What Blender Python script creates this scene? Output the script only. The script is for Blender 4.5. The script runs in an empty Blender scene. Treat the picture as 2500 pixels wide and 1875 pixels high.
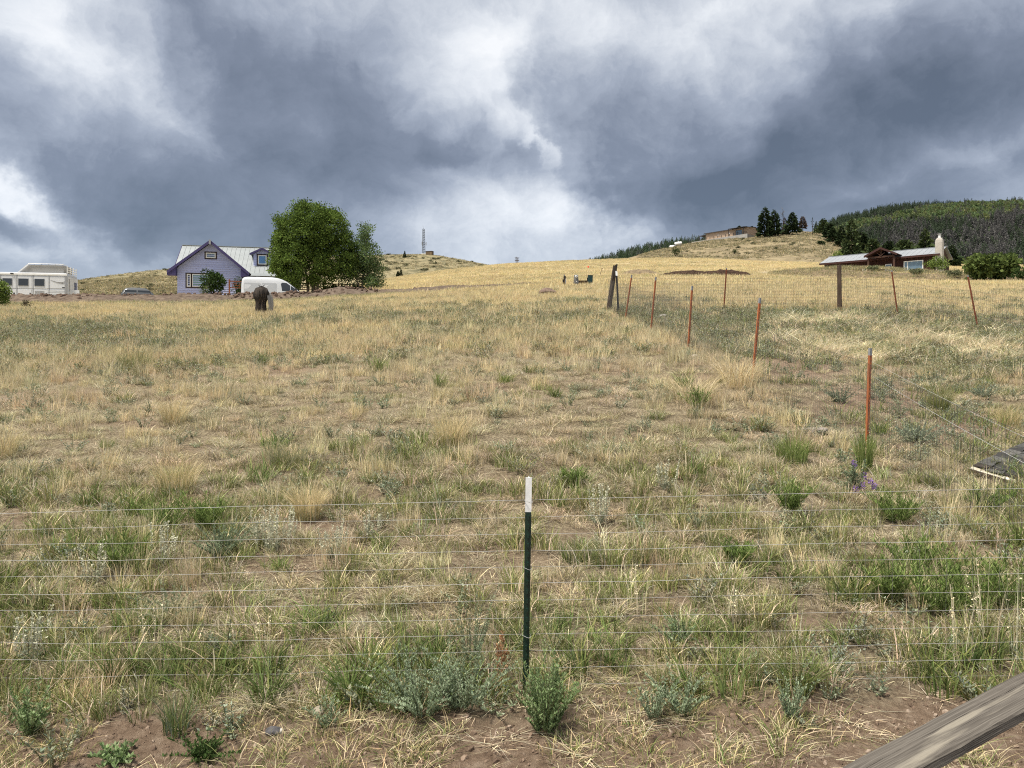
import bpy, math, random
import numpy as np
from math import radians as R, sin, cos, pi

sc = bpy.context.scene
COL = sc.collection
F = 1880.0            # focal length in photo pixels (photo 2500 wide)
HX, HY = 1250.0, 890.0
CZ = 2.0              # eye height above the yard

# ------------------------------------------------------------------ camera
cam_data = bpy.data.cameras.new('camera')
cam = bpy.data.objects.new('camera', cam_data)
COL.objects.link(cam)
cam.location = (0, 0, CZ)
cam.rotation_euler = (R(90), 0, 0)
cam_data.sensor_width = 36.0
cam_data.lens = 36.0 * F / 2500.0
cam_data.shift_y = -(937.5 - HY) / 2500.0
cam_data.clip_start = 0.05
cam_data.clip_end = 20000
sc.camera = cam

# ------------------------------------------------------------------ light and exposure
EXPO = 2.25
sc.view_settings.view_transform = 'Standard'
sc.view_settings.look = 'None'
sc.view_settings.exposure = EXPO
sc.view_settings.gamma = 1.0
sc.view_settings.use_curve_mapping = False
SUN_EL, SUN_AZ = R(66), R(-125)     # azimuth measured from +Y towards +X: behind the viewer, to the left
sun_data = bpy.data.lights.new('sun', 'SUN')
sun_data.energy = 1.5
sun_data.angle = R(11)
sun_data.color = (1.0, 0.93, 0.82)
sun = bpy.data.objects.new('sun', sun_data)
COL.objects.link(sun)
sun.rotation_euler = (R(90) - SUN_EL, 0, -SUN_AZ + pi)
sun.location = (-20, -20, 40)


def lin(c):
    c = c / 255.0
    return c / 12.92 if c <= 0.04045 else ((c + 0.055) / 1.055) ** 2.4


def rgb(r, g, b, k=1.0):
    return (lin(r) * k, lin(g) * k, lin(b) * k, 1.0)


world = bpy.data.worlds.new('World')
sc.world = world
world.use_nodes = True


def build_sky():
    nt = world.node_tree
    N, L = nt.nodes, nt.links
    N.clear()

    def new(t, **kw):
        n = N.new(t)
        for k, v in kw.items():
            setattr(n, k, v)
        return n

    def plug(a, s):
        if isinstance(a, bpy.types.NodeSocket):
            L.new(a, s)
        else:
            s.default_value = a

    def mth(op, a, b=0.0, c=0.0, clamp=False):
        n = new('ShaderNodeMath', operation=op, use_clamp=clamp)
        plug(a, n.inputs[0]); plug(b, n.inputs[1]); plug(c, n.inputs[2])
        return n.outputs[0]

    def vmt(op, a, b=(0, 0, 0)):
        n = new('ShaderNodeVectorMath', operation=op)
        plug(a, n.inputs[0]); plug(b, n.inputs[1])
        return n.outputs['Value'] if op in ('DOT_PRODUCT', 'LENGTH') else n.outputs[0]

    def noise(vec, scale, detail, rough, dist=0.0):
        n = new('ShaderNodeTexNoise')
        L.new(vec, n.inputs['Vector'])
        n.inputs['Scale'].default_value = scale
        n.inputs['Detail'].default_value = detail
        n.inputs['Roughness'].default_value = rough
        n.inputs['Distortion'].default_value = dist
        return n.outputs['Fac'], n.outputs['Color']

    tc = new('ShaderNodeTexCoord')
    d = vmt('NORMALIZE', tc.outputs['Generated'])
    sp = new('ShaderNodeSeparateXYZ'); L.new(d, sp.inputs[0])
    dx, dy, dz = sp.outputs
    az = mth('ARCTAN2', dx, dy)
    el = mth('ARCSINE', dz)
    cb = new('ShaderNodeCombineXYZ'); L.new(az, cb.inputs[0]); L.new(el, cb.inputs[1])
    # cloud deck seen in perspective
    den = mth('ADD', mth('MAXIMUM', dz, 0.0), 0.36)
    q = new('ShaderNodeCombineXYZ')
    L.new(mth('DIVIDE', dx, den), q.inputs[0]); L.new(mth('DIVIDE', dy, den), q.inputs[1])
    L.new(mth('MULTIPLY', dz, 0.8), q.inputs[2])
    qv = q.outputs[0]
    nA, cA = noise(qv, 1.3, 5.0, 0.55, 0.0)
    nB, cB = noise(qv, 4.2, 5.0, 0.6, 0.6)
    nC, cC = noise(cb.outputs[0], 7.0, 6.0, 0.58, 0.0)
    w1 = vmt('MULTIPLY', vmt('SUBTRACT', cA, (0.5, 0.5, 0.5)), (0.11, 0.08, 0.0))
    w2 = vmt('MULTIPLY', vmt('SUBTRACT', cC, (0.5, 0.5, 0.5)), (0.17, 0.13, 0.0))
    pv = vmt('ADD', vmt('ADD', cb.outputs[0], w1), w2)

    # cloud masses: azimuth / elevation from photo pixels, radii in pixels, tilt, weight (+ dark, - bright)
    masses = [
        # left storm mass
        (760, 190, 330, 150, -20, 0.34), (900, 360, 260, 120, 5, 0.36), (560, 70, 240, 90, -20, 0.22), (700, 480, 260, 110, -12, 0.30),
        (300, 440, 300, 85, -16, 0.34), (520, 590, 330, 80, -14, 0.42), (120, 250, 260, 90, 5, 0.16), (880, 480, 120, 70, 20, 0.20),
        (30, 520, 100, 24, -10, 0.50), (1090, 385, 100, 32, 8, 0.32), (820, 430, 120, 60, -20, 0.12),
        # right storm mass
        (1500, 330, 170, 150, -30, 0.32), (1620, 470, 230, 80, -4, 0.42), (1800, 430, 300, 70, 15, 0.34), (2050, 340, 330, 85, 17, 0.36),
        (2400, 260, 300, 90, 14, 0.50), (1900, 250, 430, 120, 15, 0.24), (1750, 550, 200, 45, 4, 0.22), (2400, 130, 300, 110, 18, 0.26),
        (2300, 500, 420, 80, 8, 0.30), (2000, 550, 300, 50, 6, 0.26), (60, 650, 500, 60, 0, 0.14), (1330, 210, 80, 110, 0, 0.10), (1270, 400, 60, 60, 30, 0.18),
        # gaps and bright edges
        (20, 40, 190, 80, 0, -0.26), (470, 300, 150, 40, -38, -0.16), (300, 200, 200, 40, -32, -0.06), (40, 470, 150, 26, -22, -0.42), (180, 580, 260, 45, -16, -0.18),
        (1190, 60, 150, 50, 20, -0.18), (1050, 260, 120, 70, 30, -0.28), (1200, 230, 60, 110, 10, -0.26), (1280, 345, 12, 55, 24, -0.30), (1010, 420, 150, 36, 12, -0.24),
        (1310, 470, 120, 80, -20, -0.24), (1150, 540, 330, 90, 0, -0.16), (1430, 560, 130, 60, -20, -0.22), (1700, 30, 480, 70, -3, -0.16), (2150, 450, 330, 24, 17, -0.12), (2480, 350, 120, 20, 14, -0.1),
    ]
    total = None
    for (px, py, rx, ry, rot, amp) in masses:
        a0 = math.atan((px - HX) / F)
        e0 = math.atan((HY - py) / F * cos(a0))
        cr, sr = cos(R(rot)), sin(R(rot))
        ux, vx = (cr * F / rx, sr * F / rx, 0), (-sr * F / ry, cr * F / ry, 0)
        ua = mth('SUBTRACT', vmt('DOT_PRODUCT', pv, ux), ux[0] * a0 + ux[1] * e0)
        va = mth('SUBTRACT', vmt('DOT_PRODUCT', pv, vx), vx[0] * a0 + vx[1] * e0)
        r2 = mth('MULTIPLY_ADD', ua, ua, mth('MULTIPLY', va, va))
        g = mth('EXPONENT', mth('MULTIPLY', r2, -0.8))
        total = mth('MULTIPLY', g, amp) if total is None else mth('MULTIPLY_ADD', g, amp, total)
    dens = mth('MULTIPLY_ADD', mth('SUBTRACT', nA, 0.5), 0.36, mth('MULTIPLY_ADD', mth('DIVIDE', total, mth('MULTIPLY_ADD', mth('ABSOLUTE', total), 0.45, 1.0)), 1.25, 0.385))
    dens = mth('MULTIPLY_ADD', mth('SUBTRACT', nB, 0.5), 0.40, dens)
    dens = mth('MULTIPLY_ADD', mth('SUBTRACT', nC, 0.5), 0.60, dens)
    nD, cD = noise(pv, 14.0, 8.0, 0.66, 0.0)
    dens = mth('MULTIPLY_ADD', mth('SUBTRACT', nD, 0.5), 0.52, dens)
    k = 1.0 / 2 ** EXPO
    ramp = new('ShaderNodeValToRGB')
    L.new(mth('MULTIPLY_ADD', dens, 0.72, 0.02), ramp.inputs[0])
    stops = [(0.02, rgb(251, 252, 252, k)), (0.14, rgb(234, 237, 240, k)), (0.28, rgb(204, 209, 216, k)),
             (0.44, rgb(164, 171, 183, k)), (0.62, rgb(127, 134, 147, k)), (0.92, rgb(88, 95, 105, k))]
    e = ramp.color_ramp.elements
    while len(e) < len(stops):
        e.new(0.5)
    for el_, (p, c) in zip(e, stops):
        el_.position = p
        el_.color = c
    sky = new('ShaderNodeTexSky', sky_type='NISHITA', sun_disc=False)
    sky.sun_elevation = SUN_EL
    sky.sun_rotation = SUN_AZ
    sky.altitude = 2700
    skc = new('ShaderNodeMix', data_type='RGBA', blend_type='MULTIPLY')
    skc.inputs['Factor'].default_value = 1.0
    L.new(sky.outputs[0], skc.inputs['A']); skc.inputs['B'].default_value = (0.09, 0.09, 0.09, 1)
    mix = new('ShaderNodeMix', data_type='RGBA')
    mix.inputs['Factor'].default_value = 0.94
    L.new(skc.outputs['Result'], mix.inputs['A']); L.new(ramp.outputs[0], mix.inputs['B'])
    bg = new('ShaderNodeBackground')
    L.new(mix.outputs['Result'], bg.inputs[0])
    bg.inputs[1].default_value = 1.0
    out = new('ShaderNodeOutputWorld')
    L.new(bg.outputs[0], out.inputs[0])


build_sky()
world.cycles.sampling_method = 'NONE'
sc.cycles.use_denoising = False
sc.cycles.filter_width = 1.1
sc.cycles.max_bounces = 5
sc.cycles.diffuse_bounces = 2
sc.cycles.transparent_max_bounces = 8
sc.cycles.use_adaptive_sampling = True
sc.cycles.adaptive_threshold = 0.008
sc.cycles.adaptive_min_samples = 24

# ------------------------------------------------------------------ helpers
rng = np.random.default_rng(7)
random.seed(7)


def hash2(i, j, s):
    h = (i.astype(np.int64) * 374761393 + j.astype(np.int64) * 668265263 + s * 1442695041) & 0xffffffff
    h = ((h ^ (h >> 13)) * 1274126177) & 0xffffffff
    return ((h ^ (h >> 16)) & 0xffff) / 65535.0


def vnoise(x, y, s=0):
    x = np.asarray(x, float); y = np.asarray(y, float)
    i = np.floor(x); j = np.floor(y)
    fx = x - i; fy = y - j
    fx = fx * fx * (3 - 2 * fx); fy = fy * fy * (3 - 2 * fy)
    a = hash2(i, j, s); b = hash2(i + 1, j, s); c = hash2(i, j + 1, s); d = hash2(i + 1, j + 1, s)
    return (a * (1 - fx) + b * fx) * (1 - fy) + (c * (1 - fx) + d * fx) * fy


def fbm(x, y, s=0, o=4):
    t = 0; a = 0.5; n = 0
    x = np.asarray(x, float); y = np.asarray(y, float)
    for k in range(o):
        t = t + a * vnoise(x, y, s + k * 17); n += a
        x = x * 2.03 + 3.1; y = y * 2.03 - 1.7; a *= 0.5
    return t / n


def sstep(a, b, x):
    t = np.clip((np.asarray(x, float) - a) / (b - a), 0, 1)
    return t * t * (3 - 2 * t)


def spline(xs, ys, q):
    """natural cubic spline, ys may be 2-D (len(xs), m)"""
    xs = np.asarray(xs, float); ys = np.asarray(ys, float)
    if ys.ndim == 1:
        return spline(xs, ys[:, None], q)[:, 0]
    # monotone-ish Hermite (Fritsch-Carlson style limited slopes)
    h = np.diff(xs)[:, None]; dl = np.diff(ys, axis=0) / h
    m = np.zeros_like(ys)
    m[0] = dl[0]; m[-1] = dl[-1]
    w = (dl[:-1] * dl[1:]) > 0
    m[1:-1] = np.where(w, 2 * dl[:-1] * dl[1:] / np.where(w, dl[:-1] + dl[1:], 1), 0)
    q = np.clip(np.asarray(q, float), xs[0], xs[-1])
    i = np.clip(np.searchsorted(xs, q, side='right') - 1, 0, len(xs) - 2)
    hh = (xs[i + 1] - xs[i])[:, None]; t = ((q - xs[i])[:, None]) / hh
    return ((2 * t**3 - 3 * t**2 + 1) * ys[i] + (t**3 - 2 * t**2 + t) * hh * m[i]
            + (-2 * t**3 + 3 * t**2) * ys[i + 1] + (t**3 - t**2) * hh * m[i + 1])


# ---- materials
MATS = {}


def mat(name, c1, c2=None, scale=8.0, rough=0.8, bump=0.0, metal=0.0, detail=4.0, spec=0.3, coords='Object',
        stretch=(1, 1, 1), lo=0.35, hi=0.65, bscale=None):
    if name in MATS:
        return MATS[name]
    m = bpy.data.materials.new(name)
    m.use_nodes = True
    nt = m.node_tree; N, L = nt.nodes, nt.links
    b = N['Principled BSDF']
    b.inputs['Roughness'].default_value = rough
    b.inputs['Metallic'].default_value = metal
    b.inputs['Specular IOR Level'].default_value = spec
    c1 = tuple(c1) + (1,) if len(c1) == 3 else c1
    if c2 is None:
        c2 = tuple(v * 0.8 for v in c1[:3]) + (1,)
    c2 = tuple(c2) + (1,) if len(c2) == 3 else c2
    tc = N.new('ShaderNodeTexCoord')
    mp = N.new('ShaderNodeMapping'); mp.inputs['Scale'].default_value = stretch
    L.new(tc.outputs[coords], mp.inputs[0])
    no = N.new('ShaderNodeTexNoise'); L.new(mp.outputs[0], no.inputs['Vector'])
    no.inputs['Scale'].default_value = scale; no.inputs['Detail'].default_value = detail
    no.inputs['Roughness'].default_value = 0.6
    rp = N.new('ShaderNodeValToRGB'); L.new(no.outputs['Fac'], rp.inputs[0])
    rp.color_ramp.elements[0].position = lo; rp.color_ramp.elements[0].color = c1
    rp.color_ramp.elements[1].position = hi; rp.color_ramp.elements[1].color = c2
    L.new(rp.outputs[0], b.inputs['Base Color'])
    if bump:
        n2 = no
        if bscale:
            n2 = N.new('ShaderNodeTexNoise'); L.new(mp.outputs[0], n2.inputs['Vector'])
            n2.inputs['Scale'].default_value = bscale; n2.inputs['Detail'].default_value = 6
        bp = N.new('ShaderNodeBump'); bp.inputs['Strength'].default_value = bump
        bp.inputs['Distance'].default_value = 0.02
        L.new(n2.outputs['Fac'], bp.inputs['Height']); L.new(bp.outputs[0], b.inputs['Normal'])
    MATS[name] = m
    return m


def glass(name, col=(0.02, 0.025, 0.03), rough=0.06):
    if name in MATS:
        return MATS[name]
    m = mat(name, col, tuple(v * 1.3 for v in col), scale=1.5, rough=rough, spec=0.7)
    return m


# ---- mesh builder
class MB:
    def __init__(s):
        s.v = []; s.f = []

    def add(s, vs, fs):
        o = len(s.v)
        s.v += [tuple(map(float, p)) for p in vs]
        s.f += [tuple(i + o for i in f) for f in fs]
        return s

    def box(s, x0, x1, y0, y1, z0, z1):
        vs = [(x, y, z) for z in (z0, z1) for y in (y0, y1) for x in (x0, x1)]
        return s.add(vs, [(0, 2, 3, 1), (4, 5, 7, 6), (0, 1, 5, 4), (2, 6, 7, 3), (0, 4, 6, 2), (1, 3, 7, 5)])

    def prism(s, poly, y0, y1):
        """polygon of (x, z) swept along y"""
        n = len(poly)
        vs = [(x, y0, z) for x, z in poly] + [(x, y1, z) for x, z in poly]
        fs = [tuple(range(n)), tuple(range(2 * n - 1, n - 1, -1))]
        fs += [(i, i + n, (i + 1) % n + n, (i + 1) % n) for i in range(n)]
        return s.add(vs, fs)

    def slab(s, quad, t):
        """quad of 4 points thickened along its normal by t"""
        q = np.array(quad, float)
        n = np.cross(q[1] - q[0], q[3] - q[0]); n /= np.linalg.norm(n)
        vs = list(q) + list(q + n * t)
        return s.add(vs, [(3, 2, 1, 0), (4, 5, 6, 7)] + [(i, (i + 1) % 4, (i + 1) % 4 + 4, i + 4) for i in range(4)])

    def tube(s, pts, r, n=6, cap=True):
        pts = [np.array(p, float) for p in pts]
        rs = r if isinstance(r, (list, tuple, np.ndarray)) else [r] * len(pts)
        rings = []
        up = np.array((0, 0, 1.0))
        for i, p in enumerate(pts):
            d = pts[min(i + 1, len(pts) - 1)] - pts[max(i - 1, 0)]
            d = d / (np.linalg.norm(d) + 1e-9)
            a = np.cross(d, up)
            if np.linalg.norm(a) < 1e-3:
                a = np.cross(d, (0, 1.0, 0))
            a /= np.linalg.norm(a); b = np.cross(d, a)
            rings.append([p + (a * cos(2 * pi * k / n) + b * sin(2 * pi * k / n)) * rs[i] for k in range(n)])
        vs = [v for rg in rings for v in rg]
        fs = []
        for i in range(len(pts) - 1):
            for k in range(n):
                k2 = (k + 1) % n
                fs.append((i * n + k, i * n + k2, (i + 1) * n + k2, (i + 1) * n + k))
        if cap:
            fs.append(tuple(range(n - 1, -1, -1)))
            fs.append(tuple((len(pts) - 1) * n + k for k in range(n)))
        return s.add(vs, fs)

    def cyl(s, x, y, z0, z1, r, n=16, r1=None):
        return s.tube([(x, y, z0), (x, y, z1)], [r, r if r1 is None else r1], n)

    def grid(s, P):
        """P: array (a, b, 3)"""
        a, b = P.shape[:2]
        fs = [(i * b + j, i * b + j + 1, (i + 1) * b + j + 1, (i + 1) * b + j) for i in range(a - 1) for j in range(b - 1)]
        return s.add(P.reshape(-1, 3), fs)

    def build(s, name, m, parent=None, smooth=False, loc=None, bevel=0):
        me = bpy.data.meshes.new(name)
        me.from_pydata(s.v, [], s.f)
        me.materials.append(m)
        if smooth:
            me.polygons.foreach_set('use_smooth', [True] * len(me.polygons))
        me.update()
        o = bpy.data.objects.new(name, me)
        COL.objects.link(o)
        if parent:
            o.parent = parent
        if loc:
            o.location = loc
        if bevel:
            bv = o.modifiers.new('bevel', 'BEVEL'); bv.width = bevel; bv.segments = 2; bv.limit_method = 'ANGLE'
        return o


def np_mesh(name, V, Fc, m, parent=None, smooth=False, attrs=None):
    """fast mesh from numpy; Fc (n,3) or (n,4)"""
    me = bpy.data.meshes.new(name)
    V = np.asarray(V, np.float32); Fc = np.asarray(Fc, np.int32)
    k = Fc.shape[1]
    me.vertices.add(len(V)); me.vertices.foreach_set('co', V.ravel())
    me.loops.add(Fc.size); me.loops.foreach_set('vertex_index', Fc.ravel())
    me.polygons.add(len(Fc))
    me.polygons.foreach_set('loop_start', np.arange(0, Fc.size, k, dtype=np.int32))
    if smooth:
        me.polygons.foreach_set('use_smooth', np.ones(len(Fc), bool))
    me.update(calc_edges=True)
    for an, arr in (attrs or {}).items():
        a = me.color_attributes.new(an, 'FLOAT_COLOR', 'POINT')
        c = np.ones((len(V), 4), np.float32); c[:, :3] = arr
        a.data.foreach_set('color', c.ravel())
    me.materials.append(m)
    o = bpy.data.objects.new(name, me)
    return o


def link(o, parent=None):
    COL.objects.link(o)
    if parent:
        o.parent = parent
    return o


def empty(name, loc, rz=0.0):
    o = bpy.data.objects.new(name, None)
    o.empty_display_size = 0.3
    COL.objects.link(o)
    o.location = loc
    o.rotation_euler = (0, 0, rz)
    return o


def tag(o, label=None, cat=None, group=None, kind=None):
    if label: o['label'] = label
    if cat: o['category'] = cat
    if group: o['group'] = group
    if kind: o['kind'] = kind
    return o


def copy_tree(o, parent=None):
    c = o.copy(); COL.objects.link(c); c.parent = parent
    for ch in list(o.children):
        copy_tree(ch, c)
    return c


def at(px, py, D):
    return np.array(((px - HX) / F * D, D, CZ + (HY - py) / F * D))


def X_of(px, D):
    return (px - HX) / F * D

# ------------------------------------------------------------------ terrain
T_D = [4.5, 6, 9, 12, 15, 20, 23, 27, 35, 45, 60, 72, 85, 110, 140, 180, 250, 400]
T_PX = [-900, 0, 433, 650, 936, 1283, 1700, 2100, 2500, 3300]
T_Y = [
    [1725, 1425, 1130, 995, 915, 840, 812, 790, 767, 754, 755, 747, 750, 758, 762, 770, 780, 810],
    [1715, 1415, 1120, 985, 905, 830, 802, 780, 757, 744, 746, 737, 742, 750, 752, 760, 770, 800],
    [1705, 1408, 1112, 972, 893, 822, 797, 775, 753, 742, 745, 735, 738, 748, 750, 758, 768, 800],
    [1700, 1402, 1102, 962, 883, 814, 791, 768, 748, 738, 742, 734, 735, 740, 745, 750, 765, 800],
    [1695, 1396, 1088, 950, 872, 803, 780, 758, 738, 724, 712, 706, 700, 694, 689, 684, 692, 745],
    [1690, 1391, 1070, 935, 860, 793, 770, 750, 728, 714, 702, 694, 686, 671, 657, 646, 653, 725],
    [1680, 1385, 1075, 925, 855, 792, 757, 738, 718, 704, 692, 683, 677, 662, 648, 635, 642, 720],
    [1668, 1375, 1093, 955, 872, 790, 757, 738, 716, 702, 694, 690, 687, 663, 653, 646, 656, 724],
    [1655, 1365, 1122, 995, 900, 815, 775, 750, 726, 709, 697, 692, 689, 664, 655, 650, 660, 730],
    [1640, 1355, 1130, 1000, 910, 820, 782, 757, 733, 716, 704, 698, 694, 670, 662, 658, 668, 740],
]


def make_table():
    D = np.array([1.0, 2.0, 3.0, 3.7] + T_D + [900, 5000])
    Z = np.zeros((len(D), len(T_PX)))
    for j, col in enumerate(T_Y):
        Z[4:-2, j] = (HY - np.array(col, float)) / F * np.array(T_D)
        Z[:4, j] = -2.02 + 0.02 * (j - 5)
        Z[-2, j] = 18.0; Z[-1, j] = 0.0
    lq = np.linspace(0, math.log(5000), 900)
    A = spline(np.log(D), Z, lq)                 # along distance
    pq = np.linspace(-900, 3300, 421)
    B = spline(np.array(T_PX, float), A.T, pq).T   # across
    # soften the kinks across columns
    for _ in range(3):
        B[:, 1:-1] = (B[:, :-2] + 2 * B[:, 1:-1] + B[:, 2:]) / 4
    k = 8
    ker = np.exp(-np.linspace(-2, 2, 2 * k + 1) ** 2); ker /= ker.sum()
    Bp = np.pad(B, ((0, 0), (k, k)), mode='edge')
    B = sum(ker[i] * Bp[:, i:i + B.shape[1]] for i in range(2 * k + 1))
    return B


TAB = make_table()


def zg(X, Y, rough=True):
    X = np.asarray(X, float); Y = np.asarray(Y, float)
    Yc = np.clip(Y, 1.0, 4999)
    px = np.clip(HX + F * X / np.maximum(Yc, 2.5), -899, 3299)
    a = np.log(Yc) / math.log(5000) * 899
    b = (px + 900) / 4200 * 420
    i = np.clip(a.astype(int), 0, 898); j = np.clip(b.astype(int), 0, 419)
    fa = a - i; fb = b - j
    z = (TAB[i, j] * (1 - fa) * (1 - fb) + TAB[i + 1, j] * fa * (1 - fb) + TAB[i, j + 1] * (1 - fa) * fb + TAB[i + 1, j + 1] * fa * fb)
    z = z + CZ
    if rough:
        amp = np.clip(Yc / 40, 0.1, 3.0)
        z = z + (fbm(X * 0.9, Y * 0.9, 3) - 0.5) * 0.10 * np.clip(Yc / 9, 0.35, 1.2)
        z = z + (fbm(X * 0.14, Y * 0.14, 11) - 0.5) * 0.22 * amp * 0.5
        z = z + (fbm(X * 4.0, Y * 4.0, 5) - 0.5) * 0.035 * sstep(60, 20, Yc)
    return z


def ground_pt(px, D, dz=0.0):
    x = X_of(px, D)
    return (float(x), float(D), float(zg(np.array([x]), np.array([float(D)]))[0]) + dz)


def D_at(px, py, lo=3.0, hi=170.0):
    """distance at which the ground is seen at this pixel"""
    Ds = np.exp(np.linspace(math.log(lo), math.log(hi), 600))
    X = (px - HX) / F * Ds
    y = HY - (zg(X, Ds) - CZ) / Ds * F
    k = np.where(y <= py)[0]
    return float(Ds[k[0]]) if len(k) else float(Ds[np.argmin(np.abs(y - py))])


def gp(px, py, dz=0.0):
    return ground_pt(px, D_at(px, py), dz)


def m_per_px(D):
    return D / F


BARE = [(760, 1290, 120, 36), (610, 1150, 100, 26), (1960, 890, 170, 55), (2140, 985, 220, 60), (700, 1385, 130, 30), (650, 1500, 90, 25),
        (1450, 1310, 110, 20), (2080, 1230, 90, 25), (1960, 1520, 120, 24), (1640, 1480, 100, 20), (80, 1270, 90, 26), (1560, 1600, 90, 20),
        (930, 1330, 110, 22), (2330, 1050, 120, 40), (180, 960, 60, 10), (330, 1040, 90, 14), (690, 900, 90, 14), (1180, 1165, 80, 14)]


def bare_mask(X, Y):
    Yc = np.maximum(Y, 1.0)
    px = HX + F * X / np.maximum(Yc, 2.5)
    py = HY - (zg(X, Y, False) - CZ) / Yc * F
    n = fbm(X * 1.7, Y * 1.7, 21)
    m = sstep(4.62, 4.22, Y + X * 0.03 + (n - 0.5) * 0.7)
    for (cx, cy, rx, ry) in BARE:
        r = ((px - cx) / rx) ** 2 + ((py - cy) / ry) ** 2
        m = np.maximum(m, np.exp(-r * 1.2) * (0.55 + 0.9 * n) * 1.05)
    n2 = fbm(X * 0.8 + 40, Y * 0.8, 33)
    m = np.maximum(m, sstep(0.64, 0.76, n2) * 0.6 * sstep(26, 9, Yc))
    return np.clip(m, 0, 1)


def veg_material_ground():
    m = bpy.data.materials.new('dry_soil_and_litter'); m.use_nodes = True
    nt = m.node_tree; N, L = nt.nodes, nt.links
    b = N['Principled BSDF']; b.inputs['Roughness'].default_value = 0.95; b.inputs['Specular IOR Level'].default_value = 0.1
    at_ = N.new('ShaderNodeAttribute'); at_.attribute_name = 'cover'
    sp = N.new('ShaderNodeSeparateColor'); L.new(at_.outputs['Color'], sp.inputs[0])
    geo = N.new('ShaderNodeNewGeometry')

    def noise(scale, det=6, rough=0.6):
        n = N.new('ShaderNodeTexNoise'); L.new(geo.outputs['Position'], n.inputs['Vector'])
        n.inputs['Scale'].default_value = scale; n.inputs['Detail'].default_value = det; n.inputs['Roughness'].default_value = rough
        return n.outputs['Fac']

    def ramp(f, stops):
        r = N.new('ShaderNodeValToRGB'); L.new(f, r.inputs[0]); e = r.color_ramp.elements
        while len(e) < len(stops): e.new(0.5)
        for x, (p, c) in zip(e, stops): x.position = p; x.color = tuple(c) + (1,)
        return r.outputs[0]

    def mix(f, a, c):
        x = N.new('ShaderNodeMix'); x.data_type = 'RGBA'
        L.new(f, x.inputs['Factor']); L.new(a, x.inputs['A']); L.new(c, x.inputs['B'])
        return x.outputs['Result']
    soil = ramp(noise(14, 10, .7), [(0.3, (0.13, 0.088, 0.06)), (0.5, (0.24, 0.172, 0.12)), (0.7, (0.37, 0.285, 0.21))])
    litter = ramp(noise(34, 8, .7), [(0.3, (0.085, 0.065, 0.042)), (0.46, (0.20, 0.16, 0.105)), (0.6, (0.35, 0.295, 0.195)), (0.75, (0.54, 0.465, 0.32))])
    straw = ramp(noise(0.35, 9, 0.7), [(0.25, (0.22, 0.19, 0.125)), (0.42, (0.36, 0.30, 0.18)), (0.6, (0.50, 0.42, 0.265)), (0.8, (0.40, 0.33, 0.21))])
    c = mix(sp.outputs[1], litter, straw)
    c = mix(sp.outputs[0], c, soil)
    L.new(c, b.inputs['Base Color'])
    bp = N.new('ShaderNodeBump'); bp.inputs['Strength'].default_value = 1.0; bp.inputs['Distance'].default_value = 0.06
    L.new(noise(26, 10, 0.75), bp.inputs['Height']); L.new(bp.outputs[0], b.inputs['Normal'])
    return m


def build_ground():
    rows = np.concatenate([np.linspace(-9, 0.9, 18), np.exp(np.linspace(0, math.log(4990), 440))])
    s = np.linspace(-1, 1, 281)
    Y = rows[:, None] + 0 * s[None, :]
    X = s[None, :] * (np.maximum(rows, 0)[:, None] * 0.95 + 8)
    Z = zg(X, Y)
    a, b = X.shape
    V = np.stack([X, Y, Z], -1).reshape(-1, 3)
    i = np.arange(a - 1)[:, None] * b + np.arange(b - 1)[None, :]
    Fc = np.stack([i, i + 1, i + 1 + b, i + b], -1).reshape(-1, 4)
    cov = np.zeros((a * b, 3))
    cov[:, 0] = bare_mask(X, Y).ravel()
    cov[:, 1] = sstep(14, 45, Y).ravel()
    o = np_mesh('ground', V, Fc, veg_material_ground(), smooth=True, attrs={'cover': cov})
    tag(link(o), 'dry grassy hillside rising from the bare dirt strip to the crest', kind='structure')


build_ground()


def hill_mat(name, stops, scale, bump=0.6):
    m = bpy.data.materials.new(name); m.use_nodes = True
    nt = m.node_tree; N, L = nt.nodes, nt.links
    b = N['Principled BSDF']; b.inputs['Roughness'].default_value = 0.95; b.inputs['Specular IOR Level'].default_value = 0.1
    geo = N.new('ShaderNodeNewGeometry')
    n = N.new('ShaderNodeTexNoise'); L.new(geo.outputs['Position'], n.inputs['Vector'])
    n.inputs['Scale'].default_value = scale; n.inputs['Detail'].default_value = 10; n.inputs['Roughness'].default_value = 0.72
    r = N.new('ShaderNodeValToRGB'); L.new(n.outputs['Fac'], r.inputs[0]); e = r.color_ramp.elements
    while len(e) < len(stops): e.new(0.5)
    for x, (p, c) in zip(e, stops): x.position = p; x.color = tuple(c) + (1,)
    L.new(r.outputs[0], b.inputs['Base Color'])
    bp = N.new('ShaderNodeBump'); bp.inputs['Strength'].default_value = bump; bp.inputs['Distance'].default_value = 1.0
    L.new(n.outputs['Fac'], bp.inputs['Height']); L.new(bp.outputs[0], b.inputs['Normal'])
    return m


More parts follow.
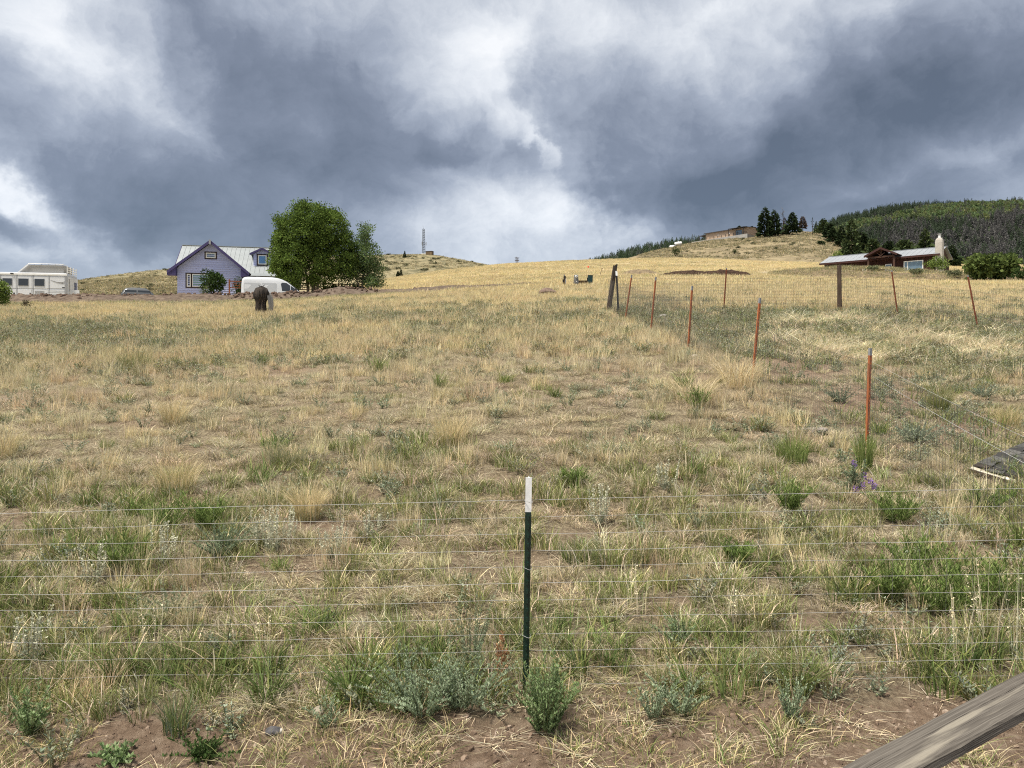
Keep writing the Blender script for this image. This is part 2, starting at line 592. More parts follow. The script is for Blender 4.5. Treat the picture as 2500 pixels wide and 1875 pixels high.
class Hill:
    """ridge whose crest is given by (pixel column, pixel row) at distance Dc; falls to the ground in front and behind"""
    def __init__(s, name, crest, Dc, Df, Db, yfront, mtl, label, pw=0.8, nz=0.01, seed=1, ns=160):
        s.px = np.array([c[0] for c in crest], float); s.py = np.array([c[1] for c in crest], float)
        s.Dc, s.Df, s.Db, s.yf, s.pw, s.nz, s.seed = Dc, Df, Db, yfront, pw, nz, seed
        px = np.linspace(s.px[0], s.px[-1], ns)
        t = np.concatenate([np.linspace(0, 1, 60), np.linspace(1, 2, 24)[1:]])
        PX, T = np.meshgrid(px, t, indexing='ij')
        D = np.where(T <= 1, Df + (Dc - Df) * T, Dc + (Db - Dc) * (T - 1))
        Z = s.zpd(PX, D)
        X = (PX - HX) / F * D
        V = np.stack([X, D, Z], -1).reshape(-1, 3)
        a, b = X.shape
        i = np.arange(a - 1)[:, None] * b + np.arange(b - 1)[None, :]
        Fc = np.stack([i, i + b, i + 1 + b, i + 1], -1).reshape(-1, 4)
        s.o = tag(link(np_mesh(name, V, Fc, mtl, smooth=True)), label, kind='structure')

    def zpd(s, PX, D):
        PX = np.asarray(PX, float); D = np.asarray(D, float)
        yc = spline(s.px, s.py, PX.ravel()).reshape(PX.shape)
        zc = (HY - yc) / F * s.Dc
        zf = (HY - s.yf) / F * s.Df
        t = np.clip((D - s.Df) / (s.Dc - s.Df), 0, 1)
        f = np.sin(t * pi / 2) ** s.pw if s.pw != 1 else t
        zfront = zf + (zc - zf) * f
        u = np.clip((D - s.Dc) / (s.Db - s.Dc), 0, 1)
        zback = zc + (zf * 0.8 - 10 - zc) * (1 - np.cos(u * pi / 2))
        z = np.where(D <= s.Dc, zfront, zback)
        X = (PX - HX) / F * D
        k = 14.0 / s.Dc
        z = z + (fbm(X * k * 2, D * k * 2, s.seed) - 0.5) * s.nz * s.Dc * np.where(D <= s.Dc, 0.3 + 0.7 * np.sin(np.clip(t, 0, 1) * pi), 1)
        return z + CZ

    def pt(s, px, D):
        return (float(X_of(px, D)), float(D), float(s.zpd(np.array([px]), np.array([D]))[0]))


tan_hill = hill_mat('tan_hillside', [(0.3, (0.11, 0.10, 0.06)), (0.45, (0.23, 0.19, 0.11)), (0.6, (0.33, 0.275, 0.165)), (0.8, (0.25, 0.21, 0.13))], 0.22)
olive_hill = hill_mat('olive_hillside', [(0.36, (0.075, 0.075, 0.045)), (0.46, (0.17, 0.15, 0.085)), (0.58, (0.26, 0.22, 0.13)), (0.8, (0.21, 0.18, 0.11))], 0.14)
brown_hill = hill_mat('brown_hillside', [(0.3, (0.09, 0.075, 0.046)), (0.45, (0.18, 0.145, 0.088)), (0.6, (0.275, 0.225, 0.135)), (0.8, (0.215, 0.17, 0.11))], 0.22)
forest_floor = hill_mat('forest_floor', [(0.3, (0.018, 0.024, 0.012)), (0.5, (0.03, 0.045, 0.018)), (0.65, (0.05, 0.07, 0.028)), (0.8, (0.05, 0.06, 0.03))], 0.012)

hill_gold = Hill('hill', [(-700, 760), (-200, 716), (100, 696), (190, 689), (300, 681), (400, 674), (500, 669), (700, 664), (850, 672), (1000, 700), (1120, 740)],
                 250, 130, 420, 752, tan_hill, 'low golden hill behind the lavender house', seed=4, nz=0.006, pw=1)
hill_mast = Hill('hill', [(-900, 740), (-200, 712), (150, 689), (190, 684), (300, 668), (400, 658), (520, 646), (700, 631), (920, 622), (1034, 620.5), (1110, 630), (1164, 640), (1205, 648), (1400, 690), (1600, 740)],
                 600, 300, 1000, 742, olive_hill, 'scrubby hill carrying the radio mast', seed=9, nz=0.006, pw=1)
hill_house = Hill('hill', [(1380, 700), (1500, 640), (1564, 622), (1640, 603), (1708, 589), (1780, 583), (1843, 577), (1900, 570), (1952, 565), (2006, 570), (2100, 592), (2300, 640), (2500, 685), (2700, 720)],
                  300, 175, 520, 648, brown_hill, 'tan hill below the long tan house', seed=14, nz=0.007, pw=1)
hill_wood = Hill('hill', [(1300, 690), (1440, 645), (1499, 628), (1572, 606), (1640, 593), (1710, 586), (1800, 586), (2000, 600), (2200, 620)],
                 900, 560, 1400, 700, forest_floor, 'distant wooded ridge behind the golden field', seed=19, nz=0.006, pw=1)
mountain = Hill('mountain', [(1820, 700), (1930, 610), (2020, 553), (2049, 537), (2112, 525), (2174, 511), (2273, 503), (2397, 498), (2500, 493), (2800, 478), (3200, 470)],
                1700, 520, 2600, 720, forest_floor, 'wooded mountain rising on the right', seed=25, nz=0.012, pw=1, ns=200)

soil_dark = mat('dug_soil', (0.07, 0.052, 0.040), (0.165, 0.128, 0.098), scale=3.5, rough=0.97, bump=1.0, spec=0.05, coords='Object', detail=8)
soil_black = mat('damp_cut_soil', (0.022, 0.014, 0.010), (0.07, 0.045, 0.032), scale=4, rough=0.97, bump=1.0, spec=0.05, detail=8)
soil_grey = mat('overgrown_soil', (0.10, 0.078, 0.055), (0.24, 0.185, 0.115), scale=2.5, rough=0.97, bump=1.0, spec=0.05, detail=9)


def ridge(name, line, mtl, label, n=300, m=22, lump=0.25, seed=2, front=1.0, power=1.6):
    """lumpy earth ridge; line = [(px, D, height, half width)]"""
    L_ = np.array([(X_of(p, d), d, h, w) for p, d, h, w in line])
    s = np.r_[0, np.cumsum(np.hypot(np.diff(L_[:, 0]), np.diff(L_[:, 1])))]
    q = np.linspace(0, s[-1], n)
    C = spline(s, L_, q)
    T = np.gradient(C[:, :2], axis=0); T /= np.linalg.norm(T, axis=1)[:, None]
    Nn = np.stack([-T[:, 1], T[:, 0]], 1)
    v = np.linspace(-1, 1, m)
    P = np.zeros((n, m, 3))
    P[:, :, :2] = C[:, None, :2] + Nn[:, None, :] * v[None, :, None] * C[:, None, 3:4]
    P[:, :, :2] += (np.stack([fbm(P[:, :, 0] * 2, P[:, :, 1] * 2, seed + 5), fbm(P[:, :, 0] * 2, P[:, :, 1] * 2, seed + 8)], -1) - 0.5) * 0.35 * lump
    prof = (1 - np.abs(v) ** power)
    nz = fbm(P[:, :, 0] * 1.3, P[:, :, 1] * 1.3, seed, 5)
    ends = np.minimum(1, np.minimum(np.arange(n), np.arange(n)[::-1]) / (n * 0.05))
    P[:, :, 2] = zg(P[:, :, 0], P[:, :, 1]) + C[:, 2:3] * prof[None] * (1 - lump + 2 * lump * nz) * ends[:, None] - 0.05 * (np.abs(v) > 0.98)
    a, b = n, m
    i = np.arange(a - 1)[:, None] * b + np.arange(b - 1)[None, :]
    Fc = np.stack([i, i + b, i + 1 + b, i + 1], -1).reshape(-1, 4)
    return tag(link(np_mesh(name, P.reshape(-1, 3), Fc, mtl)), label, kind='structure')


ridge('dirt_berm', [(-330, 44, .52, 2.4), (0, 44.5, .50, 2.4), (120, 45, .52, 2.2), (250, 45, .50, 2.2), (433, 45, .52, 2.2), (600, 46, .52, 2.2), (760, 47, .50, 2.3), (840, 47.5, .62, 2.4), (870, 48, .50, 2.2),
                    (960, 49, .34, 2.0), (1050, 53, .34, 1.8), (1200, 62, .26, 1.5), (1345, 72, .18, 1.2)], soil_dark, 'long berm of freshly dug brown soil across the field', n=900, m=30, lump=.32)
ridge('dirt_bank', [(1612, 92, .1, 1.2), (1650, 92, .45, 1.4), (1700, 91.5, .55, 1.5), (1712, 91, .42, 1.4), (1760, 91, .62, 1.5), (1800, 91, .60, 1.4), (1830, 90, .2, 1.2)], soil_black,
      'dark cut bank of exposed soil in the golden field', n=220, m=26, lump=.3, seed=31, power=4)
ridge('dirt_pile', [(1510, 96, .1, 1.3), (1545, 96, .55, 1.8), (1575, 96, .65, 2.0), (1600, 96, .3, 1.6), (1615, 96, .1, 1.2)], soil_grey, 'low overgrown soil pile left of the dark cut bank', n=90, m=20, lump=.25, seed=37)
ridge('lodge_mound', [(1880, 99, .2, 4), (1960, 98, .8, 5), (2050, 96, .75, 5.5), (2150, 95, .62, 5.5), (2250, 92, .6, 5), (2350, 90, .6, 5), (2520, 88, .8, 4), (2700, 86, .5, 4)], soil_grey,
      'scrubby earth mound in front of the red lodge', n=300, m=26, lump=.18, seed=43)

gravel = mat('pale_gravel', (.42, .39, .36), (.32, .30, .27), scale=6, rough=.95)
ridge('driveway', [(1850, 104, .02, 1.6), (1910, 105, .08, 1.8), (1960, 107, .08, 1.8), (2000, 109, .05, 1.5)], gravel, 'pale gravel driveway left of the lodge', n=60, m=8, lump=.05, seed=51)

# ------------------------------------------------------------------ materials of built things
M_white = mat('white_paint', (0.78, 0.78, 0.77), (0.68, 0.68, 0.66), scale=3, rough=0.45)
M_tpgreen = mat('dark_green_enamel', (0.006, 0.022, 0.014), (0.010, 0.030, 0.020), scale=20, rough=0.35, spec=0.5)
M_tpwhite = mat('white_enamel', (0.82, 0.82, 0.80), (0.70, 0.70, 0.68), scale=25, rough=0.4)
M_orange = mat('weathered_orange_paint', (0.40, 0.135, 0.05), (0.27, 0.09, 0.04), scale=14, rough=0.6, stretch=(1, 1, .3))
M_rust = mat('rust_red_paint', (0.27, 0.085, 0.04), (0.16, 0.055, 0.03), scale=14, rough=0.7, stretch=(1, 1, .3))
M_greytip = mat('grey_galvanised_tip', (0.34, 0.34, 0.34), (0.22, 0.22, 0.23), scale=30, rough=0.5, metal=0.3)
M_wire = mat('galvanised_wire', (0.36, 0.36, 0.35), (0.25, 0.25, 0.24), scale=40, rough=0.55, metal=0.0, spec=0.3)
M_meshw = mat('dull_mesh_wire', (0.075, 0.07, 0.065), (0.13, 0.125, 0.115), scale=10, rough=0.6, metal=0.2)
M_darkwire = mat('dull_dark_wire', (0.16, 0.155, 0.14), (0.26, 0.25, 0.23), scale=30, rough=0.5, metal=0.4)
M_wood_dk = mat('dark_weathered_wood', (0.035, 0.022, 0.015), (0.085, 0.058, 0.042), scale=18, rough=0.9, bump=0.6, stretch=(1, 1, .12))
M_wood_gr = mat('grey_weathered_wood', (0.045, 0.034, 0.026), (0.12, 0.095, 0.075), scale=12, rough=0.9, bump=0.7, stretch=(1, 1, .1))
M_black = mat('black_enamel', (0.012, 0.012, 0.013), (0.02, 0.02, 0.021), scale=20, rough=0.5)


def t_post(name, label, base, top, body, tip, tip_len, cat='fence post', group=None, turn=0.0, w=0.036, parts=True):
    base = np.array(base, float); top = np.array(top, float)
    ax = top - base; Lh = np.linalg.norm(ax); ax /= Lh
    root = empty(name, tuple(base))
    fx = np.array((cos(turn), sin(turn), 0.0)); fx -= ax * fx.dot(ax); fx /= np.linalg.norm(fx)
    fy = np.cross(ax, fx)
    prof = [(-w / 2, 0), (w / 2, 0), (w / 2, .005), (.004, .008), (.004, .034), (-.004, .034), (-.004, .008), (-w / 2, .005)]

    def seg(t0, t1):
        mb = MB()
        n = len(prof)
        vs = [fx * a + fy * b + ax * t for t in (t0, t1) for a, b in prof]
        fs = [tuple(range(n - 1, -1, -1)), tuple(range(n, 2 * n))] + [(i, (i + 1) % n, (i + 1) % n + n, i + n) for i in range(n)]
        return mb.add(vs, fs)
    mb = seg(-0.25, Lh - tip_len)
    k = 0.06
    while k < Lh - tip_len - 0.02:                        # studs on the face that catch the wire
        c = ax * k - fy * 0.004
        vs = [c + fx * a + ax * b + fy * e for a in (-.006, .006) for b in (-.011, .011) for e in (-.005, .006)]
        mb.add(vs, [(0, 1, 3, 2), (4, 6, 7, 5), (0, 4, 5, 1), (2, 3, 7, 6), (0, 2, 6, 4), (1, 5, 7, 3)])
        k += 0.054
    o = mb.build('shaft', body, root)
    if tip_len > 0:
        seg(Lh - tip_len, Lh).build('painted_tip', tip, root)
    tag(root, label, cat, group)
    return root, ax, Lh


# ------------------------------------------------------------------ near wire fence
def near_fence():
    def line(X): return 4.5 - 0.033 * X
    ys_l = np.array([1252, 1292, 1331, 1372, 1411, 1452, 1490, 1532, 1572, 1613, 1654, 1693.0])
    ys_c = np.array([1221, 1263, 1304, 1345, 1384, 1425, 1467, 1511, 1551, 1591, 1631, 1672.0])
    ys_r = np.array([1191, 1233, 1275, 1316, 1358, 1398, 1441, 1485, 1527, 1567, 1610, 1651.0])
    xs = np.linspace(-4.4, 4.3, 90)
    root = empty('wire_fence', (0.08, line(0.08), float(zg(np.array([.08]), np.array([4.5]))[0])))
    inv = np.array(root.location)
    Zall = []
    for i in range(12):
        z3 = [CZ + (HY - y) / F * line(x) for y, x in ((ys_l[i], -3.06), (ys_c[i], .08), (ys_r[i], 2.93))]
        z = np.where(xs < .08, z3[0] + (z3[1] - z3[0]) * (xs + 3.06) / 3.14, z3[1] + (z3[2] - z3[1]) * (xs - .08) / 2.85)
        z = z + (fbm(xs * 1.3, np.full_like(xs, i * 0.35), 71) - 0.5) * 0.012 * (1 + i * 0.08) * (1 + 1.1 * (xs < -1.2))
        z = z - 0.012 * np.exp(-((xs + 2.6) / .5) ** 2) * (i / 11)
        yj = line(xs) + 0.012 * (fbm(xs * 0.8, np.full_like(xs, i * 0.3), 77) - 0.5)
        Zall.append((z, yj))
        pts = np.stack([xs, yj, z], 1) - inv
        MB().tube(pts, 0.00115 if i in (0, 3, 5) else 0.00092, 4).build('horizontal_wire', M_wire, root)
    k = 0
    x = -4.35
    while x < 4.3:
        j = np.interp(x, xs, np.arange(90)); pts = []
        for i in range(12):
            z = np.interp(x, xs, Zall[i][0]); y = np.interp(x, xs, Zall[i][1])
            pts.append((x + (vnoise(np.array([x * 3]), np.array([i * .9]), 5)[0] - .5) * .012, y + 0.0022, z))
        MB().tube(np.array(pts) - inv, 0.0007, 3).build('vertical_wire', M_darkwire, root)
        x += 0.152
    tag(root, 'galvanised wire fence stretched right across the foreground', 'wire fence')
    b = at(1283, 1690, 4.47); t = at(1291, 1166, 4.45)
    b[2] = float(zg(np.array([b[0]]), np.array([b[1]]))[0])
    r, ax, Lh = t_post('steel_post', 'dark green steel post with white painted tip in the foreground wire fence', b, t, M_tpgreen, M_tpwhite, 0.20, turn=0.0)
    for i in (0, 4, 8):
        z = np.interp(.08, xs, Zall[i][0])
        c = ax * ((z - b[2]) / ax[2])
        pts = [c + np.array((.024 * cos(a), .018 + .026 * sin(a) - 0.012, 0.006 * sin(a * 2))) for a in np.linspace(pi * .85, pi * 2.15, 9)]
        MB().tube(pts, 0.0015, 4).build('wire_tie', M_wire, r)


near_fence()

# ------------------------------------------------------------------ enclosure fence with orange posts
posts = [  # base px, base py, top px, top py, D, kind, label
    (2118, 1090, 2127, 850, 9.0, 'o', 'nearest orange steel post with grey tip, tallest of the orange posts'),
    (1838, 925, 1857, 727, 11.75, 'o', 'second nearest orange steel post with grey tip, leaning right'),
    (1681, 855, 1691, 698, 14.9, 'o', 'third orange steel post from the viewer along the mesh fence'),
    (1589, 805, 1602, 676, 18.1, 'o', 'fourth orange steel post from the viewer, leaning slightly right'),
    (1527, 782, 1543, 671, 21.0, 'o', 'last orange post before the leaning wooden corner post'),
    (1767, 755, 1774, 654, 23.0, 'r', 'thin rusty post in the back mesh fence before the dark cut bank'),
    (2192, 760, 2177, 660, 22.0, 'r', 'rusty red post leaning left, just right of the dark wooden post'),
    (2388, 793, 2363, 672, 20.5, 'r', 'rusty red post leaning left at the far right of the back fence'),
]
POSTXY = []
for k, (bx, by, tx, ty, D, kd, lab) in enumerate(posts):
    b = np.array(ground_pt(bx, D)); t = at(tx, ty, D - 0.05)
    POSTXY.append(b)
    t_post('steel_post', lab, b, t, M_orange if kd == 'o' else M_rust, M_greytip, 0.085 if kd == 'o' else 0.04, group='painted steel posts of the mesh enclosure', turn=R(35) if kd == 'o' else R(10),
           w=0.042 if k else 0.046)
b = np.array(ground_pt(1510, 22.3)); t_post('steel_post', 'black steel post with white tip beside the leaning corner post', b, at(1505, 662, 22.6), M_black, M_tpwhite, 0.14, turn=R(20), w=0.06)
b = np.array((4.1, 4.365, float(zg(np.array([4.1]), np.array([4.365]))[0])))
t_post('steel_post', 'dark green steel post where the foreground fence meets the mesh fence', b, b + np.array((0.01, 0, 1.22)), M_tpgreen, M_tpwhite, 0.2)


def wood_post(label, base, top, r0, r1, m, seed):
    rs = np.random.default_rng(seed)
    base = np.array(base); top = np.array(top)
    n = 10; k = 9
    mb = MB(); P = []
    ax = top - base
    for i in range(k):
        f = i / (k - 1); c = ax * (f * 1.1 - 0.1)
        ring = []
        for j in range(n):
            a = 2 * pi * j / n
            r = (r0 + (r1 - r0) * f) * (1 + 0.10 * sin(3 * a + seed) + rs.normal() * 0.03)
            ring.append(c + np.array((cos(a) * r, sin(a) * r, (0.02 * cos(a) + rs.normal() * 0.008) if i == k - 1 else 0)))
        P.append(ring)
    vs = [v for g in P for v in g]
    fs = [(i * n + j, i * n + (j + 1) % n, (i + 1) * n + (j + 1) % n, (i + 1) * n + j) for i in range(k - 1) for j in range(n)] + [tuple((k - 1) * n + j for j in range(n))]
    mb.add(vs, fs)
    o = mb.build('wooden_post', m, loc=tuple(base))
    return tag(o, label, 'fence post')


CORNER = ground_pt(1485, 23.0)
wood_post('leaning round wooden corner post of the mesh enclosure', CORNER, at(1502, 647, 22.8), .075, .068, M_wood_gr, 3)
WP2 = ground_pt(2050, 23.0)
wood_post('upright dark brown wooden post in the back mesh fence', WP2, at(2049, 647, 23.0), .068, .060, M_wood_dk, 5)


def mesh_run(label, path, h, seed, stepx=0.0508, r=0.0028, first=0.10):
    path = [np.array(p, float) for p in path]
    S = [0.0]
    for a, b_ in zip(path[:-1], path[1:]):
        S.append(S[-1] + float(np.linalg.norm((b_ - a)[:2])))
    XY = np.array([p[:2] for p in path])
    root = empty('mesh_fence', tuple(path[0])); inv = np.array(root.location)
    q = np.arange(0, S[-1], stepx)
    x = np.interp(q, S, XY[:, 0]); y = np.interp(q, S, XY[:, 1])
    bulge = (fbm(q * 0.35, q * 0 + seed, seed) - 0.5)
    hh = h * (1 - 0.04 * np.sin(np.interp(q, S, np.arange(len(S))) * pi) ** 2 + 0.05 * bulge)
    zb = np.interp(q, S, [p[2] for p in path]) * 0.5 + zg(x, y) * 0.5 + 0.02
    V = []; Fs = []
    lean = 0.05 * bulge
    nseg = 5
    mb = MB()
    rows = int(round(h / 0.1016)) + 1
    for i in range(rows):
        f = i / (rows - 1)
        pts = np.stack([x + lean * f, y + 0.03 * np.sin(q * 1.7 + i) * 0.3, zb + hh * f], 1)[::3]
        MB().tube(pts - inv, r * (1.35 if i == rows - 1 else 1), 3).build('horizontal_wire', M_meshw, root)
    for k in range(len(q)):
        pts = [(x[k] + lean[k] * f, y[k], zb[k] + hh[k] * f) for f in (0, 0.5, 1)]
        mb.tube(np.array(pts) - inv, r * 0.9, 3, cap=False)
    o = mb.build('vertical_wires', M_meshw, root); o['kind'] = 'stuff'
    tag(root, label, 'wire fence')
    return root


mesh_run('wire mesh fence running uphill along the orange posts', [(4.1, 4.4, float(zg(np.array([4.1]), np.array([4.4]))[0]))] + POSTXY[:5] + [CORNER], 0.96, 81, r=.0016)
mesh_run('wire mesh fence along the back of the enclosure', [CORNER, POSTXY[5], WP2, POSTXY[6], POSTXY[7], ground_pt(2750, 17.5)], 0.97, 87, r=.0024)


def loose_mesh():
    c = [at(1586, 757, 24.5), at(1592, 703, 24.5), at(1622, 699, 25.5), at(1850, 752, 25.0), at(1720, 754, 24.6)]
    root = empty('loose_mesh', tuple(c[0])); inv = np.array(root.location)
    mb = MB()
    for t in np.linspace(0, 1, 60):
        top = c[2] * (1 - t) + c[3] * t; bot = c[0] * (1 - t) + c[4] * t
        top = top + np.array((0, 0.25 * sin(t * 9), -0.10 * sin(t * pi)))
        mb.tube([bot - inv, (bot + top) / 2 - inv + (0, .1, 0), top - inv], 0.0022, 3, cap=False)
    for s in np.linspace(0, 1, 8):
        pts = []
        for t in np.linspace(0, 1, 24):
            top = c[2] * (1 - t) + c[3] * t + np.array((0, 0.25 * sin(t * 9), -0.10 * sin(t * pi))); bot = c[0] * (1 - t) + c[4] * t
            pts.append(bot * (1 - s) + top * s - inv)
        MB().tube(pts, 0.0028, 3, cap=False).build('edge_wire', M_meshw, root)
    o = mb.build('cross_wires', M_meshw, root); o['kind'] = 'stuff'
    tag(root, 'slack loose length of wire mesh sagging behind the back fence', 'wire mesh')


loose_mesh()
for lab, p0, p1, sag in (('pale loose wire slanting from the nearest orange post to the lower right', at(2131, 919, 9.0), at(2600, 1184, 5.6), .02),
                         ('second pale loose wire slanting across the enclosure dirt', at(2100, 868, 12.5), at(2620, 1122, 8.3), .03)):
    pts = [p0 * (1 - t) + p1 * t - np.array((0, 0, sag * sin(t * pi))) for t in np.linspace(0, 1, 14)]
    o = MB().tube(np.array(pts) - p0, 0.0021, 4).build('loose_wire', M_wire, loc=tuple(p0))
    tag(o, lab, 'wire')


# ------------------------------------------------------------------ hand rail in the corner
def hand_rail():
    a = at(2155, 1885, 1.36); b = at(2505, 1694, 1.50)
    d = b - a
    p0 = a - d * 1.1; p1 = b + d * 2.0
    root = empty('hand_rail', (p0[0], p0[1], float(zg(np.array([p0[0]]), np.array([p0[1]]))[0]))); inv = np.array(root.location)
    u = d / np.linalg.norm(d); s = np.cross(u, (0, 0, 1.0)); s /= np.linalg.norm(s); w = np.cross(s, u)
    n = 90; mb = MB()
    W, H, c = .084 / 2, .024 / 2, .004
    pr = [(-W, -H + c), (-W + c, -H), (W - c, -H), (W, -H + c), (W, H - c), (W - c, H), (W * .33, H - .0005), (W * .31, H - .003), (W * .29, H - .0005), (-W * .4, H), (-W + c, H), (-W, H - c)]
    rs = np.random.default_rng(5)
    Ltot = float(np.linalg.norm(p1 - p0))
    vs = []
    for i in range(n):
        for k, (aa, bb) in enumerate(pr):
            vs.append((Ltot * i / (n - 1), aa + (fbm(np.array([i * .35]), np.array([k * 1.7]), 9)[0] - .5) * .004, bb + (fbm(np.array([i * .5 + 7]), np.array([k * 1.3]), 9)[0] - .5) * .003))
    m = len(pr)
    fs = [(i * m + j, i * m + (j + 1) % m, (i + 1) * m + (j + 1) % m, (i + 1) * m + j) for i in range(n - 1) for j in range(m)] + [tuple(range(m - 1, -1, -1)), tuple((n - 1) * m + j for j in range(m))]
    mb.add(vs, fs)
    # weathered board: grain along its length, grey-brown with flakes of old pale stain
    mt = bpy.data.materials.new('weathered_rail_wood'); mt.use_nodes = True
    nt = mt.node_tree; N, L = nt.nodes, nt.links; bs = N['Principled BSDF']; bs.inputs['Roughness'].default_value = .85; bs.inputs['Specular IOR Level'].default_value = .2
    tc = N.new('ShaderNodeTexCoord'); mp = N.new('ShaderNodeMapping'); L.new(tc.outputs['Object'], mp.inputs[0])
    
    def nz(scale, st, det=6):
        m2 = N.new('ShaderNodeMapping'); m2.inputs['Scale'].default_value = st; L.new(mp.outputs[0], m2.inputs[0])
        x = N.new('ShaderNodeTexNoise'); L.new(m2.outputs[0], x.inputs['Vector']); x.inputs['Scale'].default_value = scale; x.inputs['Detail'].default_value = det
        return x.outputs['Fac']

    def rp(f, st):
        r = N.new('ShaderNodeValToRGB'); L.new(f, r.inputs[0]); e = r.color_ramp.elements
        while len(e) < len(st): e.new(.5)
        for x, (p, c_) in zip(e, st): x.position = p; x.color = tuple(c_) + (1,)
        return r.outputs[0]
    grain = nz(420, (.012, 1.0, 1.0), 10)
    c1 = rp(grain, [(.30, (.055, .048, .040)), (.5, (.095, .084, .071)), (.70, (.15, .135, .115))])
    fl = rp(nz(40, (.07, 1.0, 1.0), 12), [(.60, (0, 0, 0)), (.68, (.75, .75, .75))])
    mx = N.new('ShaderNodeMix'); mx.data_type = 'RGBA'; L.new(fl, mx.inputs['Factor']); L.new(c1, mx.inputs['A']); mx.inputs['B'].default_value = (.25, .225, .18, 1)
    ck = rp(nz(120, (.012, 1.0, 1.0), 4), [(.30, (.12, .12, .12)), (.36, (1, 1, 1))])
    m3 = N.new('ShaderNodeMix'); m3.data_type = 'RGBA'; m3.blend_type = 'MULTIPLY'; m3.inputs['Factor'].default_value = 1; L.new(mx.outputs['Result'], m3.inputs['A']); L.new(ck, m3.inputs['B'])
    L.new(m3.outputs['Result'], bs.inputs['Base Color'])
    bp = N.new('ShaderNodeBump'); bp.inputs['Strength'].default_value = .7; bp.inputs['Distance'].default_value = .003; L.new(grain, bp.inputs['Height']); L.new(bp.outputs[0], bs.inputs['Normal'])
    import mathutils
    rb = mb.build('rail_board', mt, root)
    sw = np.cross(w, u)
    rb.matrix_local = mathutils.Matrix(((u[0], sw[0], w[0], (p0 - inv)[0]), (u[1], sw[1], w[1], (p0 - inv)[1]), (u[2], sw[2], w[2], (p0 - inv)[2]), (0, 0, 0, 1)))
    for f in (0.04, 0.96):
        cc = p0 + (p1 - p0) * f - inv
        MB().box(cc[0] - .045, cc[0] + .045, cc[1] - .045, cc[1] + .045, -0.1, cc[2] - H - .004).build('rail_post', M_wood_gr, root)
    tag(root, 'weathered wooden hand rail crossing the lower right corner', 'railing')


hand_rail()


# ------------------------------------------------------------------ shingled shelter at the right edge
def shelter():
    A = at(2366, 1142, 8.2)
    e = np.array((.76, .64, .085)); e /= np.linalg.norm(e)
    g = np.array((.76, -.60, -.20)); g -= e * g.dot(e); g /= np.linalg.norm(g)
    nn = np.cross(g, e); nn /= np.linalg.norm(nn)
    if nn[2] < 0: nn = -nn
    zgd = float(zg(np.array([A[0]]), np.array([A[1]]))[0])
    root = empty('shingled_shelter', (A[0] + .5, A[1], zgd)); inv = np.array(root.location)
    Lx, Ly = 1.9, 1.35
    sh = [mat('asphalt_shingle_%s' % k, c, tuple(v * 1.5 for v in c), scale=25, rough=.95, bump=.5, spec=.1) for k, c in
          (('slate', (.036, .035, .034)), ('grey', (.062, .061, .058)), ('brown', (.034, .028, .026)), ('pale', (.085, .083, .078)))]
    cream = mat('peeling_cream_board', (.62, .58, .48), (.42, .37, .28), scale=14, rough=.8, bump=.4)
    O = A - inv
    MB().slab([O - nn * .02, O + g * Ly - nn * .02, O + g * Ly + e * Lx - nn * .02, O + e * Lx - nn * .02], .016).build('roof_deck', cream, root)
    MB().slab([O + e * -.008 - nn * .05, O + g * Ly + e * -.008 - nn * .05, O + g * Ly + e * -.008 - nn * .005, O + e * -.008 - nn * .005], .012).build('fascia_board', M_wood_dk, root)
    rs = np.random.default_rng(12)
    rows = 9; ex = Ly / rows
    # courses run along e, stepping over in g; the first pieces along the board edge are torn back
    for r in range(rows):
        t = -rs.uniform(0, .12) if r else 0.0
        k = 0
        while t < Lx - .02:
            w = rs.uniform(.20, .27)
            a0 = max(t, 0) + (rs.uniform(.03, .10) if k == 0 else 0.002); a1 = min(t + w, Lx)
            if a1 - a0 > .04:
                lift0 = .010 + rs.uniform(0, .012); lift1 = .012 + rs.uniform(0, .010)
                b0 = r * ex - .02; b1 = (r + 1) * ex + rs.uniform(-.01, .012)
                b0 = max(b0, 0)
                nE = 5
                top = []; bot = []
                for j in range(nE):
                    f = j / (nE - 1)
                    edge = rs.uniform(-.022, .012) if k == 0 else rs.uniform(-.006, .006)
                    aj0 = a0 + (edge if j in (0,) else 0)
                    pa = a0 + (a1 - a0) * f
                    cur = .014 * sin(f * pi) * rs.uniform(-.6, 1)
                    top.append(O + e * pa + g * (b0) + nn * (lift1 + cur)); bot.append(O + e * pa + g * (b1 + rs.uniform(-.008, .008)) + nn * (lift0 + .012 + cur))
                vs = top + bot + [p - nn * .010 for p in top] + [p - nn * .010 for p in bot]
                n = nE; fs = []
                for j in range(n - 1):
                    fs += [(j, j + 1, n + j + 1, n + j), (2 * n + j, 3 * n + j, 3 * n + j + 1, 2 * n + j + 1), (n + j, n + j + 1, 3 * n + j + 1, 3 * n + j), (j, 2 * n + j, 2 * n + j + 1, j + 1)]
                fs += [(0, n, 3 * n, 2 * n), (n - 1, 3 * n - 1, 4 * n - 1, 2 * n - 1)]
                MB().add(vs, fs).build('shingle', sh[rs.choice(4, p=(.3, .35, .15, .2))], root)
            t += w; k += 1
    # dark low box that carries the roof
    q = [O + g * .12 + e * .12, O + g * (Ly - .1) + e * .12, O + g * (Ly - .1) + e * (Lx - .1), O + g * .12 + e * (Lx - .1)]
    vs = [(p[0], p[1], -.08) for p in q] + [tuple(p - nn * .03) for p in q]
    MB().add(vs, [(3, 2, 1, 0), (4, 5, 6, 7)] + [(i, (i + 1) % 4, (i + 1) % 4 + 4, i + 4) for i in range(4)]).build('base_box', M_wood_dk, root)
    tag(root, 'low shelter with torn grey shingles and cream edge board at the right edge', 'shed')


shelter()


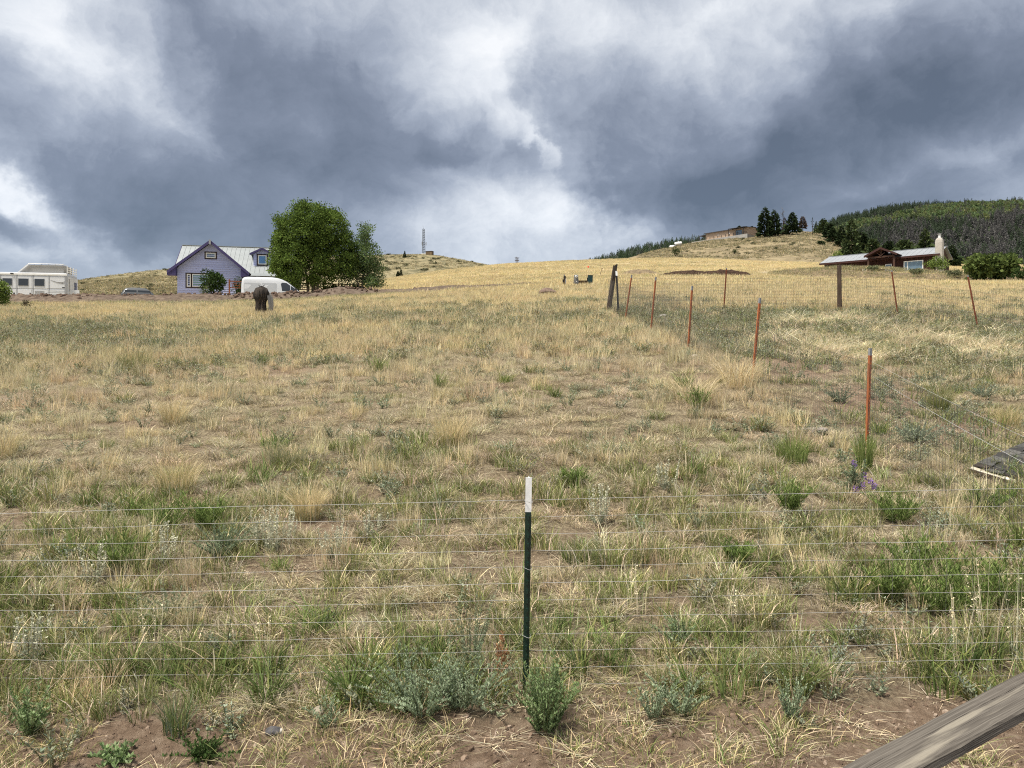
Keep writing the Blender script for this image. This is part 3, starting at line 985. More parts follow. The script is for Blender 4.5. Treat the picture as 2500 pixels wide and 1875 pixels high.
# ------------------------------------------------------------------ stump
def stump():
    B = ground_pt(641, 27.0); s = 27.0 / F
    root = empty('tree_stump', B); root.rotation_euler = (0, 0, 0)
    rs = np.random.default_rng(8)
    prof = [(0, 15), (6, 13.5), (16, 12), (26, 11.5), (34, 13), (42, 17), (50, 18.5), (58, 16.5), (64, 12), (67, 6), (68, .5)]
    zz = np.linspace(0, 68, 26); rr = spline([p[0] for p in prof], [p[1] for p in prof], zz)
    n = 30
    P = np.zeros((26, n + 1, 3))
    for i in range(26):
        for j in range(n + 1):
            a = 2 * pi * (j % n) / n
            k = 1 + .10 * sin(a * 5 + zz[i] * .05) + .12 * (fbm(np.array([cos(a) * 2.2 + 9]), np.array([sin(a) * 2.2 + zz[i] * .06]), 3)[0] - .5)
            off = -4 + (zz[i] > 30) * (zz[i] - 30) * .05
            P[i, j] = ((cos(a) * rr[i] * k + off) * s, sin(a) * rr[i] * k * .95 * s, (zz[i] - 2 + (rs.normal() * 1.5 if i > 22 else 0)) * s)
    bark = mat('dark_stump_wood', (.010, .008, .006), (.05, .040, .032), scale=10, rough=.95, bump=1.0, stretch=(1, 1, .18), detail=8)
    MB().grid(P).build('stump_body', bark, root, smooth=True)
    # splintered fibres hanging down the front
    for k in range(16):
        a = rs.uniform(pi * 1.05, pi * 1.95); r = rs.uniform(12, 17); z1 = rs.uniform(25, 62); z0 = max(0, z1 - rs.uniform(18, 45))
        pts = [((cos(a) * (np.interp(z, zz, rr) + .6) - 4 + max(0, z - 30) * .05) * s, sin(a) * (np.interp(z, zz, rr) + .9) * s, z * s) for z in np.linspace(z1, z0, 6)]
        MB().tube(pts, [.004, .007, .007, .006, .005, .003], 4).build('splinter', M_wood_gr, root)
    for k in range(4):
        MB().tube([((rs.uniform(-9, 4)) * s, rs.uniform(-6, 4) * s, 60 * s), (rs.uniform(-10, 8) * s, rs.uniform(-6, 4) * s, rs.uniform(67, 72) * s)], [.03, .008], 5).build('splinter', bark, root)
    slab = mat('pale_grey_slab', (.20, .185, .165), (.29, .27, .245), scale=9, rough=.9, bump=.3, stretch=(1, 1, .2))
    pts0 = [(14.5, 56), (19, 52), (23, 44), (25.5, 34), (26, 20), (25, 6), (23, -2)]
    mb = MB()
    xl = lambda z: np.interp(z, [-2, 20, 44, 58], [17, 17.5, 14, 9])
    L1 = [(xl(z) * s, -8 * s, z * s) for z in np.linspace(-2, 57, 12)]
    xr = lambda z: np.interp(z, [-2, 6, 20, 34, 44, 52, 57], [23.5, 25, 26, 25.5, 23, 18, 12])
    R1 = [(xr(z) * s, 3 * s, z * s) for z in np.linspace(-2, 57, 12)]
    vs = L1 + R1 + [(x - .02, y + .05, z) for x, y, z in L1] + [(x - .02, y + .05, z) for x, y, z in R1]
    m = 12; fs = []
    for i in range(m - 1):
        fs += [(i, m + i, m + i + 1, i + 1), (2 * m + i, 2 * m + i + 1, 3 * m + i + 1, 3 * m + i), (i, i + 1, 2 * m + i + 1, 2 * m + i), (m + i, 3 * m + i, 3 * m + i + 1, m + i + 1)]
    fs += [(0, 2 * m, 3 * m, m), (m - 1, 2 * m - 1, 4 * m - 1, 3 * m - 1)]
    mb.add(vs, fs).build('grey_slab', slab, root)
    tag(root, 'dark splintered tree stump with a pale grey slab on its right side', 'stump')


stump()


# ------------------------------------------------------------------ utility boxes in the field
def utilities():
    D = 56.0; s = D / F
    M_grey = mat('grey_utility_paint', (.17, .17, .165), (.22, .22, .21), scale=10, rough=.6)
    B = ground_pt(1378, D)
    o = MB(); o.tube([(0, 0, -.2), (.02, 0, (B[2] * 0 + 28 * s))], [.09, .085], 8)
    r = empty('wooden_post', B)
    o.build('post_shaft', mat('tarred_wood', (.020, .013, .010), (.04, .028, .022), scale=10, rough=.9), r)
    MB().box(-.13, -.07, -.06, .06, 13 * s, 20 * s).build('junction_box', M_black, r)
    MB().box(.08, .12, -.05, .05, 10 * s, 22 * s).build('conduit', M_white, r)
    MB().cyl(0, 0, 28 * s, 32 * s, .05, 8).build('pipe_cap', M_grey, r)
    tag(r, 'short dark utility post with small junction box beside the meter', 'utility post')
    B = ground_pt(1406.5, D)
    r = empty('meter_pedestal', B); z0 = B[2]
    ztop = float(at(0, 671, D)[2]) - z0; zmid = float(at(0, 683, D)[2]) - z0; zlow = float(at(0, 693, D)[2]) - z0
    MB().box(-.16, .16, -.08, .08, zmid + .004, ztop).build('meter_box', M_grey, r, bevel=.01)
    MB().box(-.175, .175, -.10, .09, zlow, zmid).build('switch_box', mat('darker_grey_utility_paint', (.12, .12, .118), (.15, .15, .145), scale=10, rough=.6), r, bevel=.01)
    g = MB(); g.tube([(0, -.08, zmid + .24), (0, -.17, zmid + .24)], [.10, .085], 16)
    mo = g.build('meter_dial', M_white, r)
    MB().tube([(0, -.17, zmid + .24), (0, -.185, zmid + .24)], .035, 10).build('dial_face', M_grey, mo)
    MB().box(-.02, .06, -.115, -.10, zlow + .15, zlow + .19).build('latch', M_white, r)
    MB().cyl(.02, -.02, -.2, zlow, .045, 8).build('riser_pipe', M_white, r)
    MB().cyl(-.10, .03, -.2, zlow, .04, 8).build('support_leg', M_grey, r)
    tag(r, 'grey electric meter pedestal with round white dial', 'meter')
    B = ground_pt(1423, D + .6)
    r = empty('plank_box', B); z1 = float(at(0, 684, D)[2]) - B[2]
    brown = mat('brown_planks', (.10, .066, .038), (.16, .11, .068), scale=8, rough=.9, stretch=(.2, 1, 1))
    hgt = z1 + .1
    for i in range(4):
        MB().box(-.38, .38, -.03, .03, -.1 + hgt * i / 4 + .005, -.1 + hgt * (i + 1) / 4 - .005).build('plank', brown, r)
    MB().box(-.38, .38, .035, .7, -.1, z1 - .02).build('box_body', brown, r)
    MB().box(-.41, .41, -.06, .75, z1, z1 + .04).build('lid', M_wood_dk, r)
    tag(r, 'low brown plank box between the meter and the green box', 'box')
    B = ground_pt(1441, D)
    r = empty('cable_box', B); z1 = float(at(0, 672, D)[2]) - B[2]
    grn = mat('dark_green_box', (.006, .028, .030), (.010, .038, .040), scale=6, rough=.5)
    MB().box(-.17, .17, -.14, .14, -.1, z1 - .03).build('cabinet', grn, r, bevel=.015)
    MB().box(-.18, .18, -.15, .15, z1 - .028, z1).build('lid', grn, r, bevel=.01)
    MB().box(-.24, -.171, -.03, .03, z1 * .45, z1 * .8).build('hinge_plate', M_black, r)
    tag(r, 'dark green cable cabinet beside the plank box', 'cabinet')
    D2 = 88.0
    B = ground_pt(1437.5, D2); r = empty('marker_flag', B)
    z1 = float(at(0, 653, D2)[2]) - B[2]
    MB().tube([(0, 0, -.1), (.02, 0, z1 * .5), (.03, 0, z1 + .22)], .012, 5).build('flag_rod', M_greytip, r)
    MB().add([(.03, 0, z1 - .08), (.03, .004, z1 + .2), (-.25, .03, z1 + .08), (-.12, -.03, z1 + .02)], [(0, 3, 2, 1)]).build('flag_cloth', mat('orange_flag', (.75, .10, .05), (.65, .08, .04), rough=.8), r)
    sm = r.children[-1].modifiers.new('thickness', 'SOLIDIFY'); sm.thickness = .004
    tag(r, 'small orange marker flag standing in the golden field', 'flag')
    B = ground_pt(1464, 92.0)
    o = MB().tube([(0, 0, -.1), (.12, 0, .45), (.27, 0, .95)], [.02, .025, .02], 6)
    r = empty('leaning_stake', B); o.build('stake_shaft', M_wood_dk, r)
    MB().box(.24, .34, -.04, .04, .90, 1.05).build('stake_head', M_black, r)
    tag(r, 'thin dark stake leaning right in the golden field', 'stake')


utilities()

# ------------------------------------------------------------------ lavender house
def framed_window(root, x0, x1, y, z0, z1, trim, pane_m, t=.07, frame_m=None, name='window', split=None):
    """window on a wall facing -y: trim boards, white frame, pane; returns the window part"""
    fm = frame_m or M_white
    w = MB()
    for a in ((x0, x0 + t, z0, z1), (x1 - t, x1, z0, z1), (x0 + t, x1 - t, z0, z0 + t), (x0 + t, x1 - t, z1 - t, z1)):
        w.box(a[0], a[1], y - .05, y + .02, a[2], a[3])
    if split:
        w.box(split - t / 2, split + t / 2, y - .045, y + .02, z0 + t, z1 - t)
    o = w.build(name, fm, root)
    MB().box(x0 + t, x1 - t, y - .015, y + .01, z0 + t, z1 - t).build('pane', pane_m, o)
    if trim:
        tb = MB(); k = .12
        for a in ((x0 - k, x0, z0 - k, z1 + k), (x1, x1 + k, z0 - k, z1 + k), (x0, x1, z1, z1 + k), (x0, x1, z0 - k, z0)):
            tb.box(a[0], a[1], y - .035, y + .02, a[2], a[3])
        tb.build('window_trim', trim, o)
    return o


M_glass_dk = glass('dark_window_glass', (.02, .024, .028), .05)
M_glass_sky = glass('painted_sky_reflection_glass', (.10, .16, .22), .04)  # reflected sky put into the pane's base colour
M_glass_teal = glass('pale_teal_glass', (.12, .22, .21), .05)
M_glass_blue_refl = glass('painted_blue_reflection_glass', (.05, .17, .36), .06)  # blue of the reflection is painted into the base colour


def house():
    D0 = 72.0
    X0, Y0 = X_of(433, D0), D0
    z0 = CZ + (HY - 733) / F * D0
    root = empty('lavender_house', (X0, Y0, z0), R(12))
    lav = mat('lavender_siding', (.44, .475, .72), (.475, .51, .74), scale=2, rough=.7)
    lav2 = mat('lavender_siding_worn', (.41, .44, .67), (.445, .475, .70), scale=2, rough=.7)
    purp = mat('deep_purple_trim', (.045, .035, .11), (.055, .045, .13), scale=4, rough=.6)
    brown = mat('dark_brown_trim', (.035, .022, .020), (.05, .034, .03), scale=6, rough=.7)
    tin = mat('pale_metal_roof', (.29, .315, .32), (.25, .27, .275), scale=1.2, rough=.45, metal=.2, spec=.5)
    W, EV, AP, AX = 5.73, 2.55, 5.50, 3.0     # gable wall width, eave height, apex height, apex x
    slope_l = (AP - EV) / (AX + .75); slope_r = (AP - EV) / (W + .75 - AX)

    def under(x):   # underside of the gable roof at x
        return AP - (AX - x) * slope_l if x < AX else AP - (x - AX) * slope_r
    # front wall core, behind the boards
    core = MB()
    core.prism([(0.02, -1.2), (W - .02, -1.2), (W - .02, under(W) - .06), (AX, AP - .08), (.02, under(0) - .06)], .04, .2)
    core.build('wall', lav2, root)
    # clapboards, one by one
    z = -1.1; k = 0; ex = .205
    while z < AP - .2:
        za, zb = z, min(z + ex + .012, AP - .12)

        def span(h):
            lo, hi = 0.0, W
            if h > under(0) - .05: lo = AX - (AP - .05 - h) / slope_l
            if h > under(W) - .05: hi = AX + (AP - .05 - h) / slope_r
            return max(lo, 0), min(hi, W)
        a0, a1 = span(za); b0, b1 = span(zb)
        if a1 - a0 > .15:
            vs = [(a0, -.055, za), (a1, -.055, za), (b1, .0, zb), (b0, .0, zb), (a0, .035, za), (a1, .035, za), (b1, .035, zb), (b0, .035, zb)]
            MB().add(vs, [(0, 1, 2, 3), (7, 6, 5, 4), (0, 4, 5, 1), (1, 5, 6, 2), (2, 6, 7, 3), (3, 7, 4, 0)]).build('siding_board', lav if k % 3 else lav2, root)
        z += ex; k += 1
    # side and back walls of the whole house
    DEP = 8.6; LEN = 10.2; RZ = 5.72; RY = 4.4; EVM = 2.62
    wl = MB(); wl.box(0.0, .18, .2, DEP, -1.2, EVM); wl.box(LEN - .2, LEN, 1.2, DEP, -1.2, EVM); wl.box(.18, LEN - .2, DEP - .2, DEP, -1.2, EVM)
    wl.box(W - .18, W - .02, .2, 1.6, -1.2, EVM); wl.box(W, LEN - .2, 1.6, 1.75, -1.2, EVM)
    wl.prism([(0, 0)] * 0 + [(0.001, EVM), (.001, EVM), (.001, EVM)], 0, 0) if False else None
    wl.build('side_walls', lav2, root)
    for xx in (0.05, LEN - .15):    # gable ends of the main roof
        vs = [(xx, .1, EVM), (xx, DEP - .1, EVM), (xx, RY, RZ - .1), (xx + .1, .1, EVM), (xx + .1, DEP - .1, EVM), (xx + .1, RY, RZ - .1)]
        MB().add(vs, [(0, 2, 1), (3, 4, 5), (0, 1, 4, 3), (1, 2, 5, 4), (2, 0, 3, 5)]).build('gable_end', lav2, root)
    # main roof: front slope as single metal panels with raised seams
    xl, xr = -.42, LEN + .5
    yf, zf = .13, EVM - .02
    n = 26; pw = (xr - xl) / n
    panel = MB()
    panel.slab([(0, yf, zf), (pw - .012, yf, zf), (pw - .012, RY, RZ), (0, RY, RZ)], .05)
    panel.slab([(pw - .05, yf, zf + .05), (pw - .012, yf, zf + .05), (pw - .012, RY, RZ + .05), (pw - .05, RY, RZ + .05)], .035)
    p0 = panel.build('roof_panel', tin, root); p0.location = (xl, 0, 0)
    for i in range(1, n):
        c = p0.copy(); COL.objects.link(c); c.parent = root; c.location = (xl + pw * i, 0, 0)
    back = MB(); back.slab([(xr, DEP + .5, EVM - .3), (xl, DEP + .5, EVM - .3), (xl, RY, RZ), (xr, RY, RZ)], .05); back.build('rear_roof', tin, root)
    cap = MB(); cap.prism([(xl, RZ + .03)] * 0 + [(0, 0)] * 0 or [(xl - .02, RZ + .06), (xr + .02, RZ + .06), (xr + .02, RZ + .12), (xl - .02, RZ + .12)], RY - .12, RY + .12); cap.build('ridge_cap', tin, root)
    for xx in (xl - .03, xr - .0):
        MB().slab([(xx, yf, zf - .16), (xx, yf, zf + .05), (xx, RY, RZ + .06), (xx, RY, RZ - .15)], .04).build('rake_board', purp, root)
    MB().box(W + .76, xr, yf - .06, yf - .01, zf - .18, zf + .05).build('gutter', brown, root)
    # porch: skirt roof, posts, soffit and dark door
    MB().slab([(W + .9, -.85, 2.32), (xr, -.85, 2.32), (xr, yf - .06, zf + .06), (W + .9, yf - .06, zf + .06)], .05).build('porch_roof', tin, root)
    MB().box(W + .3, xr - .05, -.8, 1.58, 2.16, 2.28).build('porch_beam', brown, root)
    for xx in (W + 1.0, W + 2.6, LEN + .2):
        MB().box(xx, xx + .12, -.72, -.6, -1.2, 2.15).build('porch_post', brown, root)
    d = MB().box(W + .5, W + 1.35, 1.53, 1.595, -.9, 1.85).build('door', brown, root); MB().box(W + .6, W + 1.25, 1.50, 1.527, .6, 1.65).build('pane', M_glass_dk, d)
    # front gable roof, two slopes, with dark rakes and purple soffits
    yo = -.75
    for sgn, xe in ((-1, -.75), (1, W + .75)):
        ze = EV
        q = [(xe, yo, ze + .06), (AX, yo, AP + .06), (AX, RY, AP + .06), (xe, RY, ze + .06)]
        if sgn > 0: q = [q[1], q[0], q[3], q[2]]
        MB().slab(q, .06).build('gable_roof', tin, root)
        q = [(xe, yo - .03, ze - .16), (AX, yo - .03, AP - .16), (AX, yo - .03, AP + .13), (xe, yo - .03, ze + .13)]
        if sgn > 0: q = [q[1], q[0], q[3], q[2]]
        MB().slab(q, -.05).build('rake_board', purp, root)
        xi = 0 if sgn < 0 else W; zi = under(xi) - .1
        lo = ze - .30
        MB().prism([(xe, lo), (xi, lo), (xi, zi), (xe, ze - .02)] if sgn < 0 else [(xi, lo), (xe, lo), (xe, ze - .02), (xi, zi)], yo + .02, -.035).build('soffit_box', purp, root)
    MB().box(AX - .09, AX + .09, yo - .10, yo - .032, AP - .30, AP + .14).build('gable_ornament', M_greytip, root)
    # windows
    def wx(px): return (px - 433) / 157 * W
    framed_window(root, wx(502), wx(526), -.02, 4.02, 4.52, brown, M_glass_sky, t=.09)
    framed_window(root, wx(456), wx(465.5), -.02, 1.28, 2.48, brown, M_glass_dk, t=.08)
    framed_window(root, wx(469), wx(515), -.02, 1.28, 2.48, brown, M_glass_teal, t=.06)
    # dormer on the main slope
    dx0, dx1 = wx(614) * .985 + .12, wx(660) * .985 + .12
    dz0, dz1, dap = 3.55, 4.72, 5.18
    def roof_y(zz): return yf + (zz - zf) / (RZ - zf) * (RY - yf)
    yd = roof_y(dz0) - .02
    dm = MB(); xm = (dx0 + dx1) / 2
    dm.prism([(dx0, dz0 - .1), (dx1, dz0 - .1), (dx1, dz1), (xm, dap), (dx0, dz1)], yd + .04, roof_y(dap) + .3)
    dr = dm.build('dormer', lav2, root)
    zz = dz0
    while zz < dap - .12:
        h2 = min(zz + .175, dap - .05)
        f = lambda h: 0 if h < dz1 else (h - dz1) / (dap - dz1) * (dx1 - dx0) / 2
        a, b = f(zz), f(h2)
        vs = [(dx0 + a, yd - .025, zz), (dx1 - a, yd - .025, zz), (dx1 - b, yd, h2), (dx0 + b, yd, h2), (dx0 + a, yd + .035, zz), (dx1 - a, yd + .035, zz), (dx1 - b, yd + .035, h2), (dx0 + b, yd + .035, h2)]
        MB().add(vs, [(0, 1, 2, 3), (7, 6, 5, 4), (0, 4, 5, 1), (1, 5, 6, 2), (2, 6, 7, 3), (3, 7, 4, 0)]).build('siding_board', lav, dr)
        zz += .165
    for sgn in (-1, 1):
        xe = xm + sgn * ((dx1 - dx0) / 2 + .32); ze = dz1 - .02
        q = [(xe, yd - .35, ze), (xm, yd - .35, dap + .10), (xm, roof_y(dap) + .6, dap + .10), (xe, roof_y(ze) + .6, ze)]
        if sgn > 0: q = [q[1], q[0], q[3], q[2]]
        MB().slab(q, .05).build('dormer_roof', tin, dr)
        q = [(xe, yd - .38, ze - .16), (xm, yd - .38, dap - .06), (xm, yd - .38, dap + .13), (xe, yd - .38, ze + .04)]
        if sgn > 0: q = [q[1], q[0], q[3], q[2]]
        MB().slab(q, -.04).build('rake_board', purp, dr)
    framed_window(dr, xm - .40, xm + .40, yd - .02, 3.72, 4.62, brown, M_glass_blue_refl, t=.09)
    MB().cyl(AX + 5.4, RY - .4, RZ - .35, RZ + .35, .10, 10).build('vent_pipe', tin, root)
    MB().box(W + 1.9, W + 2.5, -.2, .25, -1, .75).build('air_conditioner', M_white, root)
    tag(root, 'lavender clapboard house with pale metal roof, gable and dormer', 'house')
    return root


HOUSE = house()


# ------------------------------------------------------------------ geometric deck railing
def railing():
    red = mat('red_brown_rail', (.16, .05, .022), (.22, .075, .034), scale=6, rough=.75)
    D = 66.5
    P0 = at(560, 0, D); P1 = at(900, 0, D + 3.2)
    z0 = CZ + (HY - 737) / F * D
    L_ = float(np.hypot(P1[0] - P0[0], P1[1] - P0[1]))
    ang = math.atan2(P1[1] - P0[1], P1[0] - P0[0])
    root = empty('deck_railing', (P0[0], P0[1], z0), ang)
    s = D / F
    zt = 737 - 686; zb_ = 737 - 702
    zt, zb_ = zt * s, zb_ * s
    n = 9; pw = L_ / n
    for i in range(n + 1):
        MB().box(pw * i - .06, pw * i + .06, -.06, .06, -.8, zt + .14).build('post', red, root)
    for i in range(n):
        a, b = pw * i + .062, pw * (i + 1) - .062
        MB().box(a, b, -.045, .045, zt - .06, zt + .02).build('top_rail', red, root)
        MB().box(a, b, -.045, .045, zb_ - .05, zb_ + .02).build('bottom_rail', red, root)
        w = b - a; h = zt - .06 - (zb_ + .02); zl = zb_ + .02
        k = MB()
        def vb(f, g0, g1): k.box(a + w * f - .025, a + w * f + .025, -.03, .03, zl + h * g0, zl + h * g1)
        def hb(f0, f1, g): k.box(a + w * f0, a + w * f1, -.028, .028, zl + h * g - .022, zl + h * g + .022)
        vb(.18, 0, .66); hb(.05, .42, .66); vb(.42, .33, 1); hb(.30, .62, .33); vb(.62, 0, .66); hb(.62, .95, .66); vb(.82, .3, 1); hb(.72, .95, .32)
        k.build('fretwork', red, root)
    tag(root, 'red brown wooden deck railing with geometric fretwork', 'railing')


railing()


# ------------------------------------------------------------------ lofted vehicle bodies
def loft(levels, n=10, rad=.18):
    """levels: (z, xr, xf, halfwidth, corner radius); returns MB"""
    mb = MB(); rings = []
    for (z, xr, xf, w, rd) in levels:
        rg = []
        for cx, cy, a0 in ((xf - rd, w - rd, 0), (xr + rd, w - rd, 90), (xr + rd, -w + rd, 180), (xf - rd, -w + rd, 270)):
            for k in range(n // 2):
                a = R(a0 + 90 * k / (n // 2 - 1))
                rg.append((cx + rd * cos(a), cy + rd * sin(a), z))
        rings.append(rg)
    m = len(rings[0])
    vs = [v for r_ in rings for v in r_]
    fs = [(i * m + j, i * m + (j + 1) % m, (i + 1) * m + (j + 1) % m, (i + 1) * m + j) for i in range(len(rings) - 1) for j in range(m)]
    fs += [tuple(range(m - 1, -1, -1)), tuple((len(rings) - 1) * m + j for j in range(m))]
    return mb.add(vs, fs)


M_tyre = mat('tyre_rubber', (.015, .015, .016), (.025, .025, .025), rough=.9)
M_rim = mat('wheel_rim', (.45, .45, .46), (.38, .38, .39), rough=.35, metal=.7)
M_blackplastic = mat('black_plastic', (.018, .018, .019), (.025, .025, .026), rough=.6)
M_redlamp = mat('red_tail_lamp', (.45, .015, .02), (.35, .01, .015), rough=.25, spec=.6)


def wheel(root, x, y, r, w=.22, sgn=-1):
    t = MB()
    t.tube([(x, y - w / 2, r), (x, y - w / 2 + .03, r), (x, y + w / 2 - .03, r), (x, y + w / 2, r)], [r * .92, r, r, r * .92], 20)
    o = t.build('wheel', M_tyre, root)
    MB().tube([(x, y + sgn * (w / 2 + .001), r), (x, y + sgn * (w / 2 + .02), r)], [r * .62, r * .55], 16).build('rim', M_rim, o)
    return o


def interp_w(levels, z):
    zs = [l[0] for l in levels]
    return float(np.interp(z, zs, [l[3] for l in levels]))


def van():
    D = 59.0
    z0 = CZ + (HY - 677) / F * D - 2.76 * .83
    root = empty('cargo_van', (X_of(591, D), D, z0), R(12))
    root.scale = (.90, .90, .83)
    wp = mat('white_van_paint', (.47, .49, .515), (.44, .46, .485), scale=1.0, rough=.28, spec=.5)
    lv = [(.34, .10, 5.70, .93, .12), (.55, .02, 5.92, .99, .16), (.90, .0, 5.90, 1.0, .2), (1.10, .0, 5.62, 1.0, .3), (1.28, .0, 5.05, .99, .35), (1.36, .01, 4.86, .98, .35),
          (1.65, .02, 4.55, .96, .3), (2.0, .03, 4.16, .93, .28), (2.35, .06, 3.74, .89, .26), (2.55, .10, 3.36, .85, .25), (2.68, .22, 3.0, .77, .24), (2.75, .42, 2.6, .62, .22), (2.765, .8, 2.2, .4, .2)]
    loft(lv, 12).build('body', wp, root, smooth=True)

    def side_panel(poly, name, m, off=.006, parent=root, t=.02):
        for sg in (-1,):
            vs = [(x, sg * (interp_w(lv, z) + off), z) for x, z in poly] + [(x, sg * (interp_w(lv, z) - t), z) for x, z in poly]
            n = len(poly)
            fs = [tuple(range(n)), tuple(range(2 * n - 1, n - 1, -1))] + [(i, i + n, (i + 1) % n + n, (i + 1) % n) for i in range(n)]
            return MB().add(vs, fs).build(name, m, parent)
    # cab window: pane and quarter light
    side_panel([(3.36, 1.47), (4.02, 1.44), (4.0, 2.0), (3.72, 2.22), (3.34, 2.24), (3.25, 2.12)], 'side_window', M_glass_dk)
    side_panel([(4.07, 1.43), (4.74, 1.37), (4.44, 1.68), (4.06, 1.98)], 'side_window', M_glass_dk)
    # pressed panels with recess shade put into a darker white, seams, trim and handles
    for (a, b, c, d_) in ((.28, 1.62, 1.32, 2.18), (1.70, 2.92, 1.32, 2.18)):
        o = side_panel([(a + .08, c), (b - .08, c), (b, c + .08), (b, d_ - .08), (b - .08, d_), (a + .08, d_), (a, d_ - .08), (a, c + .08)], 'side_panel', mat('van_panel_recess_shade', (.37, .39, .415), (.34, .36, .385), scale=1, rough=.3), off=.004)
    for xx in (1.655, 3.0, 3.13):
        side_panel([(xx, .5), (xx + .022, .5), (xx + .022, 2.5), (xx, 2.5)], 'door_seam', M_blackplastic, off=.003)
    side_panel([(.45, 1.22), (2.75, 1.22), (2.75, 1.26), (.45, 1.26)], 'slide_rail', mat('grey_trim', (.20, .20, .21), (.25, .25, .26), rough=.5), off=.009)
    side_panel([(.3, .72), (3.0, .72), (3.0, .82), (.3, .82)], 'rub_strip', M_blackplastic, off=.012)
    for xx in (2.72, 3.22):
        side_panel([(xx, 1.10), (xx + .22, 1.10), (xx + .22, 1.15), (xx, 1.15)], 'door_handle', M_blackplastic, off=.03)
    side_panel([(.01, 1.0), (.16, 1.0), (.16, 1.26), (.01, 1.26)], 'tail_lamp', M_redlamp, off=.008)
    # windscreen, lights, mirror, bumper
    q = [(4.90, -.80, 1.39), (4.90, .80, 1.39), (3.80, .70, 2.36), (3.80, -.70, 2.36)]
    MB().slab(q, .02).build('windscreen', M_glass_dk, root)
    for sg in (-1, 1):
        wheel(root, 1.05, sg * .86, .34, sgn=sg); wheel(root, 4.75, sg * .86, .34, sgn=sg)
        MB().box(5.55, 5.86, sg * .74 - .16, sg * .74 + .16, .80, 1.02).build('headlight', M_glass_sky, root, bevel=.03)
        MB().box(4.42, 4.56, sg * 1.12 - .10, sg * 1.12 + .10, 1.42, 1.74).build('mirror', M_blackplastic, root, bevel=.03)
    MB().box(5.80, 5.97, -.9, .9, .38, .62).build('bumper', M_blackplastic, root, bevel=.03)
    MB().box(1.2, 1.5, -.3, .3, 2.76, 2.80).build('roof_vent', wp, root, bevel=.01)
    tag(root, 'white high-roof cargo van parked in front of the house', 'van')


van()


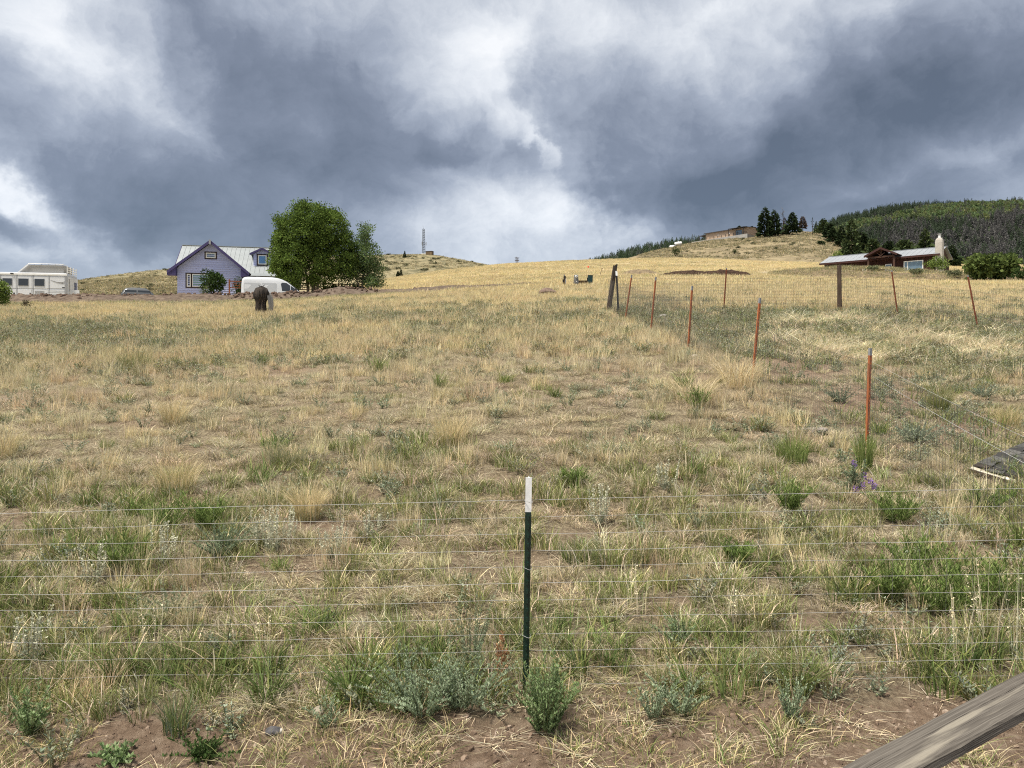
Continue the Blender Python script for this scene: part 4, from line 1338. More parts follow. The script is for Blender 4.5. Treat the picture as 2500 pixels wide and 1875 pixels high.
def trailer():
    D = 58.0
    XR = X_of(163, D); Z = CZ + (HY - 667) / F * D - 2.85
    root = empty('horse_trailer', (XR, D, Z), R(12))
    wt = mat('trailer_white', (.50, .515, .535), (.46, .475, .495), scale=1.2, rough=.4, spec=.5)
    wt2 = mat('trailer_panel_white', (.60, .615, .635), (.56, .575, .595), scale=1.2, rough=.38, spec=.5)
    gr = mat('trailer_grey_trim', (.34, .34, .34), (.28, .28, .28), scale=3, rough=.4, metal=.4)
    tan = mat('hay_pod_canvas', (.33, .325, .31), (.30, .295, .28), scale=2, rough=.6)
    LN, W = 9.5, 2.35
    loft([(.62, -LN, 0, W / 2, .05), (2.68, -LN, 0, W / 2, .05), (2.80, -LN + .05, -.03, W / 2 - .05, .05), (2.86, -LN + .2, -.12, W / 2 - .2, .05)], 6).build('body', wt, root)
    for ch in root.children: ch.location = (0, W / 2, 0)
    MB().box(-LN, .02, -.05, -.004, 2.66, 2.78).build('roof_rail', M_white, root)
    MB().box(-LN, -.9, -.06, -.003, .62, .86).build('lower_trim', wt2, root)
    # windows in framed panels
    pxs = [(28, 47), (61, 81), (95, 115)]
    s = D / F * 1.035
    for i, (a, b) in enumerate([(-6, 13)] + pxs):
        x0, x1 = -(163 - a) * s, -(163 - b) * s
        zt = 2.85 - (675.5 - 667 + (163 - b) * .042 - 0) * s; zb2 = zt - 12.5 * s
        z0_, z1_ = 1.86, 2.36
        p = MB().box(x0 - .22, x1 + .22, -.022, -.003, z0_ - .20, z1_ + .18).build('window_panel', wt2, root, bevel=.01)
        fr = MB().box(x0 - .03, x1 + .03, -.045, -.023, z0_ - .04, z1_ + .04).build('window', gr, p, bevel=.02)
        g = MB().box(x0, x1, -.058, -.046, z0_, z1_).build('pane', M_glass_dk, p, bevel=.05)
        lp = MB().box(x0 - .25, x1 + .25, -.022, -.003, .92, 1.58).build('lower_panel', wt2, root, bevel=.01)
        MB().box(x1 + .10, x1 + .19, -.05, -.023, 1.20, 1.32).build('latch', M_blackplastic, lp)
        if i == 3:
            for k in range(5):
                MB().box(x0, x1, -.04, -.023, 1.12 + k * .08, 1.16 + k * .08).build('louver', gr, lp)
        MB().box(x1 + .30, x1 + .36, -.035, -.003, .88, 2.62).build('upright_rib', gr, root)
    # rear quarter: panel with horizontal ribs, longhorn emblem
    xq0, xq1 = -(163 - 121) * s, -.14
    MB().box(xq0, xq1, -.02, -.003, 1.70, 2.55).build('quarter_panel', wt2, root)
    for k in range(6):
        MB().box(xq0, xq1, -.03, -.003, .90 + k * .12, .985 + k * .12).build('ribbed_board', wt2, root)
    em = MB(); ed = mat('emblem_grey', (.10, .095, .09), (.14, .13, .12), rough=.5)
    def stroke(pts, r): em.tube([(x, -.026, z) for x, z in pts], r, 5)
    ex, ez = xq0 + .98, 2.14
    stroke([(ex - .75, ez + .16), (ex - .55, ez + .10), (ex - .30, ez + .01), (ex, ez)], [.006, .014, .020, .018])
    stroke([(ex - .30, ez + .005), (ex - .1, ez - .03), (ex + .12, ez - .10)], [.014, .018, .008])
    stroke([(ex, ez), (ex + .15, ez + .04), (ex + .30, ez + .12), (ex + .36, ez + .08)], [.018, .016, .012, .006])
    stroke([(ex + .02, ez + .01), (ex + .1, ez - .06), (ex + .26, ez - .05)], [.012, .014, .006])
    em.build('longhorn_emblem', ed, root)
    MB().box(ex + .05, ex + .30, -.03, -.003, 1.74, 1.80).build('name_plate', M_blackplastic, root)
    MB().box(-.13, .0, -.04, -.003, .62, 2.66).build('corner_post', gr, root)
    # rear end with doors
    yb = W
    MB().box(.003, .05, .08, yb * .5 - .02, .66, 2.6).build('rear_door', wt2, root)
    d2 = MB().box(.003, .05, yb * .5 + .02, yb - .08, .66, 2.6).build('rear_door', wt2, root)
    MB().box(.051, .065, yb * .5 + .3, yb - .3, 1.7, 2.3).build('pane', M_glass_dk, d2)
    MB().box(.051, .065, .3, .5, 1.55, 2.45).build('door_frame', gr, root)
    dd = MB().box(.07, .75, .35, .40, .66, 1.62).build('open_lower_door', wt2, root)
    # hay pod on the roof and its rails
    x0, x1 = -(163 - 60) * s, -.05
    pod = MB(); pod.prism([(x0, 2.86), (x1 - .25, 2.86), (x1 - .25, 3.46), (x0 + .65, 3.46)], .25, W - .25)
    po = pod.build('hay_pod', tan, root)
    MB().slab([(x0 - .12, .22, 2.86), (x0 - .02, .22, 2.86), (x0 + .66, .22, 3.47), (x0 + .54, .22, 3.47)], .05).build('pod_edge', M_white, po)
    MB().tube([(x0 + .6, .2, 3.53), (x1 - .25, .2, 3.53), (x1 + .05, .2, 3.40)], .022, 6).build('pod_rail', gr, po)
    for xx in np.linspace(x0 + 1.0, x1 - .3, 5):
        MB().cyl(xx, .2, 3.44, 3.53, .015, 6).build('rail_stanchion', gr, po)
    for zz in (2.95, 3.12, 3.29):
        MB().tube([(x1 + .02, .2, zz), (x1 + .02, W - .2, zz)], .025, 6).build('rack_bar', M_white, root)
    for yy in (.2, .95, 1.6, W - .2):
        MB().cyl(x1 + .02, yy, 2.84, 3.42, .03, 6).build('rack_upright', M_white, root)
    for k, xx in enumerate((-3.2, -4.1)):
        for yy, sg in ((.12, -1), (W - .12, 1)):
            wheel(root, xx, yy, .38, sgn=sg)
    MB().box(-6, -5.8, .5, .7, 0, .62).build('jack_stand', gr, root)
    MB().box(x0 - .5, x0 - .3, -.10, -.051, 2.70, 2.78).build('porch_lamp', M_blackplastic, root)
    tag(root, 'white horse trailer with roof hay pod and dark windows', 'trailer')


trailer()


def pickup():
    D = 54.0
    z0 = CZ + (HY - 704) / F * D - 1.62
    root = empty('parked_car', (X_of(337, D), D, z0), R(28))
    gp_ = mat('silver_grey_paint', (.13, .135, .14), (.11, .115, .12), scale=1, rough=.3, metal=.3)
    loft([(.3, -2.2, 2.2, .80, .2), (.5, -2.3, 2.3, .87, .25), (.85, -2.3, 2.25, .88, .3), (1.0, -2.2, 2.1, .86, .3)], 10).build('body', gp_, root, smooth=True)
    cab = [(.98, -1.2, 1.15, .80, .2), (1.2, -1.05, .95, .76, .2), (1.45, -.90, .70, .69, .2), (1.58, -.75, .5, .6, .2), (1.62, -.5, .25, .45, .18)]
    loft(cab, 10).build('cabin', gp_, root, smooth=True)
    for sg in (-1, 1):
        for a, b in ((-.95, -.12), (-.04, .85)):
            poly = [(a, 1.03), (b, 1.03), (b - (.12 if b > .5 else 0), 1.42), (a + (.12 if a < -.5 else 0), 1.42)]
            vs = [(x, sg * (np.interp(z, [.98, 1.2, 1.45], [.80, .76, .69]) + .006), z) for x, z in poly]
            MB().add(vs, [(0, 1, 2, 3)]).build('side_window', M_glass_dk, root).modifiers.new('thickness', 'SOLIDIFY').thickness = .01
        wheel(root, -1.4, sg * .76, .34, sgn=sg); wheel(root, 1.4, sg * .76, .34, sgn=sg)
    for xa, xb in ((-1.17, -.92), (1.12, .72)):
        q = [(xa, -.62, 1.02), (xa, .62, 1.02), (xb, .54, 1.43), (xb, -.54, 1.43)]
        MB().slab(q if xa > 0 else [q[1], q[0], q[3], q[2]], .012).build('windscreen', M_glass_dk, root)
    MB().box(.45, .62, -1.0, -.84, .98, 1.1).build('mirror', M_blackplastic, root)
    tag(root, 'grey car with dark windows half hidden behind the berm', 'car')


pickup()


# ------------------------------------------------------------------ red lodge with white chimney
def lodge():
    DL, DR = 115.0, 104.5
    A = at(2001, 644, DL); B = at(2294, 619, DR)
    zE = A[2]; G = zE - 2.35
    L_ = float(np.hypot(B[0] - A[0], B[1] - A[1])); ang = math.atan2(B[1] - A[1], B[0] - A[0])
    root = empty('red_lodge', (A[0], A[1], G), ang)
    red = mat('dark_red_boards', (.036, .014, .011), (.055, .022, .017), scale=5, rough=.85, stretch=(3, 3, .4))
    trim = mat('dark_red_trim', (.035, .013, .011), (.05, .02, .016), scale=5, rough=.8)
    slate = mat('grey_metal_roof', (.30, .315, .33), (.26, .275, .29), scale=.6, rough=.5, metal=.2)
    stucco = mat('pale_stucco', (.42, .39, .35), (.36, .335, .30), scale=2, rough=.95)
    E = 2.35; RH = 3.75; RY = 4.2
    MB().box(.5, L_ - .4, .55, 7.6, -1.5, E - .02).build('wall', red, root)
    for k in range(34):    # vertical battens
        xx = .6 + k * (L_ - 1.2) / 33
        MB().box(xx - .03, xx + .03, .49, .548, -1.2, E - .05).build('batten', red, root)
    n = 22
    for k in range(n):
        xa = L_ * k / n; xb = L_ * (k + 1) / n - .03
        MB().slab([(xa, 0, E), (xb, 0, E), (xb, RY, RH), (xa, RY, RH)], .06).build('roof_panel', slate, root)
    MB().slab([(L_, 8.2, E), (0, 8.2, E), (0, RY, RH), (L_, RY, RH)], .06).build('rear_roof', slate, root)
    MB().box(-.05, L_ + .05, -.07, -.005, E - .22, E + .05).build('fascia', trim, root)
    MB().prism([(-.1, RH + .05), (L_ + .1, RH + .05), (L_ + .1, RH + .11), (-.1, RH + .11)], RY - .15, RY + .15).build('ridge_cap', slate, root)
    for xx in (.52, L_ - .5):
        vs = [(xx, .6, E - .1), (xx, 7.6, E - .1), (xx, RY, RH - .1), (xx + .1, .6, E - .1), (xx + .1, 7.6, E - .1), (xx + .1, RY, RH - .1)]
        MB().add(vs, [(0, 2, 1), (3, 4, 5), (0, 1, 4, 3), (1, 2, 5, 4), (2, 0, 3, 5)]).build('gable_end', red, root)

    def xpx(px):     # along the front from a pixel column
        u = (px - HX) / F
        return float((u * A[1] - A[0]) / (cos(ang) - u * sin(ang)))
    # porch with gable and truss
    x0, x1 = xpx(2126), xpx(2190); xm = (x0 + x1) / 2; yo = -1.3; PE = E + .35; PA = PE + .95
    for sg, xe in ((-1, x0 - .45), (1, x1 + .45)):
        q = [(xe, yo - .4, PE - .1), (xm, yo - .4, PA), (xm, 3.2, PA), (xe, 3.2, PE - .1)]
        if sg > 0: q = [q[1], q[0], q[3], q[2]]
        MB().slab(q, .10).build('porch_roof', trim, root)
        q = [(xe, yo - .43, PE - .28), (xm, yo - .43, PA - .18), (xm, yo - .43, PA + .12), (xe, yo - .43, PE + .02)]
        if sg > 0: q = [q[1], q[0], q[3], q[2]]
        MB().slab(q, -.05).build('porch_rake', trim, root)
    timber = mat('brown_timber', (.05, .025, .018), (.07, .036, .024), scale=6, rough=.8)
    MB().box(x0, x1, yo - .1, yo + .1, PE - .38, PE - .15).build('tie_beam', timber, root)
    for f in (-.25, .25):
        MB().slab([(xm - .06, yo - .08, PE - .14), (xm + .06, yo - .08, PE - .14), (xm + f * 2 + .06, yo - .08, PE + .28), (xm + f * 2 - .06, yo - .08, PE + .28)], .1).build('truss_web', timber, root)
    MB().box(xm - .07, xm + .07, yo - .08, yo + .06, PE - .15, PA - .2).build('king_post', timber, root)
    for xx in (x0 + .05, x1 - .05):
        MB().box(xx - .12, xx + .12, yo - .12, yo + .12, -1.5, PE - .39).build('porch_post', timber, root)
    for xx in (x0 + .4,):
        MB().box(xx - .04, xx + .04, yo + .3, yo + .4, -1.0, .4).build('newel', M_white, root)
    d = framed_window(root, xpx(2159), xpx(2175), .48, -.2, 1.55, None, M_glass_sky, t=.09, name='door')
    framed_window(root, xpx(2204), xpx(2252), .48, .0, 1.75, None, M_glass_sky, t=.12, split=xpx(2213.5))
    framed_window(root, xpx(2103), xpx(2123), .48, .0, 1.40, None, M_glass_sky, t=.08, split=xpx(2113))
    ch = loft([(-1.5, L_ - .62, L_ + .32, .55, .15), (3.9, L_ - .62, L_ + .32, .52, .15), (4.3, L_ - .58, L_ + .28, .48, .2), (4.52, L_ - .45, L_ + .15, .36, .2), (4.6, L_ - .36, L_ + .06, .26, .15)], 12)
    c = ch.build('chimney', stucco, root, smooth=False); c.location = (0, .65, 0)
    MB().cyl(L_ - .15, .65, 4.58, 5.05, .17, 10).build('chimney_pot', M_white, c)
    for ob in c.children: ob.location = (0, -.65, 0)
    MB().cyl(L_ - .15, .65, 5.06, 5.15, .26, 10).build('chimney_cap', M_greytip, root)
    tag(root, 'dark red single-storey lodge with grey roof, timber porch and white chimney', 'house')


lodge()


# ------------------------------------------------------------------ long tan house on the hill
def hill_house_b():
    A = at(1723, 571, 310.0); B = at(1824, 555, 295.0)
    L_ = float(np.hypot(B[0] - A[0], B[1] - A[1])); ang = math.atan2(B[1] - A[1], B[0] - A[0])
    H = 2.6
    root = empty('tan_house', (A[0], A[1], A[2] - H), ang)
    stc = mat('tan_stucco', (.42, .31, .22), (.37, .27, .19), scale=.5, rough=.9)
    roof = mat('dark_roof', (.04, .035, .033), (.06, .052, .05), scale=1, rough=.8)
    blk = mat('dark_iron', (.02, .018, .017), (.03, .026, .025), rough=.6)
    MB().box(0, L_, 0, 9.5, -2.5, H).build('wall', stc, root)
    MB().slab([(-.4, -.5, H + .02), (L_ + .4, -.5, H + .02), (L_ + .4, 5, H + .45), (-.4, 5, H + .45)], .14).build('roof', roof, root)
    MB().slab([(L_ + .4, 10, H + .02 - .9), (-.4, 10, H - .88), (-.4, 5, H + .45), (L_ + .4, 5, H + .45)], .14).build('rear_roof', roof, root)
    MB().box(-.45, L_ + .45, -.56, -.51, H - .15, H + .18).build('fascia', roof, root)
    # porch at the right part of the front, carport at the left
    x0, x1 = L_ * .66, L_ + .4
    MB().slab([(x0, -3, H - .2), (x1, -3, H - .2), (x1, -.57, H + .12), (x0, -.57, H + .12)], .15).build('porch_roof', roof, root)
    for xx in (x0 + .2, (x0 + x1) / 2, x1 - .2):
        MB().box(xx - .1, xx + .1, -2.9, -2.7, -1, H - .22).build('porch_post', blk, root)
    MB().box(x0 + 1.5, x0 + 4.2, -.05, -.003, -.2, 2.0).build('glass_door', M_glass_sky, root)
    MB().slab([(-3.2, -.2, H - .6), (-.01, -.2, H - .5), (-.01, 4, H - .5), (-3.2, 4, H - .6)], .15).build('carport_roof', roof, root)
    MB().box(-3.0, -2.85, -.1, .05, -2, H - .6).build('carport_post', blk, root)
    for xx in (L_ * .3, L_ * .58):
        MB().box(xx, xx + .4, -.08, -.003, 1.2, 1.5).build('wall_lamp', M_white, root)
    for xx in np.linspace(-2, L_ + 2.5, 14):
        MB().box(xx - .07, xx + .07, -4.4, -4.25, -1.2, .35).build('railing_post', blk, root)
    for zz in (-.15, .28):
        MB().box(-2, L_ + 2.5, -4.36, -4.29, zz - .05, zz + .05).build('railing_bar', blk, root)
    con = mat('grey_block_wall', (.33, .32, .30), (.27, .26, .24), scale=.8, rough=.95)
    q = MB(); q.box(-3.5, L_ + 3.2, -4.6, -4.2, -3.6, -.72); q.build('retaining_wall', con, root)
    MB().box(-3.4, L_ + 3.1, -4.2, .0, -3.5, -.9).build('terrace', con, root)
    # gable end wall seen on the right
    vs = [(L_ + .05, 0, H), (L_ + .05, 9.5, H - .9), (L_ + .05, 5, H + .4), (L_ + .15, 0, H), (L_ + .15, 9.5, H - .9), (L_ + .15, 5, H + .4)]
    MB().add(vs, [(0, 2, 1), (3, 4, 5), (0, 1, 4, 3), (1, 2, 5, 4), (2, 0, 3, 5)]).build('gable_end', stc, root)
    tag(root, 'long tan house with dark roof on a walled hilltop terrace', 'house')
    # white propane tank and small white trailer left of it
    for lab, px, D, kind in (('white propane tank on the hill crest left of the tan house', 1656, 296, 't'), ('small white tarp-covered load beside the propane tank', 1641, 296, 'c')):
        P = hill_house.pt(px, D)
        if kind == 't':
            r = empty('propane_tank', P, R(-40))
            t = MB(); xs = np.linspace(-1.6, 1.6, 14); t.tube([(x, 0, 1.0) for x in xs], [.02 + .58 * math.sqrt(max(0, 1 - (max(0, abs(x) - 1.15) / .45) ** 2)) for x in xs], 14)
            t.build('tank', M_white, r, smooth=True)
            for xx in (-.9, .9): MB().box(xx - .15, xx + .15, -.4, .4, -.6, .6).build('foot', M_greytip, r)
            MB().cyl(0, 0, 1.55, 1.75, .2, 8).build('valve_dome', M_white, r)
            tag(r, lab, 'tank')
        else:
            r = empty('covered_load', P, R(-40))
            loft([(-.4, -1.0, 1.0, .6, .1), (.4, -1.0, 1.0, .6, .2), (.7, -.7, .8, .4, .2)], 8).build('tarp', M_white, r)
            MB().box(-1.05, 1.05, -.62, .62, -.45, -.2).build('pallet', M_wood_gr, r)
            tag(r, lab, 'load')


hill_house_b()


# ------------------------------------------------------------------ radio mast, hut and pole
def mast():
    D = 600.0
    P = hill_mast.pt(1034, D); s = D / F
    root = empty('radio_mast', (P[0], P[1], P[2] - .5))
    st = mat('galvanised_steel', (.17, .185, .21), (.21, .23, .255), scale=.3, rough=.5, metal=.4)
    H = (620 - 557) * s
    w0, w1 = 1.35, .9
    def leg(k, f):
        a = 2 * pi * k / 3 + .4; w = w0 + (w1 - w0) * f
        return np.array((cos(a) * w, sin(a) * w, H * f))
    for k in range(3):
        MB().tube([leg(k, f) for f in np.linspace(0, 1, 5)], .17, 5).build('mast_leg', st, root)
    n = 15
    for i in range(n):
        br = MB()
        for k in range(3):
            br.tube([leg(k, i / n), leg((k + 1) % 3, (i + .5) / n), leg(k, (i + 1) / n)], .09, 4)
            br.tube([leg(k, i / n), leg((k + 1) % 3, i / n)], .06, 4)
        br.build('lattice_bay', st, root)
    MB().tube([(0, 0, H), (-.3, 0, H + 1.2), (-.5, 0, H + 2.6)], .09, 4).build('whip_antenna', st, root)
    for a in (0, 2.1, 4.2):
        x, y = cos(a) * 2.0, sin(a) * 2.0
        MB().box(x - .25, x + .25, y - .15, y + .15, H * .36, H * .36 + 2.6).build('panel_antenna', M_greytip, root)
        MB().tube([(0, 0, H * .36 + 1.3), (x, y, H * .36 + 1.3)], .08, 4).build('antenna_arm', st, root)
    MB().box(-1.6, 2.4, -1.4, 1.4, -1.5, .8).build('concrete_base', M_white, root)
    tag(root, 'lattice radio mast with panel antennas on the scrubby hill', 'radio mast')
    P = hill_mast.pt(1049, D - 4)
    r = empty('equipment_hut', (P[0], P[1], P[2] - 1.2), R(-15))
    bm = mat('brown_hut', (.15, .105, .062), (.12, .085, .05), scale=1, rough=.9)
    MB().box(-2.6, 2.6, -1.8, 1.8, 0, 3.6).build('wall', bm, r)
    MB().box(-2.8, 2.8, -2.0, 2.0, 3.6, 3.85).build('roof', mat('brown_hut_roof', (.06, .045, .03), (.08, .06, .04)), r)
    MB().box(1.2, 2.2, -1.86, -1.803, .9, 2.9).build('door', mat('brown_hut_door', (.20, .15, .09), (.18, .13, .08)), r)
    tag(r, 'small flat brown equipment hut at the foot of the radio mast', 'hut')
    D = 330.0
    P = at(1260, 642, D)
    r = empty('power_pole', (P[0], P[1], P[2] - 6)); s = D / F
    zt = 6 + (642 - 627) * s
    MB().tube([(0, 0, -2), (0, 0, zt)], [.2, .16], 6).build('pole_shaft', M_wood_dk, r)
    MB().tube([(.75, 0, -2), (.75, 0, zt - .3)], [.2, .16], 6).build('pole_shaft', M_wood_dk, r)
    for zz in (zt - .5, zt - 1.6):
        MB().box(-.55, 1.3, -.1, .1, zz - .1, zz + .1).build('cross_arm', M_wood_dk, r)
        for xx in (-.5, .37, 1.25):
            MB().cyl(xx, 0, zz + .1, zz + .35, .08, 6).build('insulator', M_greytip, r)
    tag(r, 'dark double power pole with two cross arms beyond the crest', 'power pole')


mast()

# ------------------------------------------------------------------ plant building blocks
def plant_mat(name, tinted, transl=0.3, rough=0.9):
    m = bpy.data.materials.new(name); m.use_nodes = True
    nt = m.node_tree; N, L = nt.nodes, nt.links
    N.remove(N['Principled BSDF'])
    a = N.new('ShaderNodeAttribute'); a.attribute_name = 'Col'
    col = a.outputs['Color']
    if tinted:
        t = N.new('ShaderNodeAttribute'); t.attribute_type = 'INSTANCER'; t.attribute_name = 'tint'
        mx = N.new('ShaderNodeMix'); mx.data_type = 'RGBA'; mx.blend_type = 'MULTIPLY'; mx.inputs['Factor'].default_value = 1
        L.new(col, mx.inputs['A']); L.new(t.outputs['Color'], mx.inputs['B']); col = mx.outputs['Result']
    d = N.new('ShaderNodeBsdfDiffuse'); tr = N.new('ShaderNodeBsdfTranslucent'); ms = N.new('ShaderNodeMixShader')
    L.new(col, d.inputs[0]); L.new(col, tr.inputs[0]); ms.inputs[0].default_value = transl
    L.new(d.outputs[0], ms.inputs[1]); L.new(tr.outputs[0], ms.inputs[2]); L.new(ms.outputs[0], N['Material Output'].inputs[0])
    return m


M_tuft = plant_mat('grass_blades', True)
M_leaf = plant_mat('plant_leaves', False, .3)
M_needle = plant_mat('conifer_needles', False, .12)
M_needle_t = plant_mat('forest_foliage', True, .12)

GOLD = (.70, .57, .315); STRAW = (.76, .65, .43); PALE = (.78, .70, .50); DEAD = (.43, .365, .245); GREYT = (.54, .48, .365)
OLIVE = (.25, .25, .10); GREEN = (.155, .215, .07); LIME = (.28, .325, .115); SAGE = (.285, .305, .205); SAGEP = (.40, .425, .32); BLUEG = (.205, .26, .185); RUST = (.34, .19, .10)


def blades(rs, n, rad, h, w, lean=(.1, .7), cols=((GOLD, 1),), hvar=.35, segs=3, tipcol=None, base_off=None, curl=1.0, up=1.0):
    u = np.sqrt(rs.random(n)) * rad; a = rs.random(n) * 2 * pi
    bx, by = u * np.cos(a), u * np.sin(a)
    if base_off is not None: bx = bx + base_off[0]; by = by + base_off[1]
    ph = a + rs.normal(0, .7, n)
    hh = h * (1 + hvar * rs.normal(0, 1, n)).clip(.25, 1.9)
    ln = rs.uniform(lean[0], lean[1], n)
    ts = np.array([0, .38, .72, 1.0]) if segs == 3 else np.array([0, .55, 1.0])
    ws = np.array([1, .9, .6, .08]) if segs == 3 else np.array([1, .75, .08])
    pos = np.zeros((n, len(ts), 3))
    for k, t in enumerate(ts):
        hor = hh * ln * (t ** (1.0 + curl))
        pos[:, k, 0] = bx + np.cos(ph) * hor; pos[:, k, 1] = by + np.sin(ph) * hor
        pos[:, k, 2] = hh * up * (t - .45 * (ln / (1 + ln)) * t * t * curl) - .01
    sd = rs.random(n) * pi
    side = np.stack([np.cos(sd), np.sin(sd), np.zeros(n)], 1)
    wv = w * rs.uniform(.6, 1.3, n)
    Lf = pos - side[:, None, :] * (wv[:, None] * ws[None])[:, :, None] / 2
    Rt = pos + side[:, None, :] * (wv[:, None] * ws[None])[:, :, None] / 2
    m = len(ts)
    V = np.stack([Lf, Rt], 2).reshape(n * m * 2, 3)
    base = (np.arange(n) * m * 2)[:, None]
    Q = []
    for k in range(m - 1):
        Q.append(base + np.array([2 * k, 2 * k + 1, 2 * k + 3, 2 * k + 2])[None])
    Q = np.concatenate(Q)
    cl = np.array([c for c, _ in cols]); pr = np.array([p for _, p in cols], float); pr /= pr.sum()
    ci = rs.choice(len(cl), n, p=pr)
    C = cl[ci] * rs.uniform(.64, 1.3, (n, 1)) * rs.uniform(.93, 1.07, (n, 3))
    C = np.repeat(C[:, None, :], m * 2, 1)
    if tipcol is not None:
        f = np.repeat(ts ** 1.5, 2)[None, :, None]
        C = C * (1 - f) + np.array(tipcol)[None, None] * f
    return V, Q, C.reshape(-1, 3)


def leaves(rs, n, P, Dr, ln, w, cols, jit=.6, droop=0.0):
    """n leaf quads at points P growing along directions Dr"""
    Dr = Dr + rs.normal(0, jit, Dr.shape); Dr[:, 2] -= droop
    Dr /= np.linalg.norm(Dr, axis=1)[:, None] + 1e-9
    S = np.cross(Dr, rs.normal(0, 1, Dr.shape)); S /= np.linalg.norm(S, axis=1)[:, None] + 1e-9
    l = ln * rs.uniform(.6, 1.3, (n, 1)); ww = w * rs.uniform(.7, 1.3, (n, 1))
    V = np.stack([P, P + Dr * l * .5 + S * ww / 2, P + Dr * l, P + Dr * l * .5 - S * ww / 2], 1).reshape(-1, 3)
    Q = np.arange(n * 4).reshape(n, 4)
    cl = np.array([c for c, _ in cols]); pr = np.array([p for _, p in cols], float); pr /= pr.sum()
    C = cl[rs.choice(len(cl), n, p=pr)] * rs.uniform(.75, 1.25, (n, 1))
    return V, Q, np.repeat(C, 4, 0)


def join(parts):
    V, Q, C, o = [], [], [], 0
    for v, q, c in parts:
        V.append(v); Q.append(q + o); C.append(c); o += len(v)
    return np.concatenate(V), np.concatenate(Q), np.concatenate(C)


def stems_leafy(rs, nst, rad, h, nl, ll, lw, cols, spread=.5, stemc=(.16, .15, .08), stemw=.003, lstart=.1, jit=.6, upb=.7, hvar=.25, taper=0.0):
    parts = []
    a = rs.random(nst) * 2 * pi; r = np.sqrt(rs.random(nst)) * rad * .35
    hh = h * (1 + hvar * rs.normal(0, 1, nst)).clip(.4, 1.6); sp = rs.uniform(0.05, spread, nst)
    for i in range(nst):
        b = np.array((cos(a[i]) * r[i], sin(a[i]) * r[i], -.01)); d = np.array((cos(a[i]), sin(a[i]), 0)) * sp[i] * hh[i]
        t = rs.uniform(lstart, 1, nl)
        P = b + d * (t ** 1.3)[:, None] + np.array((0, 0, 1.0)) * (hh[i] * t * (1 - .2 * sp[i] * t))[:, None]
        th = rs.random(nl) * 2 * pi
        Dr = np.stack([np.cos(th), np.sin(th), np.full(nl, upb)], 1)
        sc_ = (1 - taper * t)[:, None]
        v, q, c = leaves(rs, nl, P, Dr, ll, lw, cols, jit=.3 * jit)
        parts.append((v, q, c))
        ts = np.linspace(0, 1, 5); sp_ = b + d * (ts ** 1.3)[:, None] + np.array((0, 0, 1.0)) * (hh[i] * ts * (1 - .2 * sp[i] * ts))[:, None]
        sd = np.array((cos(a[i] + 1.3), sin(a[i] + 1.3), 0)) * stemw
        V = np.stack([sp_ - sd, sp_ + sd], 1).reshape(-1, 3)
        Q = np.array([[2 * k, 2 * k + 1, 2 * k + 3, 2 * k + 2] for k in range(4)])
        parts.append((V, Q, np.repeat(np.array(stemc)[None], len(V), 0) * rs.uniform(.8, 1.2)))
    return join(parts)


def stalks(rs, n, rad, h, cols, knob=.012, kn=22, w=.003):
    """upright pale flowering stalks set with small knobs"""
    parts = []
    for i in range(n):
        a = rs.random() * 2 * pi; r = math.sqrt(rs.random()) * rad; hh = h * rs.uniform(.65, 1.15)
        b = np.array((cos(a) * r, sin(a) * r, 0)); d = np.array((cos(a), sin(a), 0)) * rs.uniform(0, .22) * hh
        ts = np.linspace(0, 1, 4); P = b + d * ts[:, None] + np.array((0, 0, hh)) * ts[:, None]
        sd = rs.random() * pi; s = np.array((cos(sd), sin(sd), 0)) * w / 2
        V = np.stack([P - s, P + s], 1).reshape(-1, 3); Q = np.array([[2 * k, 2 * k + 1, 2 * k + 3, 2 * k + 2] for k in range(3)])
        parts.append((V, Q, np.repeat(np.array(cols[0][0])[None], len(V), 0) * .9))
        t = rs.uniform(.3, 1, kn); PP = b + d * t[:, None] + np.array((0, 0, hh)) * t[:, None]
        th = rs.random(kn) * 2 * pi; Dr = np.stack([np.cos(th), np.sin(th), np.full(kn, .6)], 1)
        parts.append(leaves(rs, kn, PP, Dr, knob, knob * .75, cols, jit=.3))
    return join(parts)


SRC = bpy.data.collections.new('plant_sources')     # never linked to the scene: only read by the scatters


def src_obj(name, vqc, m):
    v, q, c = vqc
    o = np_mesh(name, v, q, m, attrs={'Col': c})
    return o


